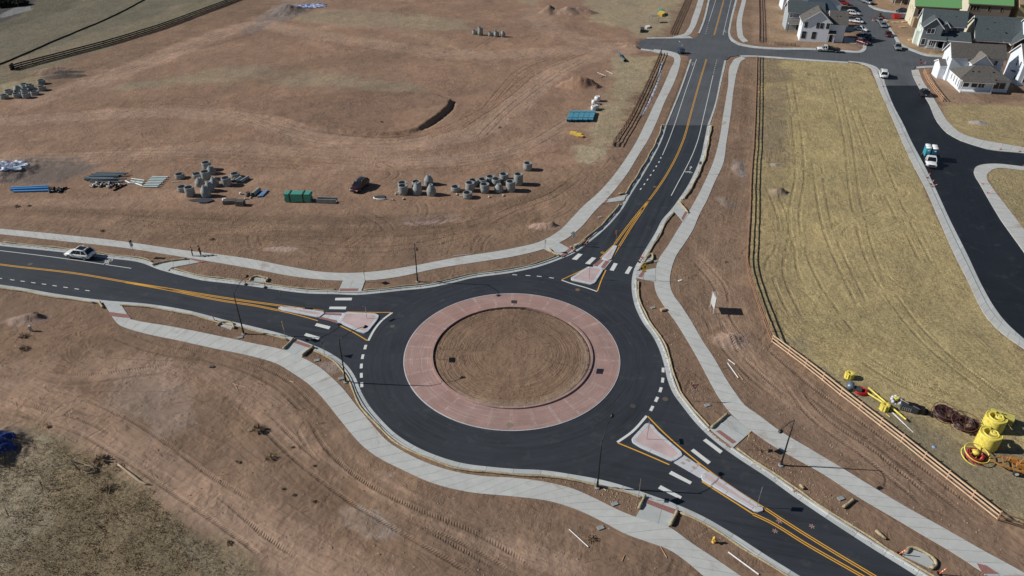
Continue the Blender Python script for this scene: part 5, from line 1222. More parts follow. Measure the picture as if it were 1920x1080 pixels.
# sea green pipe stacks
for k, (y0, tx) in enumerate(((381, 'front'),)):
    A, B = GP(535, 380.5), GP(583, 381); L = (B-A).length; t = thing('pipe_bundle', 'bright sea green bundle of pipes with dark timber straps', 'pipe bundle', A, math.atan2(B.y-A.y, B.x-A.x)); mb = MB()
    for j in range(6):
        for i in range(5):
            z = .2+j*.27; y = .15+i*.32; o_ = rnd.uniform(-.10, .10); mb.box((L/2+o_, y, z), (L, .27, .25))
    mb.build('pipes', M_GREEN, t); mb = MB()
    for x in (L*.2, L*.72):
        for z in (.05, .95, 1.72): mb.box((x, .8, z), (.18, 1.8, .08))
        mb.box((x, -.06, .9), (.14, .08, 1.7)); mb.box((x, 1.68, .9), (.14, .08, 1.7))
    mb.build('strap_frame', mat('dark_timber_strap', (.035, .05, .035), .8), t)
# grey concrete trough
A, B = GP(594, 382), GP(631, 383); L = (B-A).length; t = thing('concrete_trough', 'long pale grey concrete trough beside the green pipe bundle', 'trough', A, math.atan2(B.y-A.y, B.x-A.x))
mb = MB(); mb.box((L/2, 0, .45), (L, .12, .75)); mb.box((L/2, .9, .45), (L, .12, .75)); mb.build('side_wall', M_CONC, t)
mb = MB(); mb.box((L/2, .45, .15), (L-.06, .79, .14)); mb.build('floor', M_CONC, t)
mb = MB(); [mb.box((x, .45, .04), (.3, 1.1, .1)) for x in (.4, L/2, L-.4)]; mb.build('foot', M_CONCD, t)
# lying concrete pipes
def cpipe(a, b, r, label, m=M_CONC): return pipe(a, b, r, m, label, 'short concrete pipes', n=16)
cpipe((451.5, 344.5), (466, 335.5), .33, 'grey concrete pipe lying at the right edge of the left cluster'); cpipe((442.5, 344), (453, 337), .36, 'grey concrete pipe lying left of the outermost pipe, left cluster'); cpipe((437, 343.5), (442, 338.5), .30, 'short dark pipe between the dark ring and the lying pipes', M_CONCD)
cpipe((475, 369), (487, 358.5), .40, 'thick grey pipe lying left of the blue pipes, right of the left cluster')
for i in range(5): pipe((483+i*2.1, 371-.2*i), (496+i*1.7, 359.5-.3*i), .13, M_BLUEP if i % 2 else mat('pale_blue_pvc', (.35, .48, .66), .4), ORD[i]+' from the left in the slim blue pile right of the left cluster', 'slim blue pipes', dz=.0)
# blue pipes at the left edge
for i, (x0, y0, x1, y1, z) in enumerate(((21, 355.5, 92, 351.5, 0), (20, 357.5, 92, 354.5, 0), (24, 359.5, 93, 357, 0), (26, 361.3, 93, 359.3, 0), (22, 357, 90, 353.5, .30), (24, 359.5, 94, 356.5, .30))):
    pipe((x0, y0), (x1, y1), .17, M_BLUEP, 'bright blue pipe near the left edge, '+['farthest of the bottom layer', 'second farthest of the bottom layer', 'third farthest of the bottom layer', 'nearest to the road, bottom layer', 'upper layer, the farther one', 'upper layer, the nearer one'][i], 'long bright blue pipes', dz=z)
# grey pipes, loosely piled
for i in range(15):
    f = i/14; x0 = 182-18*(1-abs(f-.75)*1.2)+rnd.uniform(-7, 5); y0 = 327.5+15.0*f; L = rnd.uniform(48, 66)
    x1 = min(243, x0+L); pipe((x0, y0), (x1, y0+rnd.uniform(-.2, 2.4)-1.5*f), .15, M_GPIPE if i % 4 else mat('dark_pvc', (.035, .05, .06), .5), ORD[i]+' from the far side in the loose blue-grey pile of pipes', 'blue-grey pipes in a loose pile', dz=.28*(i % 2))
for i in range(7):
    y0 = 334.0+3.0*i; x0 = 286-2.9*i; pipe((x0, y0), (x0+30-.3*i, y0+.3), .16, M_WPIPE, ORD[i]+' from the far side in the neat row of thick pale pipes', 'thick pale pipes in a row')
for x0, y0, x1, y1 in ((247, 337, 272, 340.5), (246, 341.5, 270, 344.5), (243, 346, 262, 341.5), (240, 345.5, 268, 346), (254, 345.5, 268, 350.5), (236, 341, 246, 346)):
    pipe((x0, y0), (x1, y1), .13, M_WPIPE, 'thin white pipe lying crossed between the two larger pipe piles', 'thin crossed white pipes')
pipe((213, 359), (238, 347.5), .12, M_BLK, 'dark pipe lying aslant in front of the grey pile', None); pipe((322, 343), (340, 341), .07, M_WPIPE, 'thin pale pipe left of the lone squat ring', None)
M_DIRTYW = mat('dirty_white_plastic', (.55, .52, .47), .6, var=.3)
def fitting(px, py, m, label, grp, s=1.0):
    b = GP(px, py); mb = MB(); a = rnd.uniform(0, 6.3); c = Vector((math.cos(a), math.sin(a), 0))
    mb.tube([c*-.32*s+Vector((0, 0, .16*s)), Vector((0, 0, .17*s)), c*.2*s+Vector((0, 0, .18*s)), c*.3*s+Vector((c.y*.2, -c.x*.2, .25))*s], [.15*s, .14*s, .14*s, .16*s], 8)
    mb.tube([c*.22*s+Vector((0, 0, .16*s)), c*.30*s+Vector((0, 0, .16*s))], .2*s, 8); mb.tube([c*-.3*s+Vector((0, 0, .16*s)), c*-.23*s+Vector((0, 0, .16*s))], .2*s, 8)
    o = mb.build('pipe_fitting', m, loc=b); tag(o, label, 'pipe fitting', grp)
for i in range(26):
    x = 172+rnd.random()*56; y = 345+rnd.random()*8; fitting(x, y, [M_BLK, M_DIRTYW, M_BLK, M_DIRTYW][i % 4], ('black' if i % 2 == 0 else 'dirty white')+' pipe fitting on the ground in front of the grey pipes', ('black' if i % 2 == 0 else 'white')+' fittings in front of the grey pipes', 1.15)
for i in range(13):
    fitting(97+rnd.random()*26, 354+rnd.random()*8, M_BLK, 'black pipe fitting in the heap at the right end of the bright blue pipes', 'black fittings by the blue pipes', 1.2)
for x, y in ((748, 362), (742, 366), (757, 375), (848, 357), (857, 366), (917, 371), (944, 368), (735, 376), (864, 369), (470, 372), (462, 374)):
    fitting(x, y, M_DIRTYW, 'small whitish scrap of concrete lying beside the manhole rings', 'whitish scraps beside the rings', .8)
# baskets of rubble, mats, drums
def basket(x, y, label, d=(1.5, 1.0, .9), m=mat('rubble_dark', (.10, .09, .085), .95, var=.6, scale=12), top=None):
    t = thing('wire_basket', label, 'basket', GP(x, y), rnd.uniform(-.15, .15)); mb = MB(); mb.box((0, 0, d[2]/2), (d[0]*.94, d[1]*.94, d[2]*.92)); mb.build('contents', m, t)
    mb = MB(); w_, l_, h_ = d
    for k in range(5):
        z = h_*k/4; 
        for s in (-1, 1): mb.beam((-w_/2, s*l_/2, z), (w_/2, s*l_/2, z), .03, .03); mb.beam((s*w_/2, -l_/2, z), (s*w_/2, l_/2, z), .03, .03)
    for k in range(6):
        for s in (-1, 1): mb.beam((-w_/2+w_*k/5, s*l_/2, 0), (-w_/2+w_*k/5, s*l_/2, h_), .03, .03)
    mb.build('wire_mesh', M_GALV, t)
basket(431, 381, 'long low wire basket of rubble in front of the left cluster', (2.3, 1.1, .7)); basket(451.5, 385, 'dark square wire basket right of the long rubble basket', (1.5, 1.1, 1.0))
def drum(x, y, r, h, m, label, ang=0):
    t = MB(); t.smooth = True; t.lathe([(0, 0), (r, 0), (r, h*.33), (r*1.03, h*.36), (r, h*.39), (r, h), (r*.9, h), (0, h-.03)], 18); o = t.build('drum', m, loc=GP(x, y)); tag(o, label, 'drum'); return o
drum(466, 368, .42, .8, M_DKGR, 'dark drum left of the thick grey pipe'); drum(421, 377, .36, .5, M_WHITE, 'small white drum at the left end of the rubble basket'); drum(451, 364.5, .2, .4, M_WHITE, 'white bucket standing between the left cluster and the dark drum')
def mat_(pts, label, m, z=.10, name='rubber_mat', cat='mat'):
    q = Gs(P(pts)); c = sum(q, Vector())/len(q); c.z = max(hz(c.x, c.y), 0); mb = MB(); mb.prism([(p.x-c.x, p.y-c.y) for p in q], -.02, z); o = mb.build(name, m, loc=c); tag(o, label, cat); return o
mat_('353,376 366,374 376,373 372,378 360,379', 'black mat lying in front of the tall front ring', M_DKGR); mat_('370,379 378,374 396,374 400,378 388,382 375,382', 'dark blue-grey mat right of the black mat', mat('dark_blue_vinyl', (.05, .055, .08), .6), .25)
mat_('1069,249 1082,250 1079,254.5 1068,252.5', 'leftmost of the three flat yellow slabs below the blue pipe bundles', mat('yellow_board', (.72, .50, .09), .7), .35, 'yellow_slab', 'slab')
mat_('1080,251.5 1091,252.3 1088,257 1078,255', 'middle one of the three flat yellow slabs below the blue pipe bundles', mat('yellow_board', (.72, .50, .09), .7), .35, 'yellow_slab', 'slab')
mat_('1086,254.5 1095,257 1092,259 1083,258.5', 'lowest of the three flat yellow slabs below the blue pipe bundles', mat('yellow_board', (.72, .50, .09), .7), .35, 'yellow_slab', 'slab')
# pallet with white sheets
t = thing('debris_board', 'tilted black and white board lying beside the dark parked car', 'board', GP(712, 372), .2); mb = MB(); mb.box((0, 0, .15), (1.9, 1.2, .08)); mb.build('panel', M_DKGR, t); mb = MB(); mb.tube([(-1.1, .2, .1), (-.9, -.4, .12), (-.2, -.8, .12), (.6, -.95, .12), (1.3, -.9, .14)], .12, 7); mb.build('white_hose', M_WHITE, t)
# white bulk bags
for i, (x, y, s) in enumerate(((1112.5, 207.5, 1.0), (1118.5, 205, .9), (1113.5, 196, .95), (1120, 190, 1.15))):
    t = thing('bulk_bag', ['white bulk bag nearest the blue bundles', 'greyish white bulk bag right of the nearest one', 'small crumpled white bulk bag in the middle of the line', 'largest white bulk bag with an open dark top, farthest of the line'][i], 'bag', GP(x, y), rnd.uniform(0, 1), 'white bulk bags')
    mb = MB(); mb.smooth = True; w_ = .62*s; mb.lathe([(w_*.8, 0), (w_*1.08, .2*s), (w_*1.12, .7*s), (w_*.98, 1.05*s), (w_*.8, 1.1*s), (w_*.55, 1.0*s if i == 3 else 1.16*s), (0, .8*s if i == 3 else 1.2*s)], 9); mb.build('sack', M_WHITE, t)
    mb = MB(); [mb.tube([(w_*.7*c_, w_*.7*s_, 1.0*s), (w_*.75*c_, w_*.75*s_, 1.4*s), (w_*.5*c_, w_*.9*s_, 1.05*s)], .04, 5) for c_, s_ in ((1, 1), (-1, 1), (1, -1), (-1, -1))]; mb.build('lifting_loop', M_WHITE if i != 3 else M_DKGR, t)
# stakes at the bundles and the junk beyond the crossing
pipe((1160, 103), (1171, 117), .35, M_GPIPE, 'dark bundle of pipes lying left of the fence below the crossing, upper one', 'dark pipe lengths'); pipe((1163, 108), (1172, 116.5), .3, mat('dark_pvc', (.035, .05, .06), .5), 'dark pipe beside the upper one left of the fence', 'dark pipe lengths', dz=.2)
for a, b in (((1120, 137), (1136, 143.5)), ((1136, 133.5), (1149, 139.5)), ((1127, 146), (1134, 142.5))): pipe(a, b, .09, M_DIRTYW, 'thin white stick lying on the far dirt right of the mound', 'thin white sticks')
mat_('1232,31 1236,25 1245,25 1246,29 1241,32', 'yellow slab stack beyond the crossing street', mat('yellow_board', (.72, .50, .09), .7), .8, 'yellow_slab', 'slab'); mat_('1234,22 1238,18.5 1243,20 1241,23', 'turquoise tarp heap behind the yellow slab stack', mat('turquoise_sheet', (.06, .36, .30), .6), .5, 'sheet_heap', 'sheet')
mat_('1200,62 1201,56.5 1208,57.5 1206,62', 'dark box at the near end of the junk beyond the crossing', M_DKGR, 1.0, 'storage_box', 'box'); mat_('1209,54 1211,51 1217,50 1219,53 1213,54.5', 'white and black item beside the dark box', M_WHITE, .5, 'storage_box', 'box')
t = thing('table_frame', 'grey metal table frame standing beyond the crossing street', 'frame', GP(1226, 42), .3); mb = MB()
for x in (-1.3, 1.3):
    for y in (-.8, .8): mb.beam((x, y, 0), (x, y, 2.1), .1, .1)
mb.build('leg', M_GALV, t); mb = MB(); mb.box((0, 0, 2.15), (2.8, 1.8, .08)); mb.build('top_sheet', M_SBACK, t)
# portable light tower on the corner
t = thing('light_tower', 'dark wheeled light tower standing on the corner of the crossing street', 'light tower', GP(1276.5, 100), .2)
mb = MB(); mb.box((0, 0, .9), (1.5, 2.0, 1.1)); mb.build('cabinet', mat('navy_panel', (.03, .05, .09), .4), t, bevel=.05); mb = MB(); mb.tube([(0, -.3, 1.4), (.0, -.3, 2.65)], .07, 6); mb.tube([(0, -.3, 2.65), (-.9, .6, 3.6)], .05, 6); mb.build('mast', M_GALV, t)
mb = MB(); [mb.box((x, -1.02, 1.0), (.5, .04, .6)) for x in (-.35, .35)]; mb.build('door_panel', M_SBACK, t); mb = MB(); [mb.lathe([(0, -.1), (.32, -.1), (.32, .1), (0, .1)], 12, M=Matrix.Translation((x, 0, .32)) @ Matrix.Rotation(R(90), 4, 'Y')) for x in (-.8, .8)]; mb.build('wheel', M_TYRE, t)

# ---- yard at the lower right
def coilstack(x, y, r, h, label):
    t = thing('pipe_coil', label, 'pipe coil', GP(x, y), R(15), 'bright yellow pipe coils'); mb = MB(); mb.smooth = True
    a0, a1 = R(42), R(322); n = 40; v = []; f = []
    for turn in range(3):
        ro = r-.17*turn; ri = ro-.15; hh = h-.03*turn*(1 if turn % 2 else -1)
        prof = []
        for k in range(9): prof.append((ro-.02*(k % 2), hh*k/8*.98+.02))
        prof += [(ro-.04, hh+.01), (ri+.03, hh+.01), (ri, hh-.03), (ri, .02)]
        base = len(v)
        for i in range(n+1):
            an = a0+(a1-a0)*i/n+.05*turn; k_ = 1+.02*math.sin(an*5+turn)
            for q in prof: v.append((q[0]*k_*math.cos(an), q[0]*k_*math.sin(an), q[1]))
        m_ = len(prof)
        for i in range(n):
            for k in range(m_-1): f.append((base+i*m_+k, base+(i+1)*m_+k, base+(i+1)*m_+k+1, base+i*m_+k+1))
        f.append(tuple(base+k for k in range(m_))); f.append(tuple(reversed([base+n*m_+k for k in range(m_)])))
    mb.add(v, f)
    # the turned-in end lobe
    mb.lathe([(.0, h-.35), (.42, h-.30), (.44, h+.0), (.32, h+.02), (.30, h-.05), (.18, h-.05), (.16, h+.01), (0, h)], 18, c=(r*.38, -r*.02, 0)); mb.build('coil', M_YEL, t)
    mb = MB()
    for an in (38, 326): c, s = math.cos(R(an)), math.sin(R(an)); mb.box(((r-.34)*c, (r-.34)*s, h*.86), (.42, .34, .42))
    mb.build('end_cap', M_BLK, t, bevel=.04)
    mb = MB(); mb.box((0, 0, .05), (2*r*.9, .12, .1)); mb.box((0, .6, .05), (2*r*.8, .12, .1)); mb.build('pallet', M_TAN, t)
coilstack(1846.5, 836, 1.18, 2.0, 'front one of the two tall bright yellow coils of pipe'); coilstack(1858, 803, 1.14, 1.8, 'rear one of the two tall bright yellow coils of pipe')
t = thing('storage_crate', 'long pale yellow crate behind the two yellow coils', 'crate', GP(1874, 790), R(-32)); mb = MB(); mb.box((0, 0, .62), (2.4, .95, 1.0)); mb.build('body', mat('pale_yellow_panel', (.55, .50, .13), .6), t, bevel=.03)
mb = MB(); mb.box((.1, 0, 1.13), (.55, .16, .02)); mb.build('slot', M_BLK, t); mb = MB(); [mb.box((x, 0, .06), (.12, .95, .12)) for x in (-1, 0, 1)]; mb.build('skid', M_TAN, t)
def reel(x, y, r, m, label, rim, tilt=(8, 0), wraps=5, mess=0, rimr=.045, hub=True, yshift=0):
    t = thing('cable_reel', label, 'cable reel', GP(x, y), 0); t.rotation_euler = (R(tilt[0]), R(tilt[1]), 0); mb = MB(); mb.smooth = True
    for k in range(wraps):
        for j in range(4):
            rr_ = r*(.62+.075*k); z = .25+.13*j; pts = [((rr_+rnd.uniform(-.02, .02))*math.cos(a*math.pi/14), (rr_)*math.sin(a*math.pi/14), z+rnd.uniform(-.02, .02)) for a in range(29)]
            mb.tube(pts, .065, 5, caps=False)
    mb.build('cable', m, t)
    mb = MB()
    for z in (.16, .86):
        pts = [(r*1.12*math.cos(a*math.pi/16), r*1.12*math.sin(a*math.pi/16), z) for a in range(33)]; mb.tube(pts, rimr, 5, caps=False)
        if hub:
            for a in range(6): c, s = math.cos(a*math.pi/3), math.sin(a*math.pi/3); mb.tube([(0, 0, z), (r*1.12*c, r*1.12*s, z)], .022, 4)
            pts = [(r*.5*math.cos(a*math.pi/8), r*.5*math.sin(a*math.pi/8), z) for a in range(17)]; mb.tube(pts, .02, 4, caps=False)
    for a in range(6): c, s = math.cos(a*math.pi/3), math.sin(a*math.pi/3); mb.tube([(r*.5*c, r*.5*s, .16), (r*.5*c, r*.5*s, .86)], .022, 4)
    mb.build('wire_rim', rim, t)
    if mess:
        mb = MB(); mb.smooth = True
        for k in range(mess):
            ox, oy, rr_ = rnd.uniform(.1, .6), rnd.uniform(-.45, .1), r*rnd.uniform(.7, 1.15); pts = [(ox+rr_*math.cos(a*math.pi/12), oy+rr_*.85*math.sin(a*math.pi/12), .1+.4*rnd.random()*.5+.12*math.sin(a*.6+k)) for a in range(25)]; mb.tube(pts, .05, 5, caps=False)
        mb.build('loose_loop', m, t)
    return t
M_WIRE = mat('rusty_wire_rim', (.16, .06, .05), .6); M_BRC = mat('dark_brown_conduit', (.045, .022, .025), .35)
reel(1768, 780, 1.25, M_BRC, 'upper left wire reel wound with dark brown conduit', M_WIRE, (6, 4)); reel(1806, 799, 1.30, M_BRC, 'wire reel of dark brown conduit with tangled loops, left of the yellow coils', M_WIRE, (8, -6), 3, mess=9)
reel(1824, 858, 1.18, mat('red_cable', (.42, .03, .05), .4), 'yellow-rimmed reel of red cable in front of the yellow coils', M_YEL, (10, 6), 2, mess=6, rimr=.07, hub=False)
t = MB(); t.smooth = True; t.lathe([(0, .5), (.38, .5), (.40, .1), (0, .1)], 16); t.smooth = False; tag(t.build('reel_hub', M_YEL, loc=GP(1826, 855, .25)), 'round yellow hub inside the reel of red cable', 'hub')
pipe((1851, 836.5+8), (1873, 851), .06, M_DKGR, 'dark bar lying at the foot of the front yellow coil', None)
# ribbed yellow hubs
def hub_(x, y, label, az):
    t = thing('ribbed_hub', label, 'ribbed block', GP(x, y), R(az), 'ribbed yellow blocks'); mb = MB(); n = 8
    for k in range(n):
        a = k*2*math.pi/n; mb.box((.38*math.cos(a), .38*math.sin(a), .42), (.34, .24, .84), M=None)
    mb.lathe([(0, 0), (.46, 0), (.38, .84), (.30, .86), (.28, .5), (0, .5)], 16); mb.build('body', M_YEL, t); mb = MB(); mb.lathe([(.52, 0), (.54, .08), (.5, .1)], 16); mb.build('foot_ring', M_YEL, t)
hub_(1591, 709, 'ribbed yellow block standing alone beside the diagonal fence', 10); hub_(1657, 768, 'ribbed yellow block leaning under the long yellow pipes', 30)
t = thing('hose_coil', 'coil of red hose beside the grey drum and the long yellow pipes', 'hose coil', GP(1614, 736)); mb = MB(); mb.smooth = True
for k in range(12):
    rr_ = .35+.05*k*.9; cx, cy = rnd.uniform(-.2, .25), rnd.uniform(-.12, .12); mb.tube([(cx+rr_*math.cos(a*math.pi/10), cy+rr_*.9*math.sin(a*math.pi/10), .12+.05*(k % 5)) for a in range(21)], .05, 5, caps=False)
mb.build('hose', M_RED, t); mb = MB(); mb.tube([(.6, -.3, .1), (1.0, -.75, .08), (1.5, -.85, .08), (1.9, -.6, .08), (2.0, -.2, .08)], .04, 5); mb.build('loose_end', mat('dark_maroon_hose', (.09, .02, .03), .5), t)
t = thing('wheel_compressor', 'dark wheeled drum machine beside the diagonal fence, left of the red hose', 'compressor', GP(1599, 733), R(-25)); mb = MB(); mb.smooth = True
mb.lathe([(0, -.5), (.42, -.48), (.45, 0), (.42, .48), (0, .5)], 16, M=Matrix.Translation((-.4, .1, .55)) @ Matrix.Rotation(R(90), 4, 'X')); mb.build('tank', mat('blue_grey_steel', (.16, .22, .28), .4, .3), t)
mb = MB(); mb.box((.45, 0, .35), (1.0, .8, .5)); mb.build('engine', M_DKGR, t, bevel=.05); mb = MB(); mb.tube([(.9, .3, .4), (1.3, .2, .7)], .05, 6); mb.tube([(-.8, -.5, .1), (-1.2, -.6, .12)], .05, 6); mb.build('handle', M_RED, t)
for a, b, z in (((1626.5, 732), (1697, 792), .25), ((1622.5, 738), (1686, 778), .10)): pipe(a, b, .11, M_YEL, 'long yellow pipe lying aslant, '+('longer one reaching farther right' if z > .2 else 'shorter one on the left'), 'long yellow pipes', dz=z)
for a, b in (((1669, 770), (1700, 800)), ((1661, 777), (1668, 783)), ((1672, 775), (1712, 812))): pipe(a, b, .035, M_WHITE if a[0] != 1661 else M_YEL, 'thin '+('white' if a[0] != 1661 else 'yellow')+' pipe on the ground '+{1669: 'below the ends of the yellow pipes', 1661: 'in front of the leaning ribbed block', 1672: 'running down towards the diagonal fence'}[a[0]], None)
for a, b in (((1557+25, 713), (1600, 713.8)),): pipe(a, b, .04, M_BLK, 'thin black rod lying between the ribbed block and the drum machine', None)
t = thing('generator', 'black box-shaped generator lying open behind the diagonal fence', 'generator', GP(1703, 769), R(-24)); mb = MB(); mb.box((0, 0, .45), (1.9, 1.0, .85)); mb.build('housing', mat('slate_black_panel', (.035, .045, .055), .5), t, bevel=.05)
mb = MB(); [mb.box((-.75+i*.22, -.515, .45), (.10, .03, .5)) for i in range(5)]; mb.build('vent', M_GALV, t); mb = MB(); mb.box((1.25, .1, .4), (.8, .85, .7)); mb.box((.3, .1, .92), (1.0, .6, .08)); mb.build('engine_block', M_BLK, t); mb = MB(); mb.tube([(-1.1, .5, .9), (1.0, -.55, .95)], .03, 5); mb.build('pull_rod', mat('pale_pink_rod', (.6, .4, .36), .6), t)
t = thing('plastic_bag', 'crumpled clear bag with a yellow tub in it, left of the black generator', 'bag', GP(1680, 752)); mb = MB(); mb.smooth = True
for k in range(9):
    a = k*.7; mb.lathe([(0, .0), (.22, .06), (.26, .2), (.12, .34), (0, .38)], 7, c=(.55*math.cos(a), .5*math.sin(a), .05*(k % 3)), M=Matrix.Rotation(k*.1, 4, 'X'))
mb.build('wrap', mat('clouded_plastic', (.55, .58, .66), .3), t); mb = MB(); mb.lathe([(0, .1), (.24, .1), (.28, .48), (.2, .5), (0, .45)], 12, c=(0, .1, 0)); mb.build('tub', M_YEL, t)
t = MB(); t.smooth = True; t.lathe([(0, .1), (.2, .08), (.24, .0)], 7); tag(t.build('rag', mat('pale_blue_cloth', (.25, .35, .62), .8), loc=GP(1751, 839)), 'pale blue rag on the grass left of the red cable reel', 'rag')
for k, (x, y) in enumerate(((1735, 775), (1741, 779))): fitting(x, y, M_BLK, ['dark iron fitting', 'smaller iron fitting'][k]+' between the generator and the upper wire reel', None, 1.2)
# orange trailer at the right edge
t = thing('utility_trailer', 'rusty orange utility trailer cut by the right edge', 'trailer', GP(1897, 881), R(-24)); M_OR = mat('rusty_orange_steel', (.42, .19, .045), .6, var=.35, scale=5)
mb = MB()
for y in (-.75, .75): mb.beam((-1.3, y, .7), (2.6, y, .7), .12, .18)
for x in (-1.1, -.2, .7, 1.6, 2.5): mb.beam((x, -.75, .7), (x, .75, .7), .1, .12)
mb.beam((-1.3, -.75, .7), (-2.4, 0, .6), .1, .12); mb.beam((-1.3, .75, .7), (-2.4, 0, .6), .1, .12); mb.build('frame', M_OR, t)
mb = MB(); mb.box((1.2, 0, 1.0), (2.2, .9, .45)); mb.box((-.2, .35, 1.05), (.7, .5, .5)); mb.tube([(-.9, 0, .8), (-.9, 0, 1.5)], .06, 6); mb.tube([(.1, -.4, .8), (.5, .1, 1.7), (1.5, .2, 1.5)], .07, 6); mb.build('winch', M_OR, t)
mb = MB(); mb.beam((-2.5, 0, 0), (-2.5, 0, 1.1), .09, .09); mb.build('jack', M_BLK, t)
for y in (-.98, .98):
    M = Matrix.Translation((.2, y, .38)) @ Matrix.Rotation(R(90), 4, 'X'); mb = MB(); mb.smooth = True; mb.lathe([(.22, -.10), (.36, -.10), (.38, 0), (.36, .10), (.22, .10)], 20, M=M); w_ = mb.build('wheel', M_TYRE, t)
    mb = MB(); mb.lathe([(0, -.07), (.22, -.08), (.22, .08), (0, .07)], 16, M=M); mb.build('rim', mat('white_rim', (.6, .62, .6), .5), w_); mb = MB(); mb.box((.2, y, .82), (1.0, .26, .04)); mb.build('mudguard', M_OR, t)

# ---- hydrant, loose pipes, estate sign
t = thing('fire_hydrant', 'yellow fire hydrant on the near verge of the lower right leg', 'hydrant', GP(1337.5, 1018), R(20)); mb = MB(); mb.smooth = True; M_HY = mat('chrome_yellow_paint', (.72, .42, .07), .5)
mb.lathe([(.2, 0), (.2, .06), (.13, .08), (.12, .55), (.17, .57), (.17, .62), (.15, .66), (.13, .76), (.07, .84), (.03, .86), (.03, .9), (0, .9)], 16); mb.build('barrel', M_HY, t)
mb = MB(); mb.tube([(-.24, 0, .48), (.24, 0, .48)], .06, 8); mb.tube([(0, 0, .42), (0, -.26, .42)], .08, 8); mb.build('nozzle', M_HY, t)
def wp(a, b, r, lb, m=M_WHITE): pipe(a, b, r, m, lb, None)
wp((1365, 1037), (1422, 1079), .075, 'long white pipe on the near verge right of the hydrant'); wp((1067, 994), (1103, 1027), .05, 'white pipe on the dirt below the near sidewalk'); wp((1364, 682), (1384, 710), .06, 'longer white pipe on the dirt right of the sidewalk'); wp((1365, 675.5), (1378, 685), .05, 'shorter white pipe above the longer one right of the sidewalk')
wp((1361, 686), (1377, 708), .03, 'thin dark pipe beside the longer white one', M_DKGR); wp((1384, 702), (1393, 714), .04, 'thin tan stick below the white pipes right of the sidewalk', M_TAN); wp((1238, 1026), (1250, 1047), .04, 'thin tan stake lying below the near sidewalk, left of the larger curve', M_TAN); wp((1166, 1054), (1171, 1042), .04, 'small tan stake lying near the bottom edge', M_TAN)
wp((849, 481.5), (884, 477.5), .05, 'thin pale board lying along the far sidewalk above the circle', M_WHITE); wp((439, 719), (446, 733), .025, 'thin straw-coloured lath on the near dirt, left one of a pair', M_PALE); wp((436, 720), (460, 727), .025, 'thin straw-coloured lath on the near dirt, right one of a pair', M_PALE)
wp((544, 716), (551, 718.5), .05, 'short tan stake on the near dirt left of the walk', M_PALE); wp((1440, 798), (1453, 813), .03, 'green cord-like rod lying on the edge of the right-hand walk', mat('green_rod', (.05, .25, .12), .5))
pipe((1132, 927-9), (1136, 921), .05, M_DIRTYW, 'short white tube at the foot of the near street lamp', None)
t = thing('estate_sign', 'large white V-shaped notice board on posts right of the circle, seen edge-on', 'notice board', GP(1337, 588), R(0)); mb = MB()
for s in (-1, 1):
    pts = [Vector((.0, .15, 0)), Vector((s*.55*.6, 2.6, 0))]
    a, b = Vector((.02*s, -.1)), Vector((.16*s if s > 0 else -.05, 1.45)); d = (b-a).normalized(); n_ = Vector((-d.y, d.x))*.03
    mb.add([(a.x-n_.x, a.y-n_.y, .75), (b.x-n_.x, b.y-n_.y, .75), (b.x+n_.x, b.y+n_.y, .75), (a.x+n_.x, a.y+n_.y, .75), (a.x-n_.x, a.y-n_.y, 2.65), (b.x-n_.x, b.y-n_.y, 2.65), (b.x+n_.x, b.y+n_.y, 2.65), (a.x+n_.x, a.y+n_.y, 2.65)], [(3, 2, 1, 0), (4, 5, 6, 7), (0, 1, 5, 4), (1, 2, 6, 5), (2, 3, 7, 6), (3, 0, 4, 7)])
mb.build('board', mat('grey_white_board', (.5, .51, .52), .5), t)
for x, y in ((0, -.15), (.18, 1.5), (-.07, 1.5)): mb = MB(); mb.box((x, y, 1.3), (.10, .10, 2.8)); mb.build('post', M_WHITE, t)
# small things on the verges
def box_(x, y, d, m, label, name='utility_box', cat='utility box', rz=0.0, grp=None):
    mb = MB(); mb.box((0, 0, d[2]/2), d); o = mb.build(name, m, loc=GP(x, y), bevel=.02); o.rotation_euler = (0, 0, rz); tag(o, label, cat, grp); return o
for x, y, lb in ((594.5, 677, 'on the dark verge below the left crossing'), (640, 711, 'on the verge left of the near-left street lamp'), (451, 634, 'below the lamp of the left leg'), (1152.5, 946, 'left of the lower ramp'), (1126, 991, 'below the sidewalk at the bottom'), (1326, 761, 'beside the walk right of the circle'),
                 (1224, 578, 'on the upper right verge, pale one'), (1125, 408, 'on the verge left of the far leg'), (1576, 936, 'beside the loose straw log'), (1230, 491, 'near the inlet at the upper crossing')):
    box_(x, y, (.7, .45, .12), M_CONC, 'small pale utility box lid '+lb, rz=.4)
box_(1243, 583, (.8, .5, .35), mat('tan_cardboard', (.45, .32, .2), .8), 'tan cardboard box on the upper right verge', 'cardboard_box', 'box', .4); box_(1275, 527, (.7, .3, .1), M_WHITE, 'white scrap of board at the end of the sign shadow right of the walk', 'board_scrap', 'board', .5)
box_(398, 689, (.6, .35, .15), M_DKGR, 'small dark lump on the near left dirt', 'debris_lump', 'debris'); box_(59, 621, (.3, .3, .9), M_DIRTYW, 'short white standpipe on the dirt at the far left', 'standpipe', 'standpipe')
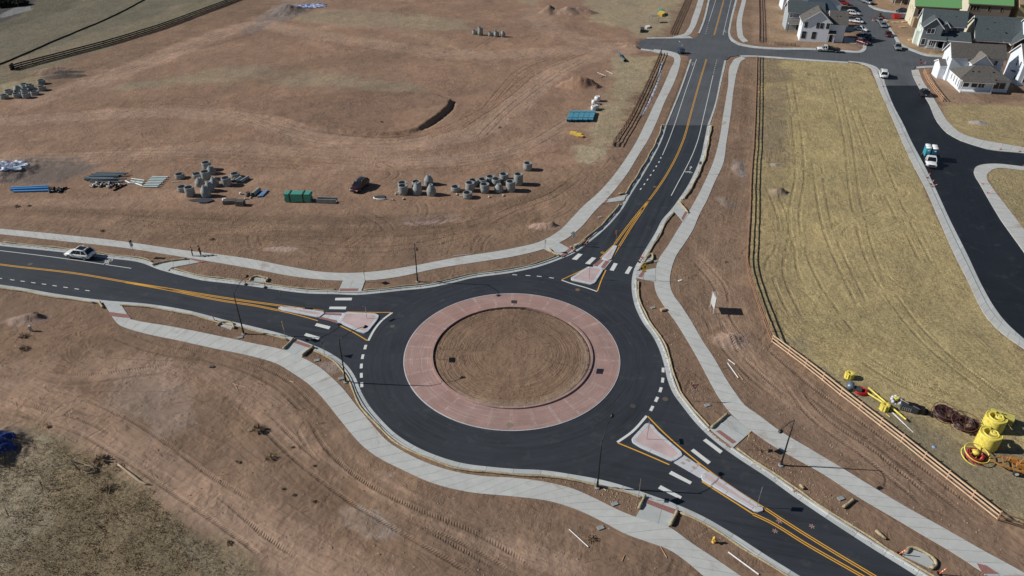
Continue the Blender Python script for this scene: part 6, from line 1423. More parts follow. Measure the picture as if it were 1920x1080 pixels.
for x, y, m, lb in ((1247.5, 748.5, (.13, .09, .08), 'reddish manhole lid in the road right of the circle'), (1187, 761.5, (.07, .06, .06), 'dark manhole lid in the road above the lower right island'), (1083, 543.5, (.2, .13, .08), 'orange-brown manhole lid in the road just above the circle'), (1228, 350.5, (.17, .12, .09), 'faint manhole lid beside the yellow lines of the far leg'),
                    (57, 495.5, (.12, .09, .09), 'faint manhole lid in the left leg'), (736, 612, (.10, .10, .07), 'olive manhole lid right of the left splitter island'), (1130, 474, (.33, .2, .04), 'yellowish manhole lid left of the upper splitter island')):
    g = G(x, y); mb = MB(); mb.lathe([(.36, 0), (.36, .012), (0, .014)], 20); tag(mb.build('inspection_cover', mat('lid_%02d' % int(m[0]*100), m, .7), loc=(g.x, g.y, Z_AS+.002)), lb, 'cover')
for a, lb in ((955.5, 'left'),):
    g = G(955.5, 798); mb = MB(); mb.lathe([(.42, 0), (.42, .02), (0, .022)], 20); tag(mb.build('inspection_cover', mat('apron_lid', (.25, .19, .14), .8), loc=(g.x, g.y, .082)), 'round lid set in the red apron at the bottom of the ring', 'cover')
# survey stakes in the field
for x, y, h, lb in ((268, 258, .9, 'thin survey stake in the middle of the left field'), (390, 193, .6, 'survey stake left of the dark bank'), (764, 124, 1.0, 'tallest survey stake in the far field'), (679, 114, .8, 'pale survey stake in the far field, left of the tallest'), (820, 87, .7, 'survey stake right of the tallest one'), (598, 108, .5, 'dark stake in the far field'), (1067, 233, .8, 'stake in front of the light blue bundles'),
                    (81, 918, 1.3, 'thin stake standing in the scrub at the lower left'), (17, 969, 1.2, 'leaning stake in the scrub at the far lower left')):
    mb = MB(); mb.beam((0, 0, 0), (.1 if y > 900 else 0, 0, h), .06, .05); tag(mb.build('survey_stake', M_DKW, loc=GP(x, y)), lb, 'stake')

# ---- snow and tarps
def drape(cx, cy, a, b, an, label, m, lift=.12, name='tarp', cat='tarp', irr=.25, n=34, amp=.16):
    c = G(cx, cy); v = []; f = []; ca, sa = math.cos(R(an)), math.sin(R(an)); X = []; Y = []
    for i in range(n+1):
        for j in range(n+1):
            u, w_ = 2*i/n-1, 2*j/n-1; x, y = u*a, w_*b; X.append(c.x+x*ca-y*sa); Y.append(c.y+x*sa+y*ca)
    X = np.array(X); Y = np.array(Y); h = ground_height(X, Y)[0]+lift+amp*fbm(X, Y, .9, 3, 55)
    ok = np.array([((2*(k//(n+1))/n-1)**2)**1.5+((2*(k % (n+1))/n-1)**2)**1.5 < 1+irr*math.sin(k*.37) for k in range(len(X))])
    for x, y, z in zip(X, Y, h): v.append((x-c.x, y-c.y, z))
    for i in range(n):
        for j in range(n):
            q = (i*(n+1)+j, (i+1)*(n+1)+j, (i+1)*(n+1)+j+1, i*(n+1)+j+1)
            if all(ok[k] for k in q): f.append(q)
    mb = MB(); mb.smooth = True; mb.add(v, f); o = mb.build(name, m, loc=(c.x, c.y, 0))
    so_ = o.modifiers.new('thick', 'SOLIDIFY'); so_.thickness = .03
    if label: tag(o, label, cat)
    return o
def tarpmat(nm, blue, white, k):
    t = NT(nm); n = t.rng(t.noise(t.pos(), .9, 6, .7, .5), k, k+.08); t.color(t.mix(n, blue, white), .4); return t.m
drape(574, 13, 7.5, 3.6, 24, 'blue tarp with white patches over the earth mound at the top edge', tarpmat('blue_white_tarp', (.05, .12, .42), (.62, .68, .80), .46), .15, amp=.35)
drape(12, 322, 4.2, 3.0, 10, 'white and blue tarp over the dark mound at the left edge', tarpmat('white_blue_tarp', (.10, .12, .35), (.72, .80, .90), .40), .15, amp=.3)
drape(-22, 853, 3.0, 2.2, 40, 'deep blue tarp on the mound at the lower left edge', tarpmat('deep_blue_tarp', (.01, .03, .17), (.5, .6, .8), .62), .12, amp=.25)
mb = MB(); q = offs(W('1242,116 1236,145 1218,190 1203,218', .6), 0); rr_ = random.Random(3)
mb.sweep(q, [(-.45, .02), (-.25, .12), (0, .16), (.25, .12), (.45, .02)]); mb.f = [tuple(reversed(f)) for f in mb.f]; mb.uv = [list(reversed(u)) for u in mb.uv]
tn = NT('dirty_snow'); tn.color(tn.mix(tn.rng(tn.noise(tn.pos(), 1.1, 5, .7), .42, .55), (.16, .12, .10), (.50, .54, .64)), .7)
o = mb.build('snow_strip', tn.m, kind='structure')

# ================================================================== vehicles
def carpaint(nm, c, metal=.0): return mat(nm, c, .28, metal, var=.04, coat=.8)
M_CHROME = mat('chrome', (.6, .6, .62), .15, 1.0); M_PLATE = mat('licence_plate', (.55, .58, .6), .5)
def loft(mb, secs):
    """secs: list of rings (equal length lists of points)"""
    v = []; f = []; n = len(secs[0])
    for s in secs: v += s
    for i in range(len(secs)-1):
        for k in range(n): f.append((i*n+k, i*n+(k+1) % n, (i+1)*n+(k+1) % n, (i+1)*n+k))
    f.append(tuple(range(n))[::-1]); f.append(tuple((len(secs)-1)*n+k for k in range(n)))
    return mb.add(v, f)
def bodysec(x, w_, z0, z1, tuck=.90, crown=.04):
    return [(x, -w_*tuck, z0), (x, -w_, z0+.14), (x, -w_, z0+(z1-z0)*.62), (x, -w_*.955, z1-.05), (x, -w_*.82, z1), (x, 0, z1+crown), (x, w_*.82, z1), (x, w_*.955, z1-.05), (x, w_, z0+(z1-z0)*.62), (x, w_, z0+.14), (x, w_*tuck, z0)]
def wheels(t, xs, tr, r=.36, wd=.24):
    for x in xs:
        for s in (-1, 1):
            M = Matrix.Translation((x, s*tr, r)) @ Matrix.Rotation(R(90), 4, 'X')
            mb = MB(); mb.smooth = True; mb.lathe([(r*.62, -wd/2), (r*.93, -wd/2), (r, -wd*.32), (r, wd*.32), (r*.93, wd/2), (r*.62, wd/2)], 20, M=M); o = mb.build('wheel', M_TYRE, t)
            mb = MB(); mb.lathe([(0, -wd*.42), (r*.2, -wd*.46), (r*.62, -wd*.40), (r*.62, wd*.40), (r*.2, wd*.46), (0, wd*.42)], 14, M=M); mb.build('rim', M_RIM, o)
def vehicle(kind, px, ang, m, label, group=None, L=None, extra=None, roofm=None, sunroof=False, s=1.0):
    t = thing({'suv': 'parked_car', 'sedan': 'parked_car', 'pickup': 'pickup_truck', 'van': 'van', 'flatbed': 'flatbed_truck'}[kind], label, {'suv': 'car', 'sedan': 'car', 'pickup': 'pickup truck', 'van': 'van', 'flatbed': 'truck'}[kind], px if isinstance(px, Vector) else GP(*px), ang, group)
    t.location.z = max(Z_AS, t.location.z); t.scale = (s, s, s)
    if kind in ('suv', 'sedan', 'van'):
        L = L or {'suv': 4.7, 'sedan': 4.7, 'van': 5.2}[kind]; W2 = {'suv': .95, 'sedan': .91, 'van': 1.0}[kind]; h = L/2
        zb, zs, zr = {'suv': (.30, 1.02, 1.66), 'sedan': (.25, .88, 1.42), 'van': (.30, 1.10, 1.95)}[kind]
        B = [(-h, .86, .42, zs-.10), (-h+.10, .95, zb+.05, zs-.0), (-h+.5, 1, zb, zs+.02), (-.4, 1, zb, zs), (h-1.5, 1, zb, zs-.02), (h-.75, .98, zb, zs-.10), (h-.25, .92, zb+.02, zs-.24), (h-.04, .80, zb+.10, zs-.34), (h, .70, zb+.2, zs-.45)]
        mb = MB(); mb.smooth = True; loft(mb, [bodysec(x, W2*k, a, b) for x, k, a, b in B]); b_ = mb.build('body', m, t); 
        # greenhouse
        if kind == 'sedan': Gx = (-h+.75, -h+1.55, h-2.1, h-1.25)
        elif kind == 'suv': Gx = (-h+.15, -h+.65, h-2.15, h-1.30)
        else: Gx = (-h+.08, -h+.25, h-1.9, h-1.0)
        a, b, c, d = Gx; wb, wt = W2*.93, W2*.76
        gh = [(a, -wb, zs-.03), (d, -wb, zs-.06), (d, wb, zs-.06), (a, wb, zs-.03), (b, -wt, zr-.05), (c, -wt, zr-.05), (c, wt, zr-.05), (b, wt, zr-.05)]
        mb = MB(); mb.add(gh, [(0, 1, 5, 4), (1, 2, 6, 5), (2, 3, 7, 6), (3, 0, 4, 7)]); mb.build('window_glass', M_GLASS, t)
        mb = MB(); P_ = [Vector(q) for q in gh]
        for i, j, w_ in ((0, 4, .14), (3, 7, .14), (1, 5, .09), (2, 6, .09)): mb.beam(P_[i], P_[j], w_, .09)
        for k in ((.42,) if kind == 'sedan' else (.36, .66)):
            for (p, q, r_, s_) in ((0, 1, 4, 5), (3, 2, 7, 6)): mb.beam(P_[p].lerp(P_[q], k), P_[r_].lerp(P_[s_], k), .09, .05)
        mb.build('pillar', m, t)
        mb = MB(); mb.smooth = True; n = 6; v = []; f = []
        for i in range(n+1):
            x = b-.03+(c-b+.06)*i/n; e = math.sin(math.pi*(.12+.76*i/n))*.05
            for j in range(5): y = (j/2-1)*wt*1.03; v.append((x, y, zr-.04+e+.03*(1-abs(j/2-1)**2)))
        for i in range(n):
            for j in range(4): f.append((i*5+j, (i+1)*5+j, (i+1)*5+j+1, i*5+j+1))
        mb.add(v, f); rf = mb.build('roof', roofm or m, t); so2 = rf.modifiers.new('thick', 'SOLIDIFY'); so2.thickness = .06
        if sunroof: mb = MB(); mb.box(((b+c)/2+.1, 0, zr+.045), (1.35, 1.0, .03)); mb.box(((b+c)/2-.95, 0, zr+.02), (.3, .3, .05)); mb.build('sunroof', M_GLASS, t)
        if kind == 'suv': mb = MB(); [mb.tube([(b+.1, y, zr+.06), ((b+c)/2, y, zr+.09), (c-.1, y, zr+.05)], .025, 6) for y in (-wt*.86, wt*.86)]; mb.build('roof_rail', M_GALV, t)
        wheels(t, (-h+.92, h-.98), W2-.10, .37 if kind != 'sedan' else .33)
        mb = MB(); [mb.box((h-.14, y, zs-.38), (.20, .42, .15)) for y in (-W2*.66, W2*.66)]; mb.build('headlight', M_LAMP, t)
        mb = MB(); mb.box((h+.0, 0, zs-.50), (.06, .95, .26)); mb.box((h-.02, 0, zb+.13), (.08, 1.3, .12)); mb.build('grille', M_BLK, t)
        mb = MB(); [mb.box((-h+.06, y, zs-.14), (.10, .34, .18)) for y in (-W2*.72, W2*.72)]; mb.build('tail_light', M_TAIL, t)
        mb = MB(); mb.box((-h-.0, 0, .46), (.10, 1.6, .16)); mb.box((0, 0, zb-.02), (L*.62, W2*1.9, .12)); mb.build('bumper', M_DKGR, t); mb = MB(); mb.box((-h-.06, 0, .68), (.02, .34, .16)); mb.build('number_plate', M_PLATE, t)
        mb = MB(); [mb.box((d-.18, y, zs+.02), (.16, .18, .13)) for y in (-W2-.07, W2+.07)]; mb.build('mirror', m, t)
    else:
        L = L or 5.9; h = L/2; W2 = .98; zb, zs, zr = .48, 1.15, 1.88
        fx = h; cab0 = h-3.55 if kind == 'pickup' else h-3.0
        mb = MB(); mb.smooth = True; loft(mb, [bodysec(x, W2*k, a, b) for x, k, a, b in ((cab0-.05, .98, zb, zs), (cab0+.6, 1, zb, zs), (fx-1.6, 1, zb, zs), (fx-.5, .97, zb, zs-.06), (fx-.06, .9, zb+.05, zs-.14), (fx, .82, zb+.15, zs-.3))]); mb.build('cab', m, t)
        a, b, c, d = cab0+.02, cab0+.2, fx-1.95, fx-1.35; wb, wt = W2*.92, W2*.78
        gh = [(a, -wb, zs-.03), (d, -wb, zs-.04), (d, wb, zs-.04), (a, wb, zs-.03), (b, -wt, zr-.05), (c, -wt, zr-.05), (c, wt, zr-.05), (b, wt, zr-.05)]; P_ = [Vector(q) for q in gh]
        mb = MB(); mb.add(gh, [(0, 1, 5, 4), (1, 2, 6, 5), (2, 3, 7, 6), (3, 0, 4, 7)]); mb.build('window_glass', M_GLASS, t)
        mb = MB(); [mb.beam(P_[i], P_[j], .10, .09) for i, j in ((0, 4), (3, 7), (1, 5), (2, 6))]; [mb.beam(P_[p].lerp(P_[q], .5), P_[r_].lerp(P_[s_], .5), .09, .05) for p, q, r_, s_ in ((0, 1, 4, 5), (3, 2, 7, 6))]; mb.build('pillar', m, t)
        mb = MB(); mb.box(((b+c)/2, 0, zr-.02), (c-b+.12, wt*2.04, .08)); mb.build('roof', m, t, bevel=.03)
        x0 = -h; 
        if kind == 'pickup':
            mb = MB(); mb.box(((x0+cab0)/2, -W2+.06, .85), (cab0-x0, .12, .62)); mb.box(((x0+cab0)/2, W2-.06, .85), (cab0-x0, .12, .62)); mb.box((x0+.05, 0, .85), (.1, 2*W2-.24, .6)); mb.box((cab0-.10, 0, .85), (.08, 2*W2-.24, .6)); mb.box(((x0+cab0)/2, 0, .60), (cab0-x0-.2, 2*W2-.24, .08)); mb.build('cargo_bed', m if not roofm else roofm, t)
        else:
            mb = MB(); mb.box(((x0+cab0)/2-.1, 0, 1.0), (cab0-x0-.1, 2.2, .12)); mb.box((cab0-.22, 0, 1.45), (.08, 2.1, .9)); mb.beam((x0, 0, .65), (fx-.6, 0, .65), .8, .18); mb.build('flat_bed', M_BLK, t)
        wheels(t, (x0+1.15, fx-1.0), W2-.10, .42, .28)
        mb = MB(); [mb.box((fx-.06, y, zs-.30), (.16, .34, .2)) for y in (-W2*.74, W2*.74)]; mb.build('headlight', M_LAMP, t); mb = MB(); mb.box((fx+.02, 0, zs-.36), (.06, 1.1, .32)); mb.box((fx+.04, 0, .5), (.12, 1.8, .2)); mb.build('grille', M_DKGR, t)
        mb = MB(); [mb.box((x0-.01, y, .92), (.06, .12, .34)) for y in (-W2+.08, W2-.08)]; mb.build('tail_light', M_TAIL, t); mb = MB(); [mb.box((d-.2, y, zs+.08), (.14, .2, .2)) for y in (-W2-.12, W2+.12)]; mb.build('mirror', M_BLK, t)
    if extra: extra(t)
    return t
def head(a, b):
    A, B = G(*a), G(*b); return math.atan2(B.y-A.y, B.x-A.x)
CW = carpaint('white_car_paint', (.84, .86, .88)); CB = carpaint('black_car_paint', (.012, .013, .016)); CM = carpaint('maroon_car_paint', (.10, .012, .018), .2); CS = carpaint('silver_car_paint', (.38, .41, .44), .5); CN = carpaint('navy_car_paint', (.03, .05, .10), .2); CR = carpaint('red_car_paint', (.35, .02, .025))
vehicle('suv', (152, 481.5), head((200, 484.5), (110, 473.5)), CW, 'white SUV with a dark glass roof, stopped in the lane of the left leg', sunroof=True)
vehicle('suv', (675, 354), head((690, 340), (662, 363)), carpaint('black_cherry_paint', (.05, .012, .016), .2), 'dark maroon SUV parked on the dirt between the green bundle and the manhole rings', L=4.9, roofm=CB)
vehicle('van', (1655, 143.5), head((1653, 146), (1650, 132)), CW, 'white van driving away at the top of the black side street', s=1.0)
vehicle('suv', (1732.5, 178), head((1736, 186), (1729, 168)), CB, 'black SUV parked at the right kerb of the side street by the rail fence')
vehicle('suv', (1682, 92.5), head((1677, 82), (1686, 99)), CS, 'silver SUV parked at the kerb in front of the grey house')
vehicle('sedan', (1665, 67.5), head((1660, 58), (1669, 74)), CM, 'maroon car parked at the kerb above the silver SUV')
vehicle('sedan', (1655, 50), head((1650, 43), (1660, 56)), CS, 'small silver car behind the maroon one')
vehicle('pickup', (1649, 43), head((1657, 47), (1642, 36)), CS, 'grey pickup beside the small silver car', s=.85)
vehicle('suv', (1599, 28.5), head((1585, 27), (1606, 29)), CW, 'white SUV in the third driveway behind the white house', 'vehicles in the driveways')
vehicle('pickup', (1605, 43), head((1590, 41), (1612, 44)), CW, 'white pickup in the middle driveway behind the white house', 'vehicles in the driveways', s=.8)
vehicle('sedan', (1614, 57.5), head((1600, 55), (1620, 59)), CW, 'white car in the nearer driveway behind the white house', 'vehicles in the driveways')
vehicle('pickup', (1622, 73), head((1606, 70), (1630, 76)), CN, 'navy pickup in the nearest driveway beside the white house', 'vehicles in the driveways', s=.95)
vehicle('suv', (1616, 83), head((1602, 80), (1624, 86)), CM, 'maroon SUV half in shadow at the street corner beside the white house')
vehicle('suv', (1581, 9), head((1568, 8), (1590, 10)), CR, 'red SUV in the farthest driveway', 'vehicles in the driveways')
vehicle('pickup', (1626, 7), head((1612, 0), (1632, 8)), CS, 'silver pickup parked at the top edge of the housing street'); vehicle('suv', (1614, 1), head((1604, -4), (1620, 3)), CS, 'pale SUV at the very top of the housing street, behind the silver pickup')
vehicle('sedan', (1691, 23), head((1700, 22), (1680, 23)), CN, 'navy car on the side road in front of the pale house wall')
def ladders(t):
    mb = MB(); 
    for i in range(9): x = -2.8+i*.33; mb.tube([(x, -1.0, 1.1), (x+.1, -.3+.2*(i % 3), 1.5), (x, 1.0, 1.1)], .05, 5)
    mb.box((-.6, 0, 1.35), (1.0, 1.6, .5)); mb.build('load', mat('dark_green_load', (.03, .05, .04), .7), t)
vehicle('flatbed', (1552, 97), head((1566, 98), (1538, 96)), CW, 'white flatbed truck with a dark load on the crossing street by the white house', L=6.6, extra=ladders)
# portable toilets carried on the truck in the side street
tp = G(1740.5, 303); th_ = head((1730, 268), (1746, 318)); d = Vector((math.cos(th_), math.sin(th_), 0))
trk = vehicle('flatbed', Vector((tp.x, tp.y, .02)), th_, CW, 'white truck facing the viewer in the black side street, carrying portable toilets', L=8.2)
M_PT = mat('turquoise_plastic_panel', (.03, .33, .44), .45); M_PT2 = mat('navy_plastic_panel', (.03, .10, .22), .45)
for i, (lx, ly, m_, lb) in enumerate(((-.35, -.62, M_PT, 'turquoise portable toilet right behind the truck cab'), (-.35, .62, M_PT2, 'navy blue portable toilet beside the turquoise one behind the cab'), (-1.65, -.62, M_PT, 'turquoise portable toilet at the rear of the truck bed'), (-1.65, .62, M_PT2, 'navy portable toilet at the rear corner of the truck bed'))):
    c, s = math.cos(th_), math.sin(th_); w_ = Vector((tp.x+lx*c-ly*s, tp.y+lx*s+ly*c, 1.08))
    t = thing('portable_toilet', lb, 'portable toilet', w_, th_, 'portable toilets on the truck'); mb = MB(); mb.box((0, 0, 1.02), (1.1, 1.1, 2.04)); mb.build('cabin', m_, t, bevel=.05); t.scale = (.92, .92, .88)
    mb = MB(); mb.smooth = True; mb.lathe([(.80, 2.02), (.78, 2.12), (.5, 2.26), (0, 2.32)], 4, M=Matrix.Rotation(R(45), 4, 'Z')); mb.build('roof', M_WHITE, t)
    mb = MB(); mb.box((.56, 0, 1.0), (.03, .8, 1.8)); o = mb.build('door', m_, t); mb = MB(); mb.box((.58, 0, 1.5), (.02, .4, .25)); mb.build('door_plate', M_WHITE, o)
# red skip and loose machine
t = thing('rubbish_skip', 'red rubbish skip on the yard right of the parked cars', 'skip', GP(1680, 34.5), .1); mb = MB(); mb.prism([(-1.0, 0), (1.0, 0), (1.5, 1.4), (-1.5, 1.4)], -.9, .9, M=Matrix.Rotation(R(90), 4, 'X')); mb.build('body', M_RED, t); mb = MB(); mb.box((0, 0, 1.41), (2.8, 1.6, .03)); mb.build('lid', mat('dark_red_lid', (.25, .02, .02), .5), t)
t = thing('skid_loader', 'small dark loader with red parts at the top of the row of parked cars', 'loader', GP(1647, 35), .5); mb = MB(); mb.box((0, 0, .7), (2.2, 1.3, .7)); mb.box((-.3, 0, 1.5), (1.1, 1.1, .9)); mb.build('body', M_DKGR, t, bevel=.05); mb = MB(); mb.beam((-1, -.7, 1.4), (1.5, -.7, .4), .12, .15); mb.beam((-1, .7, 1.4), (1.5, .7, .4), .12, .15); mb.box((1.8, 0, .35), (.6, 1.6, .6)); mb.build('arm', M_RED, t); wheels(t, (-.7, .7), .7, .35, .26)
t = thing('barrier', 'orange barrier lying on the street left of the loader', 'barrier', GP(1638, 40), .4); mb = MB(); mb.box((0, 0, .9), (1.2, .08, .3)); mb.box((0, 0, .5), (1.2, .08, .2)); mb.build('board', M_ORANGE, t); mb = MB(); [mb.beam((x, .3*s, 0), (x, 0, 1.0), .05, .05) for x in (-.5, .5) for s in (-1, 1)]; mb.build('leg', M_SWHT, t)

# ================================================================== people
def person(x, y, ang, shirt, trousers, label, armout=0):
    b = GP(x, y); me = bpy.data.meshes.new('person'); J = [(0, 0, .98), (0, 0, 1.18), (0, .0, 1.42), (0, .01, 1.55), (0, .03, 1.66), (0, .03, 1.76),
        (.10, 0, .93), (.12, .02, .50), (.13, -.02, .08), (.13, .12, .03), (-.10, 0, .93), (-.12, -.04, .50), (-.15, -.06, .08), (-.15, .08, .03),
        (.20, 0, 1.42), (.25, -.02, 1.15), (.24, .12, .92), (-.20, 0, 1.42), (-.27, .04, 1.16), (-.20, .26, 1.10)]
    if armout: J[15] = (.34, .1, 1.22); J[16] = (.40, .34, 1.25)
    E_ = [(0, 1), (1, 2), (2, 3), (3, 4), (4, 5), (0, 6), (6, 7), (7, 8), (8, 9), (0, 10), (10, 11), (11, 12), (12, 13), (2, 14), (14, 15), (15, 16), (2, 17), (17, 18), (18, 19)]
    Rr = [.15, .13, .15, .065, .095, .08, .095, .07, .05, .045, .095, .07, .05, .045, .08, .055, .04, .08, .055, .04]
    me.from_pydata(J, E_, []); o = bpy.data.objects.new('person', me); col.objects.link(o); sk = o.modifiers.new('skin', 'SKIN'); 
    for i, v in enumerate(me.skin_vertices[0].data): v.radius = (Rr[i], Rr[i]*(.72 if i in (0, 1, 2) else 1)); v.use_root = (i == 0)
    ss = o.modifiers.new('sub', 'SUBSURF'); ss.levels = 1; ss.render_levels = 1
    dg = bpy.context.evaluated_depsgraph_get(); me2 = bpy.data.meshes.new_from_object(o.evaluated_get(dg)); o.modifiers.clear(); o.data = me2
    me2.materials.clear(); [me2.materials.append(m) for m in (shirt, trousers, mat('skin', (.45, .27, .19), .6), M_BLK)]
    for p in me2.polygons:
        c = p.center; p.use_smooth = True
        p.material_index = 2 if c.z > 1.53 or (c.z > .8 and (Vector(c)-Vector(J[16])).length < .12) or (Vector(c)-Vector(J[19])).length < .10 else (3 if c.z < .1 else (1 if c.z < .98 and abs(c.x) < .22 else 0))
    o.location = b; o.rotation_euler = (0, 0, ang)
    tag(o, label, 'person', 'people on the far sidewalk')
    mb = MB(); mb.smooth = True; mb.lathe([(.105, 1.70), (.11, 1.76), (.09, 1.83), (.0, 1.86)], 10, c=(0, .02, 0)); mb.build('hair', mat('dark_hair', (.03, .02, .015), .8), o)
    return o
person(362, 481, R(-60), mat('rust_shirt', (.22, .08, .05), .9), mat('brown_trousers', (.13, .09, .06), .9), 'person in a rust-brown shirt on the far left sidewalk, left one of the two', 1)
person(377, 479.5, R(80), mat('dark_olive_jacket', (.05, .05, .045), .9), mat('dark_brown_trousers', (.08, .055, .045), .9), 'person in a dark jacket on the far left sidewalk, right one of the two', 1)

# ================================================================== houses
M_SHG = mat('grey_brown_shingles', (.115, .108, .10), .95, var=.3, scale=2.2); M_SHD = mat('dark_blue_grey_shingles', (.075, .095, .105), .95, var=.35, scale=2.5); M_SHW = mat('warm_grey_shingles', (.17, .155, .14), .95, var=.25, scale=2.2)
M_WW = mat('white_board_siding', (.72, .78, .86), .7, var=.06); M_GS = mat('slate_grey_siding', (.17, .205, .235), .8, var=.1); M_PW = mat('pale_house_wrap', (.66, .72, .68), .6, var=.08); M_CRM = mat('cream_sheathing', (.62, .58, .45), .8, var=.1); M_YSH = mat('yellow_sheathing', (.46, .40, .22), .85, var=.12); M_TRIM = mat('white_trim', (.76, .77, .78), .6, var=.03); M_TANS = mat('bare_plywood', (.36, .27, .17), .9, var=.2); M_BWS = mat('brown_grey_wall', (.24, .20, .17), .9)
tt = NT('green_underlay'); ux, uy, uz = tt.sep(tt.pos()); ck = tt.math('MULTIPLY', tt.rng(tt.math('SINE', tt.math('MULTIPLY', ux, 7.0)), .75, .95), tt.rng(tt.math('SINE', tt.math('MULTIPLY', uy, 11.0)), .7, .95)); tt.color(tt.mix(ck, (.15, .36, .14), (.09, .24, .10)), .8); M_GRNR = tt.m
M_WGL = mat('dark_window_glass', (.02, .028, .035), .1, var=.05, spec=.8)
def window(t, face, blk, u, z, w_, h_, n=1, trim=M_TRIM):
    x0, x1, y0, y1 = blk[:4]
    if face == 'f': o, a, nrm = Vector((u, y0, z)), Vector((1, 0, 0)), Vector((0, -1, 0))
    elif face == 'l': o, a, nrm = Vector((x0, u, z)), Vector((0, 1, 0)), Vector((-1, 0, 0))
    else: o, a, nrm = Vector((x1, u, z)), Vector((0, 1, 0)), Vector((1, 0, 0))
    up = Vector((0, 0, 1)); mb = MB(); e = .11
    for s in (-1, 1): mb.beam(o+nrm*.03+a*s*(w_/2)-up*h_/2, o+nrm*.03+a*s*(w_/2)+up*h_/2, e, .07, up=tuple(nrm)); mb.beam(o+nrm*.033+up*s*(h_/2)-a*(w_/2+e/2), o+nrm*.033+up*s*(h_/2)+a*(w_/2+e/2), .07, e)
    for k in range(1, n): mb.beam(o+nrm*.028+a*(w_*(k/n-.5))-up*h_/2, o+nrm*.028+a*(w_*(k/n-.5))+up*h_/2, .09, .06, up=tuple(nrm))
    fr = mb.build('window', trim, t); mb = MB(); c = [o+nrm*.012+a*i*w_/2+up*j*h_/2 for i, j in ((-1, -1), (1, -1), (1, 1), (-1, 1))]
    mb.add(c, [(0, 1, 2, 3), (3, 2, 1, 0)][:1] if (c[1]-c[0]).cross(c[2]-c[1]).dot(nrm) > 0 else [(3, 2, 1, 0)]); mb.build('pane', M_WGL, fr)
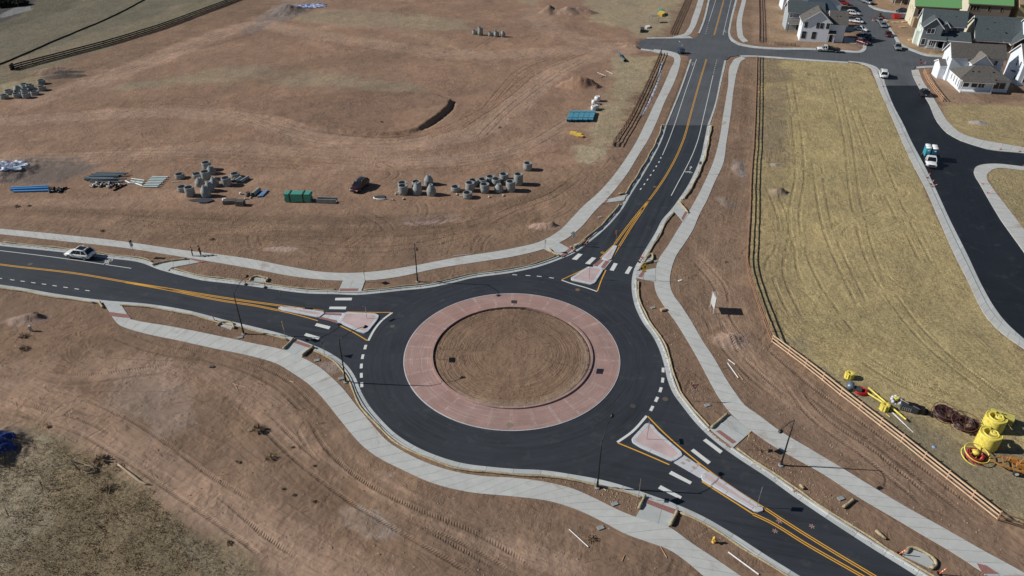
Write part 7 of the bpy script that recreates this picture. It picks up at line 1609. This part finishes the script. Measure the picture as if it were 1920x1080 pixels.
def block(t, b, wm, rm, oh=.4, th=.16, trim=M_TRIM, gwm=None):
    """b = x0,x1,y0,y1,z0,eave,rise,axis: walls as one mesh, roof as another, fascia as trim"""
    x0, x1, y0, y1, z0, e, r, ax = b[:8]; pk = b[8] if len(b) > 8 else .5
    mb = MB(); v = [(x0, y0, z0), (x1, y0, z0), (x1, y1, z0), (x0, y1, z0), (x0, y0, e), (x1, y0, e), (x1, y1, e), (x0, y1, e)]; f = [(0, 1, 5, 4), (1, 2, 6, 5), (2, 3, 7, 6), (3, 0, 4, 7)]
    if ax == 'y': xm = x0+(x1-x0)*pk; v += [(xm, y0, e+r), (xm, y1, e+r)]; f += [(4, 5, 8), (6, 7, 9)]
    elif ax == 'x': ym = y0+(y1-y0)*pk; v += [(x0, ym, e+r), (x1, ym, e+r)]; f += [(7, 4, 8), (5, 6, 9)]
    else: f += [(4, 5, 6, 7)]
    mb.add(v, f); mb.build('wall', wm, t); rb = MB(); tb = MB(); U = Vector((0, 0, th))
    def slab(q):
        q = [Vector(p) for p in q]; n = (q[1]-q[0]).cross(q[2]-q[1]).normalized()
        if n.z < 0: q.reverse(); n = -n
        m_ = len(q); lo = [p+n*.02 for p in q]; hi = [p+n*(th+.02) for p in q]
        rb.add(lo+hi, [tuple(range(m_))[::-1], tuple(range(m_, 2*m_))]+[(i, (i+1) % m_, (i+1) % m_+m_, i+m_) for i in range(m_)])
    def rake(a, c): tb.beam(Vector(a)+Vector((0, 0, -.02)), Vector(c)+Vector((0, 0, -.02)), .07, .24)
    if ax == 'y':
        s1, s2 = r/(xm-x0), r/(x1-xm); a0, a1 = x0-oh, x1+oh; Y0, Y1 = y0-oh, y1+oh
        slab([(a0, Y0, e-oh*s1), (xm, Y0, e+r), (xm, Y1, e+r), (a0, Y1, e-oh*s1)]); slab([(xm, Y0, e+r), (a1, Y0, e-oh*s2), (a1, Y1, e-oh*s2), (xm, Y1, e+r)])
        for Y in (Y0-.04, Y1+.04): rake((a0, Y, e-oh*s1), (xm, Y, e+r)); rake((xm, Y, e+r), (a1, Y, e-oh*s2))
        tb.beam((a0-.03, Y0, e-oh*s1-.02), (a0-.03, Y1, e-oh*s1-.02), .06, .2); tb.beam((a1+.03, Y0, e-oh*s2-.02), (a1+.03, Y1, e-oh*s2-.02), .06, .2)
    elif ax == 'x':
        s1, s2 = r/(ym-y0), r/(y1-ym); a0, a1 = y0-oh, y1+oh; X0, X1 = x0-oh, x1+oh
        slab([(X0, a0, e-oh*s1), (X1, a0, e-oh*s1), (X1, ym, e+r), (X0, ym, e+r)]); slab([(X0, ym, e+r), (X1, ym, e+r), (X1, a1, e-oh*s2), (X0, a1, e-oh*s2)])
        for X in (X0-.04, X1+.04): rake((X, a0, e-oh*s1), (X, ym, e+r)); rake((X, ym, e+r), (X, a1, e-oh*s2))
        tb.beam((X0, a0-.03, e-oh*s1-.02), (X1, a0-.03, e-oh*s1-.02), .06, .2)
    elif ax == 'hip':
        w2 = min(x1-x0, y1-y0)/2; k = r/w2; X0, X1, Y0, Y1 = x0-oh, x1+oh, y0-oh, y1+oh; z = e-oh*k; w3 = w2+oh; zt = z+w3*k
        if (x1-x0) > (y1-y0): A, B = (X0+w3, (Y0+Y1)/2, zt), (X1-w3, (Y0+Y1)/2, zt); slab([(X0, Y0, z), (X1, Y0, z), B, A]); slab([(X1, Y1, z), (X0, Y1, z), A, B]); slab([(X0, Y1, z), (X0, Y0, z), A]); slab([(X1, Y0, z), (X1, Y1, z), B])
        else: A, B = ((X0+X1)/2, Y0+w3, zt), ((X0+X1)/2, Y1-w3, zt); slab([(X0, Y0, z), (X1, Y0, z), A]); slab([(X1, Y1, z), (X0, Y1, z), B]); slab([(X0, Y1, z), (X0, Y0, z), A, B]); slab([(X1, Y0, z), (X1, Y1, z), B, A])
        for a, c in (((X0, Y0, z), (X1, Y0, z)), ((X1, Y0, z), (X1, Y1, z)), ((X0, Y0, z), (X0, Y1, z))): tb.beam(a, c, .06, .2)
    elif ax == 'shed': # slopes up to the back
        s1 = r/(y1-y0); slab([(x0-oh, y0-oh, e-oh*s1), (x1+oh, y0-oh, e-oh*s1), (x1+oh, y1, e+r), (x0-oh, y1, e+r)]); tb.beam((x0-oh, y0-oh-.03, e-oh*s1), (x1+oh, y0-oh-.03, e-oh*s1), .06, .2)
    rb.build('roof', rm, t); tb.build('fascia', trim, t)
def vents(t, pts):
    mb = MB(); [mb.box(p, (.35, .25, .22)) for p in pts]; mb.build('roof_vent', M_BLK, t)
def posts(t, pts, h_, w_=.18, m=M_TRIM):
    for x, y in pts: mb = MB(); mb.box((x, y, h_/2), (w_, w_, h_)); mb.build('porch_post', m, t)
def house(a, b, label):
    A, B = G(*a), G(*b); t = thing('house', label, 'house', (A.x, A.y, 0), math.atan2(B.y-A.y, B.x-A.x), 'houses of the new estate'); return t
# A white gabled house, left
t = house((1498, 77), (1547.5, 80), 'white two-storey house with one broad gable, by the crossing street left of the driveways')
b1 = (0, 8.2, 0, 7.2, -.2, 6.2, 3.1, 'y', .55); block(t, b1, M_WW, M_SHG); block(t, (8.2, 13.0, 1.0, 8.4, -.2, 5.6, 3.0, 'x'), M_WW, M_SHG)
for u, z, w_, h_ in ((1.1, 5.0, .8, 1.5), (4.6, 5.0, .8, 1.5), (5.8, 5.0, .8, 1.5), (7.5, 5.0, .8, 1.5), (1.0, 2.0, 1.1, 2.0), (4.0, 2.0, 1.1, 2.0)): window(t, 'f', b1, u, z, w_, h_, trim=M_BLK)
block(t, (8.25, 10.3, -.1, 1.0, 2.65, 2.75, .6, 'shed'), M_WW, M_BLK, .15); posts(t, ((8.5, 0), (10.1, 0)), 2.7); mb = MB(); mb.box((9.2, 1.0-.03, 1.1), (1.1, .06, 2.2)); mb.build('door', M_BLK, t); mb = MB(); mb.box((9.3, .4, .08), (2.2, 1.3, .3)); mb.build('step', M_CONC, t); window(t, 'l', b1, 2.5, 4.8, .8, 1.4); vents(t, ((2.0, 3, 7.75), (3.2, 5, 8.6), (10.0, 3.0, 7.45), (11.0, 3.0, 7.45)))
# A2, A3 behind
t = house((1472, 57), (1500, 58.3), 'grey-blue house with a small balcony, behind the white gabled house'); b2 = (0, 11, 0, 8, -.2, 6.0, 2.4, 'x'); block(t, b2, mat('light_grey_siding', (.36, .40, .43), .8), M_SHD); block(t, (4.0, 15.5, 2.5, 10.5, -.2, 6.6, 3.2, 'hip'), mat('light_grey_siding', (.36, .40, .43), .8), mat('navy_shingles', (.05, .075, .11), .9, var=.2))
window(t, 'f', b2, 1.0, 4.9, .9, 1.7); window(t, 'f', b2, 4.2, 4.9, .9, 1.7); window(t, 'f', b2, 3.6, 1.2, .9, 1.9); block(t, (.4, 5.2, -2.0, -.05, 2.4, 2.6, .9, 'shed'), M_WW, M_SHW, .1); posts(t, ((.5, -1.9), (5.0, -1.9)), 2.5, .14, M_BLK)
mb = MB(); [mb.box((.3+i*.28, -.95, 3.85), (.06, .05, .95)) for i in range(16)]; mb.box((2.5, -.95, 4.35), (4.7, .08, .08)); mb.build('balcony_rail', M_TRIM, t)
t = house((1466, 19), (1492, 20), 'white house with a dark roof at the top edge, farthest of the left row'); b2 = (0, 9, 0, 8, -.2, 5.6, 2.4, 'x'); block(t, b2, M_WW, M_SHD); window(t, 'f', b2, 1.0, 4.0, 1.0, 1.5); window(t, 'f', b2, 4.0, 4.0, 1.0, 1.5); block(t, (9.05, 19, 1, 9, -.2, 5.6, 2.8, 'y'), M_WW, M_SHG)
t = house((1475, 38), (1500, 39), 'pale house with a grey-brown roof, middle of the left row'); b2 = (0, 6, 0, 7, -.2, 5.6, 2.2, 'x'); block(t, b2, M_WW, M_SHG); block(t, (6.05, 17, .5, 8, -.2, 5.8, 3.4, 'y'), M_WW, M_SHD); window(t, 'f', b2, 1.6, 4.6, .9, 1.5)
# B slate grey house
t = house((1721.3, 88), (1800, 94.5), 'slate grey two-storey house with white trim and a dark open garage'); b1 = (0, 5.2, 0, 4.5, -.2, 6.2, 2.5, 'y'); block(t, b1, M_GS, M_SHD); bm = (0, 11.8, 4.0, 11.5, -.2, 6.2, 3.5, 'x')
block(t, bm, M_GS, M_SHD); mb = MB(); mb.add([(-.015, 0, -.2), (-.015, 11.5, -.2), (-.015, 11.5, 6.15), (-.015, 7.75, 9.6), (-.015, 4.0, 6.2), (-.015, 0, 6.2)], [(5, 4, 3, 2, 1, 0)]); mb.build('house_wrap', M_PW, t)
for u, z in ((2.2, 4.3), (4.2, 5.0), (6.2, 1.6), (8.0, 5.0)): window(t, 'l', (-.02, 0, 0, 0), u, z, .7, 1.4, trim=M_PW)
window(t, 'f', b1, 2.2, 4.9, 2.1, 1.5, 2); window(t, 'f', b1, .95, 1.7, 1.1, 1.8); block(t, (5.25, 7.4, 2.6, 4.0, 3.4, 6.0, 1.2, 'y'), M_GS, M_SHD, .3); window(t, 'f', (0, 0, 2.6, 0), 6.3, 4.9, .8, 1.5); window(t, 'f', bm, 9.2, 4.9, 1.5, 1.3)
bg = (6.6, 13.4, -1.0, 4.0, -.2, 2.9, 1.5, 'shed'); block(t, bg, M_GS, M_SHD, .3); mb = MB(); mb.box((10.3, -1.02, 1.2), (5.2, .05, 2.4)); mb.build('garage_opening', M_BLK, t); mb = MB(); mb.box((10.3, -1.06, 2.5), (5.6, .1, .22)); mb.box((7.55, -1.06, 1.2), (.22, .1, 2.45)); mb.box((13.05, -1.06, 1.2), (.22, .1, 2.45)); mb.build('garage_frame', M_TRIM, t)
block(t, (1.9, 6.6, -1.8, 0, 2.75, 2.85, .7, 'shed'), M_GS, M_SHD, .2); posts(t, ((2.0, -1.75), (4.2, -1.75), (6.4, -1.75)), 2.8); window(t, 'f', b1, 3.2, 1.5, 1.2, 1.7, 2); mb = MB(); mb.box((4.2, -.9, .15), (4.8, 2.0, .5)); mb.build('porch_floor', M_CONC, t)
mb = MB(); mb.box((-.6, 4.5, 1.9), (1.2, 2.6, 4.2)); mb.build('side_bay', M_PW, t); vents(t, ((2, 5.5, 7.9), (4.5, 6, 8.2), (9, 6, 8.3), (8, 0, 3.3)))
# C dark roofed garage house
t = house((1824, 92.5), (1872, 95.5), 'house with a huge dark roof and low garage, right of the slate grey house'); bc = (0, 13.5, 0, 14, -.2, 3.0, 5.3, 'x'); block(t, bc, M_BWS, M_SHD); mb = MB(); mb.add([(-.015, 0, -.2), (-.015, 14, -.2), (-.015, 14, 3), (-.015, 7, 8.2), (-.015, 0, 3)], [(4, 3, 2, 1, 0)]); mb.build('house_wrap', M_CRM, t)
mb = MB(); mb.box((3.9, -.03, 1.15), (5.4, .06, 2.3)); mb.build('garage_opening', M_BLK, t); mb = MB(); mb.box((3.9, -.06, 2.45), (5.8, .1, .2)); mb.build('garage_frame', M_TANS, t); block(t, (9.2, 14.5, -2.6, 4, -.2, 2.9, 2.2, 'y'), M_BLK, M_SHD); posts(t, ((9.4, -2.9), (11.6, -2.9), (14.2, -2.9)), 2.9, .3, M_TANS); block(t, (7.2, 9.2, -1.2, 0, 2.8, 2.9, .6, 'shed'), M_CRM, M_SHD, .1); vents(t, ((3, 3, 5.5), (8, 2, 5), (5, 5, 7.0)))
# D white house with the porch
t = house((1799.5, 174), (1852.8, 176.8), 'white grey-roofed house with a deep front porch, beside the black side street'); bf = (0, 11.8, 1.9, 10.5, -.2, 3.1, 2.3, 'hip'); block(t, bf, M_WW, M_SHG, .25); bb = (-.6, 12.2, 10.0, 16.2, -.2, 6.6, 2.6, 'x'); block(t, bb, M_WW, M_SHG)
bd = (4.0, 8.4, 7.6, 12.0, 3.2, 5.7, 2.1, 'y'); block(t, bd, M_WW, M_SHW, .35)
for u in (5.2, 6.2, 7.2): window(t, 'f', bd, u, 4.9, .55, .6, trim=M_TRIM)
window(t, 'f', bb, 10.4, 5.3, .9, 1.3); block(t, (0, 7.4, 0, 1.9, 2.75, 2.9, .7, 'shed'), M_WW, M_SHG, .25); posts(t, ((.1, .1), (7.3, .1)), 2.8, .16); mb = MB(); mb.box((3.7, .95, .12), (7.5, 1.95, .5)); mb.build('porch_floor', M_WHITE, t)
for u, w_, n in ((1.4, 1.9, 1), (3.6, 1.5, 1), (5.3, 1.5, 2)): window(t, 'f', (0, 0, 1.88, 0), u, 1.75, w_, 1.5, n)
window(t, 'f', (0, 0, 1.88, 0), 9.5, 1.75, 3.0, 1.7, 2)
for u, z, h_ in ((2.6, 1.7, 1.9), (4.2, 1.7, 1.9), (6.0, 1.9, 1.6), (8.0, 1.9, 1.4), (11.5, 1.8, 1.3), (12.6, 1.8, 1.3), (12.5, 5.2, 1.2)): window(t, 'l', ((0 if u < 10 else -.6), 0, 0, 0), u, z, .5, h_)
mb = MB(); mb.box((12.3, 12.5, 1.5), (1.2, 4, 3.5)); mb.build('side_bay', M_WW, t); vents(t, ((3, 4.0, 4.5), (4.5, 4.0, 4.5), (8, 4, 4.5), (0, 12, 8.2), (2, 12, 8.2), (9, 12.4, 8.4), (11, 12.4, 8.4))); block(t, (-2.2, -.6, 11.5, 16, -.2, 3.6, 1.0, 'x'), M_WW, M_SHG, .2)
# E far right white
t = house((1904.5, 161), (1925, 162.2), 'tall white house cut by the right edge, beside the porch house'); b1 = (0, 9, 0, 9.5, -.2, 6.3, 3.3, 'x'); block(t, b1, M_WW, M_SHG); window(t, 'l', b1, 1.8, 5.0, .8, 1.7); window(t, 'l', b1, 4.0, 5.0, .8, 1.7); window(t, 'l', b1, 2.2, 1.6, 1.0, 1.4); window(t, 'f', b1, 2.2, 1.8, 2.2, 1.8); mb = MB(); mb.box((-.45, 3.4, 2.9), (.9, 1.8, .1)); mb.build('door_canopy', M_SHG, t)
t = house((1911, 98), (1930, 99.2), 'white gabled house at the right edge behind the tall white house'); b1 = (0, 9, 0, 8, -.2, 6, 3, 'x'); block(t, b1, M_WW, M_SHD)
# F, G green roofed shells, H sheathing
t = house((1706.5, 48.5), (1775, 52.5), 'unfinished house with bright green roof and cream gable, left of the two green ones'); b1 = (0, 13.5, 0, 9.5, -.2, 6.6, 3.4, 'x'); block(t, b1, M_BWS, M_GRNR, .35, trim=M_TANS); mb = MB(); mb.add([(-.015, 0, -.2), (-.015, 9.5, -.2), (-.015, 9.5, 6.6), (-.015, 4.75, 9.9), (-.015, 0, 6.6)], [(4, 3, 2, 1, 0)]); mb.build('sheathing', M_CRM, t)
for u, z in ((2.0, 4.8), (4.0, 5.2), (6.5, 5.0), (3.0, 1.6)): window(t, 'l', (-.02, 0, 0, 0), u, z, .4, 1.4, trim=M_CRM)
for u in (1.6, 2.9, 6.0, 10.0): window(t, 'f', b1, u, 4.6, 1.0, 1.6, trim=M_TANS)
mb = MB(); mb.box((1.2, -1.2, 1.5), (2.2, 2.4, 3.2)); mb.build('porch_frame', M_TANS, t)
t = house((1806.5, 42), (1880, 46.5), 'unfinished house with bright green roof and cream gable, right of the two green ones'); b1 = (0, 13, 0, 9.5, -.2, 6.4, 3.6, 'x'); block(t, b1, M_BWS, M_GRNR, .35, trim=M_TANS); mb = MB(); mb.add([(-.015, 0, -.2), (-.015, 9.5, -.2), (-.015, 9.5, 6.4), (-.015, 4.75, 9.9), (-.015, 0, 6.4)], [(4, 3, 2, 1, 0)]); mb.build('sheathing', M_CRM, t)
for u in (1.0, 2.0, 3.0, 6.4, 10.2): window(t, 'f', b1, u, 4.8, .8, 1.5, trim=M_TANS)
t = house((1899, 47), (1935, 49), 'unfinished house sheathed in yellow boards, upper right corner'); b1 = (0, 10, 0, 10, -.2, 6.8, 3.6, 'x'); block(t, b1, M_YSH, M_TANS, .3, trim=M_TANS)
t = house((1676, 8.5), (1697, 9.2), 'house with a white railed porch at the top edge above the side road'); b1 = (0, 9, 1.8, 9, -.2, 5.6, 2.6, 'x'); block(t, b1, M_BWS, M_SHD); block(t, (0, 5, 0, 1.8, 2.6, 2.8, .6, 'shed'), M_WW, M_SHD, .2); posts(t, ((.1, .1), (2.5, .1), (4.9, .1)), 2.7)
for x, y, lb in ((1792, 155.5, 'nearest window well'), (1783, 145, 'middle window well'), (1775, 141, 'farthest window well')):
    mb = MB(); mb.lathe([(.55, 0), (.55, .35), (.50, .37), (.5, .1), (0, .08)], 14); tag(mb.build('window_well', M_TRIM, loc=GP(x, y)), 'white round '+lb+' beside the left wall of the porch house', 'window well')
for x, y, lb in ((1695, 42, 'largest pale board pile in the yard left of the slate grey house'), (1679, 43.5, 'thin board pile beyond the largest one'), (1692, 52, 'flat pale boards nearest the slate grey house'), (1660, 40, 'pale boards at the kerb beside the loader'), (1708, 77, 'white bucket-like box at the corner of the slate grey house')):
    mb = MB(); [mb.box((rnd.uniform(-.3, .3), rnd.uniform(-.3, .3), .1+.12*k), (2.0, .8, .1), Matrix.Rotation(rnd.uniform(-.3, .3), 4, 'Z')) for k in range(3)]; tag(mb.build('board_pile', M_PALE, loc=GP(x, y)), lb, 'board pile')
for x, y, lb in ((1723, 117, 'red mark flag standing on the crossing street, upper one'), (1724, 123, 'red mark flag standing on the crossing street, lower one'), (1764, 127, 'tan hydrant-like post at the corner of the tan fence')):
    mb = MB(); mb.beam((0, 0, 0), (0, 0, .9), .05, .05); mb.box((.25, 0, .75), (.5, .04, .35)); tag(mb.build('marker_flag', M_RED if 'red' in lb else M_TAN, loc=GP(x, y)), lb, 'marker')

# ================================================================== vegetation and loose soil
M_BUSH = mat('dry_brown_twigs', (.26, .185, .115), .95, var=.4, scale=8); M_STRAWB = mat('pale_dry_blade', (.38, .33, .23), .95, var=.3, scale=.7); M_OLIVE = mat('olive_dry_blade', (.29, .245, .15), .95, var=.4, scale=.5); M_RUSTB = mat('rust_dry_blade', (.32, .215, .12), .95, var=.3, scale=.5)
def bush(x, y, r, label, m=M_BUSH, n=90, grp='dry round bushes on the near dirt'):
    b = GP(x, y); mb = MB(); rr_ = random.Random(int(x))
    for i in range(n):
        a = rr_.uniform(0, 6.283); e = math.asin(rr_.uniform(.0, 1)); q = r*rr_.uniform(.5, 1.05); d = Vector((math.cos(a)*math.cos(e), math.sin(a)*math.cos(e), math.sin(e)*.8)); p = d*q; s = Vector((rr_.uniform(-1, 1), rr_.uniform(-1, 1), rr_.uniform(-1, 1)))*.07*max(r, .5)
        mb.add([d*q*.25, p+s, p-s], [(0, 1, 2)])
        mb.add([p+s*1.6, p+Vector((s.y, -s.x, s.z))*1.4, p-s], [(0, 1, 2)])
    t = thing('bush', label, 'bush', b, 0, grp); mb.build('twigs', m, t); mb = MB(); mb.lathe([(0, 0), (.1*r, 0), (.03, .3*r), (0, .3*r)], 6); mb.build('stem', M_BUSH, t)
for x, y, r, lb in ((507, 860, .75, 'round brown tumbleweed on the near dirt, the most isolated one'), (484, 808, .9, 'largest dark brown bush at the edge of the dirt road'), (549, 840, .22, 'tiny dry bush right of the round tumbleweed'), (590, 875, .2, 'tiny dry bush far right of the tumbleweeds'),
                    (47, 655, .75, 'dark bush left of the lower white standpipe, nearer one'), (45, 631, .7, 'olive bush beside the white standpipe'), (71, 595, .5, 'dark bush on top of the pink grit pile'), (92, 802, .3, 'small dark bush on the near dirt at the left edge'), (448, 868, .22, 'small reddish bush near the branching tyre tracks, left one'),
                    (444, 866, .18, 'smallest bush beside the reddish one'), (431, 1020, .4, 'grey-brown bush at the right border of the scrub'), (532, 918, .22, 'small bush in the clods left of the walk, left one'), (552, 930, .22, 'small bush in the clods left of the walk, middle one'), (590, 942, .25, 'small greenish bush in the clods left of the walk'),
                    (190, 865, 1.0, 'rust brown bush beside the fallen wooden frame'), (203, 918, .8, 'pale grey bush in the middle of the scrub'), (1108, 1012, .6, 'dry bush beside the white pipe at the bottom'), (33, 388, .5, 'dark bush on the far dirt at the left edge, above the sidewalk'), (55, 387, .35, 'smaller dark bush right of it on the far dirt'), (192, 434, .45, 'dark twiggy bush above the far left sidewalk'),
                    (397, 450, .5, 'twiggy bush above the two people'), (1361, 492, .3, 'small twiggy clump on the dirt right of the upper right walk'), (937, 240, .5, 'small dry bush in the far field below the earth bank'), (716, 231, .4, 'small dark bush on the earth bank')):
    bush(x, y, r, lb)
for x, y, r, lb in ((6, 12, 4.0, 'dark tall shrub in the upper left corner, left one'), (38, 10, 3.2, 'dark tall shrub in the upper left corner, right one'), (70, -6, 3.5, 'dark shrub at the top edge near the upper left corner')):
    bush(x, y, r, lb, mat('dark_green_twigs', (.035, .04, .025), .9), 900, 'dark shrubs in the upper left corner')
# fallen frame and log in the scrub
t = thing('broken_fence', 'grey broken wooden frame standing in the scrub at the lower left', 'broken fence', GP(152, 885)); mb = MB(); a = GP(158, 886)-GP(152, 885)
mb.tube([(0, 0, 0), (-.9, .3, 1.4)], [.09, .06], 6); mb.tube([(-.9, .3, 1.4), (-.5, .4, .9), (.3, .5, .5)], .06, 6); mb.tube([(-.9, .3, 1.4), (-1.6, -.2, 1.1)], .03, 5); mb.tube([(.3, .5, .5), (1.2, .4, .35), (1.9, -.2, .1)], .07, 6); mb.tube([(-.3, .1, .1), (.9, -.3, .12), (1.9, -.2, .1)], .06, 6); mb.build('timber', mat('weathered_grey_timber', (.24, .20, .15), .9), t)
q = [GP(x, y, .12) for x, y in ((222, 873), (232, 880), (243, 889), (252, 896), (262, 904), (272, 909), (281, 910))]; mb = MB(); mb.tube([p-q[0] for p in q], [.10, .11, .13, .15, .13, .12, .08], 8); tag(mb.build('fallen_branch', mat('bleached_branch', (.38, .31, .21), .9), loc=q[0]), 'pale crooked branch lying at the border of the scrub and the dirt road', 'branch')
mb = MB()
rr_ = random.Random(11)
def scatter(polys, n, hfun, name, mats_, label, kind='stuff', seed=1, cat=None):
    """n small pieces spread over photo-outlined areas"""
    r = np.random.RandomState(seed); mb = MB(); V = []
    for poly, k, soft in polys:
        q = XY(poly); P_ = np.array(q); lo, hi = P_.min(0), P_.max(0); lo = np.maximum(lo, (-70, 36)); hi = np.minimum(hi, (130, 260)); cnt = 0
        X = r.uniform(lo[0], hi[0], k*5); Y = r.uniform(lo[1], hi[1], k*5); d = pt_poly(X, Y, q)+soft*fbm(X, Y, 3, 3, 5)*2; dens = fbm(X, Y, 2.5, 3, 88)
        ok = (d > 0) & (dens+r.uniform(-.5, .5, len(X)) > -.1); X, Y = X[ok][:k], Y[ok][:k]; h, away, _, rc = ground_height(X, Y); ok = (away > .35) & (rc > 15)
        V.append(np.column_stack([X, Y, h])[ok])
    V = np.vstack(V); hfun(mb, V, r); o = mb.build(name, mats_, kind=kind); 
    if label: o['label'] = label
    if cat: o['category'] = cat
    return o
def tufts(hmin, hmax, nb, sp):
    def f(mb, V, r):
        for x, y, z in V:
            mb.m = int(r.randint(0, 3)); hh = r.uniform(hmin, hmax)
            for k in range(nb):
                a = r.uniform(0, 6.283); c, s = math.cos(a), math.sin(a); w_ = r.uniform(.03, .07)*sp; l = r.uniform(.5, 1)*hh; o = r.uniform(0, .5)*sp
                mb.add([(x+o*c-s*w_, y+o*s+c*w_, z-.02), (x+o*c+s*w_, y+o*s-c*w_, z-.02), (x+(o+l*.6)*c, y+(o+l*.6)*s, z+l)], [(0, 1, 2)])
    return f
def clods(mb, V, r):
    for x, y, z in V:
        mb.m = int(r.randint(0, 2)); s = .025+.10*r.rand()**4.0; p = [(s*r.uniform(.7, 1.3), 0, 0), (0, s*r.uniform(.7, 1.3), 0), (-s, 0, 0), (0, -s, 0), (0, 0, s*r.uniform(.6, 1)), (0, 0, -s*.4)]
        mb.add([(x+a, y+b, z+c+.01) for a, b, c in p], [(0, 1, 4), (1, 2, 4), (2, 3, 4), (3, 0, 4)])
SCR = '-30,850 60,826 120,838 185,858 240,892 300,940 350,985 400,1020 470,1085 300,1110 -30,1110'
scatter([(SCR, 6500, 1.0)], 0, tufts(.05, .22, 5, .6), 'dry_scrub', [M_OLIVE, M_RUSTB, M_STRAWB], 'tangled olive and rust dry scrub at the lower left', seed=2, cat='scrub')
FIELD = '1440,300 1480,115 1640,150 1700,280 1760,417 1820,540 1862,610 1920,660 2000,800 2000,1000 1925,985 1880,962 1740,855 1700,775 1600,740 1450,628 1420,560 1412,420'
scatter([(FIELD, 9000, .5), ('1795,195 1920,200 1960,270 1840,262', 700, .3), ('1870,322 1940,325 1960,470 1900,400', 500, .3), ('1160,108 1238,108 1200,180 1150,270 1120,240', 1200, .5)], 0, tufts(.05, .16, 3, .8), 'straw_stubble', [M_STRAWB, mat('golden_blade', (.40, .31, .14), .9), M_OLIVE], 'thin golden straw stubble of the field on the right', seed=3, cat='stubble')
scatter([('-40,760 0,570 180,585 330,660 560,740 640,850 800,930 1100,1020 1300,1100 500,1100 300,900', 1800, 1), ('1262,540 1330,400 1395,300 1400,560 1600,760 1900,1000 1850,1060 1500,850 1380,760', 2600, .5), ('0,400 600,420 1100,340 1050,430 600,500 0,425', 2400, 1),
         ('240,570 480,614 600,655 690,760 720,810 650,740 560,665 400,628', 900, .2), ('1195,520 1225,550 1345,770 1325,800 1240,660', 800, .2), ('970,886 1200,930 1190,965 1050,905', 700, .1), ('1390,862 1700,1065 1680,1060 1500,860 1410,815', 800, .2), ('400,495 620,530 630,545 380,520', 700, .2)], 0, clods, 'soil_clods', [mat('brown_clod', (.24, .165, .115), .95), mat('pale_clod', (.36, .27, .2), .95)], 'small clods and stones on the bare soil', seed=4, cat='clods')
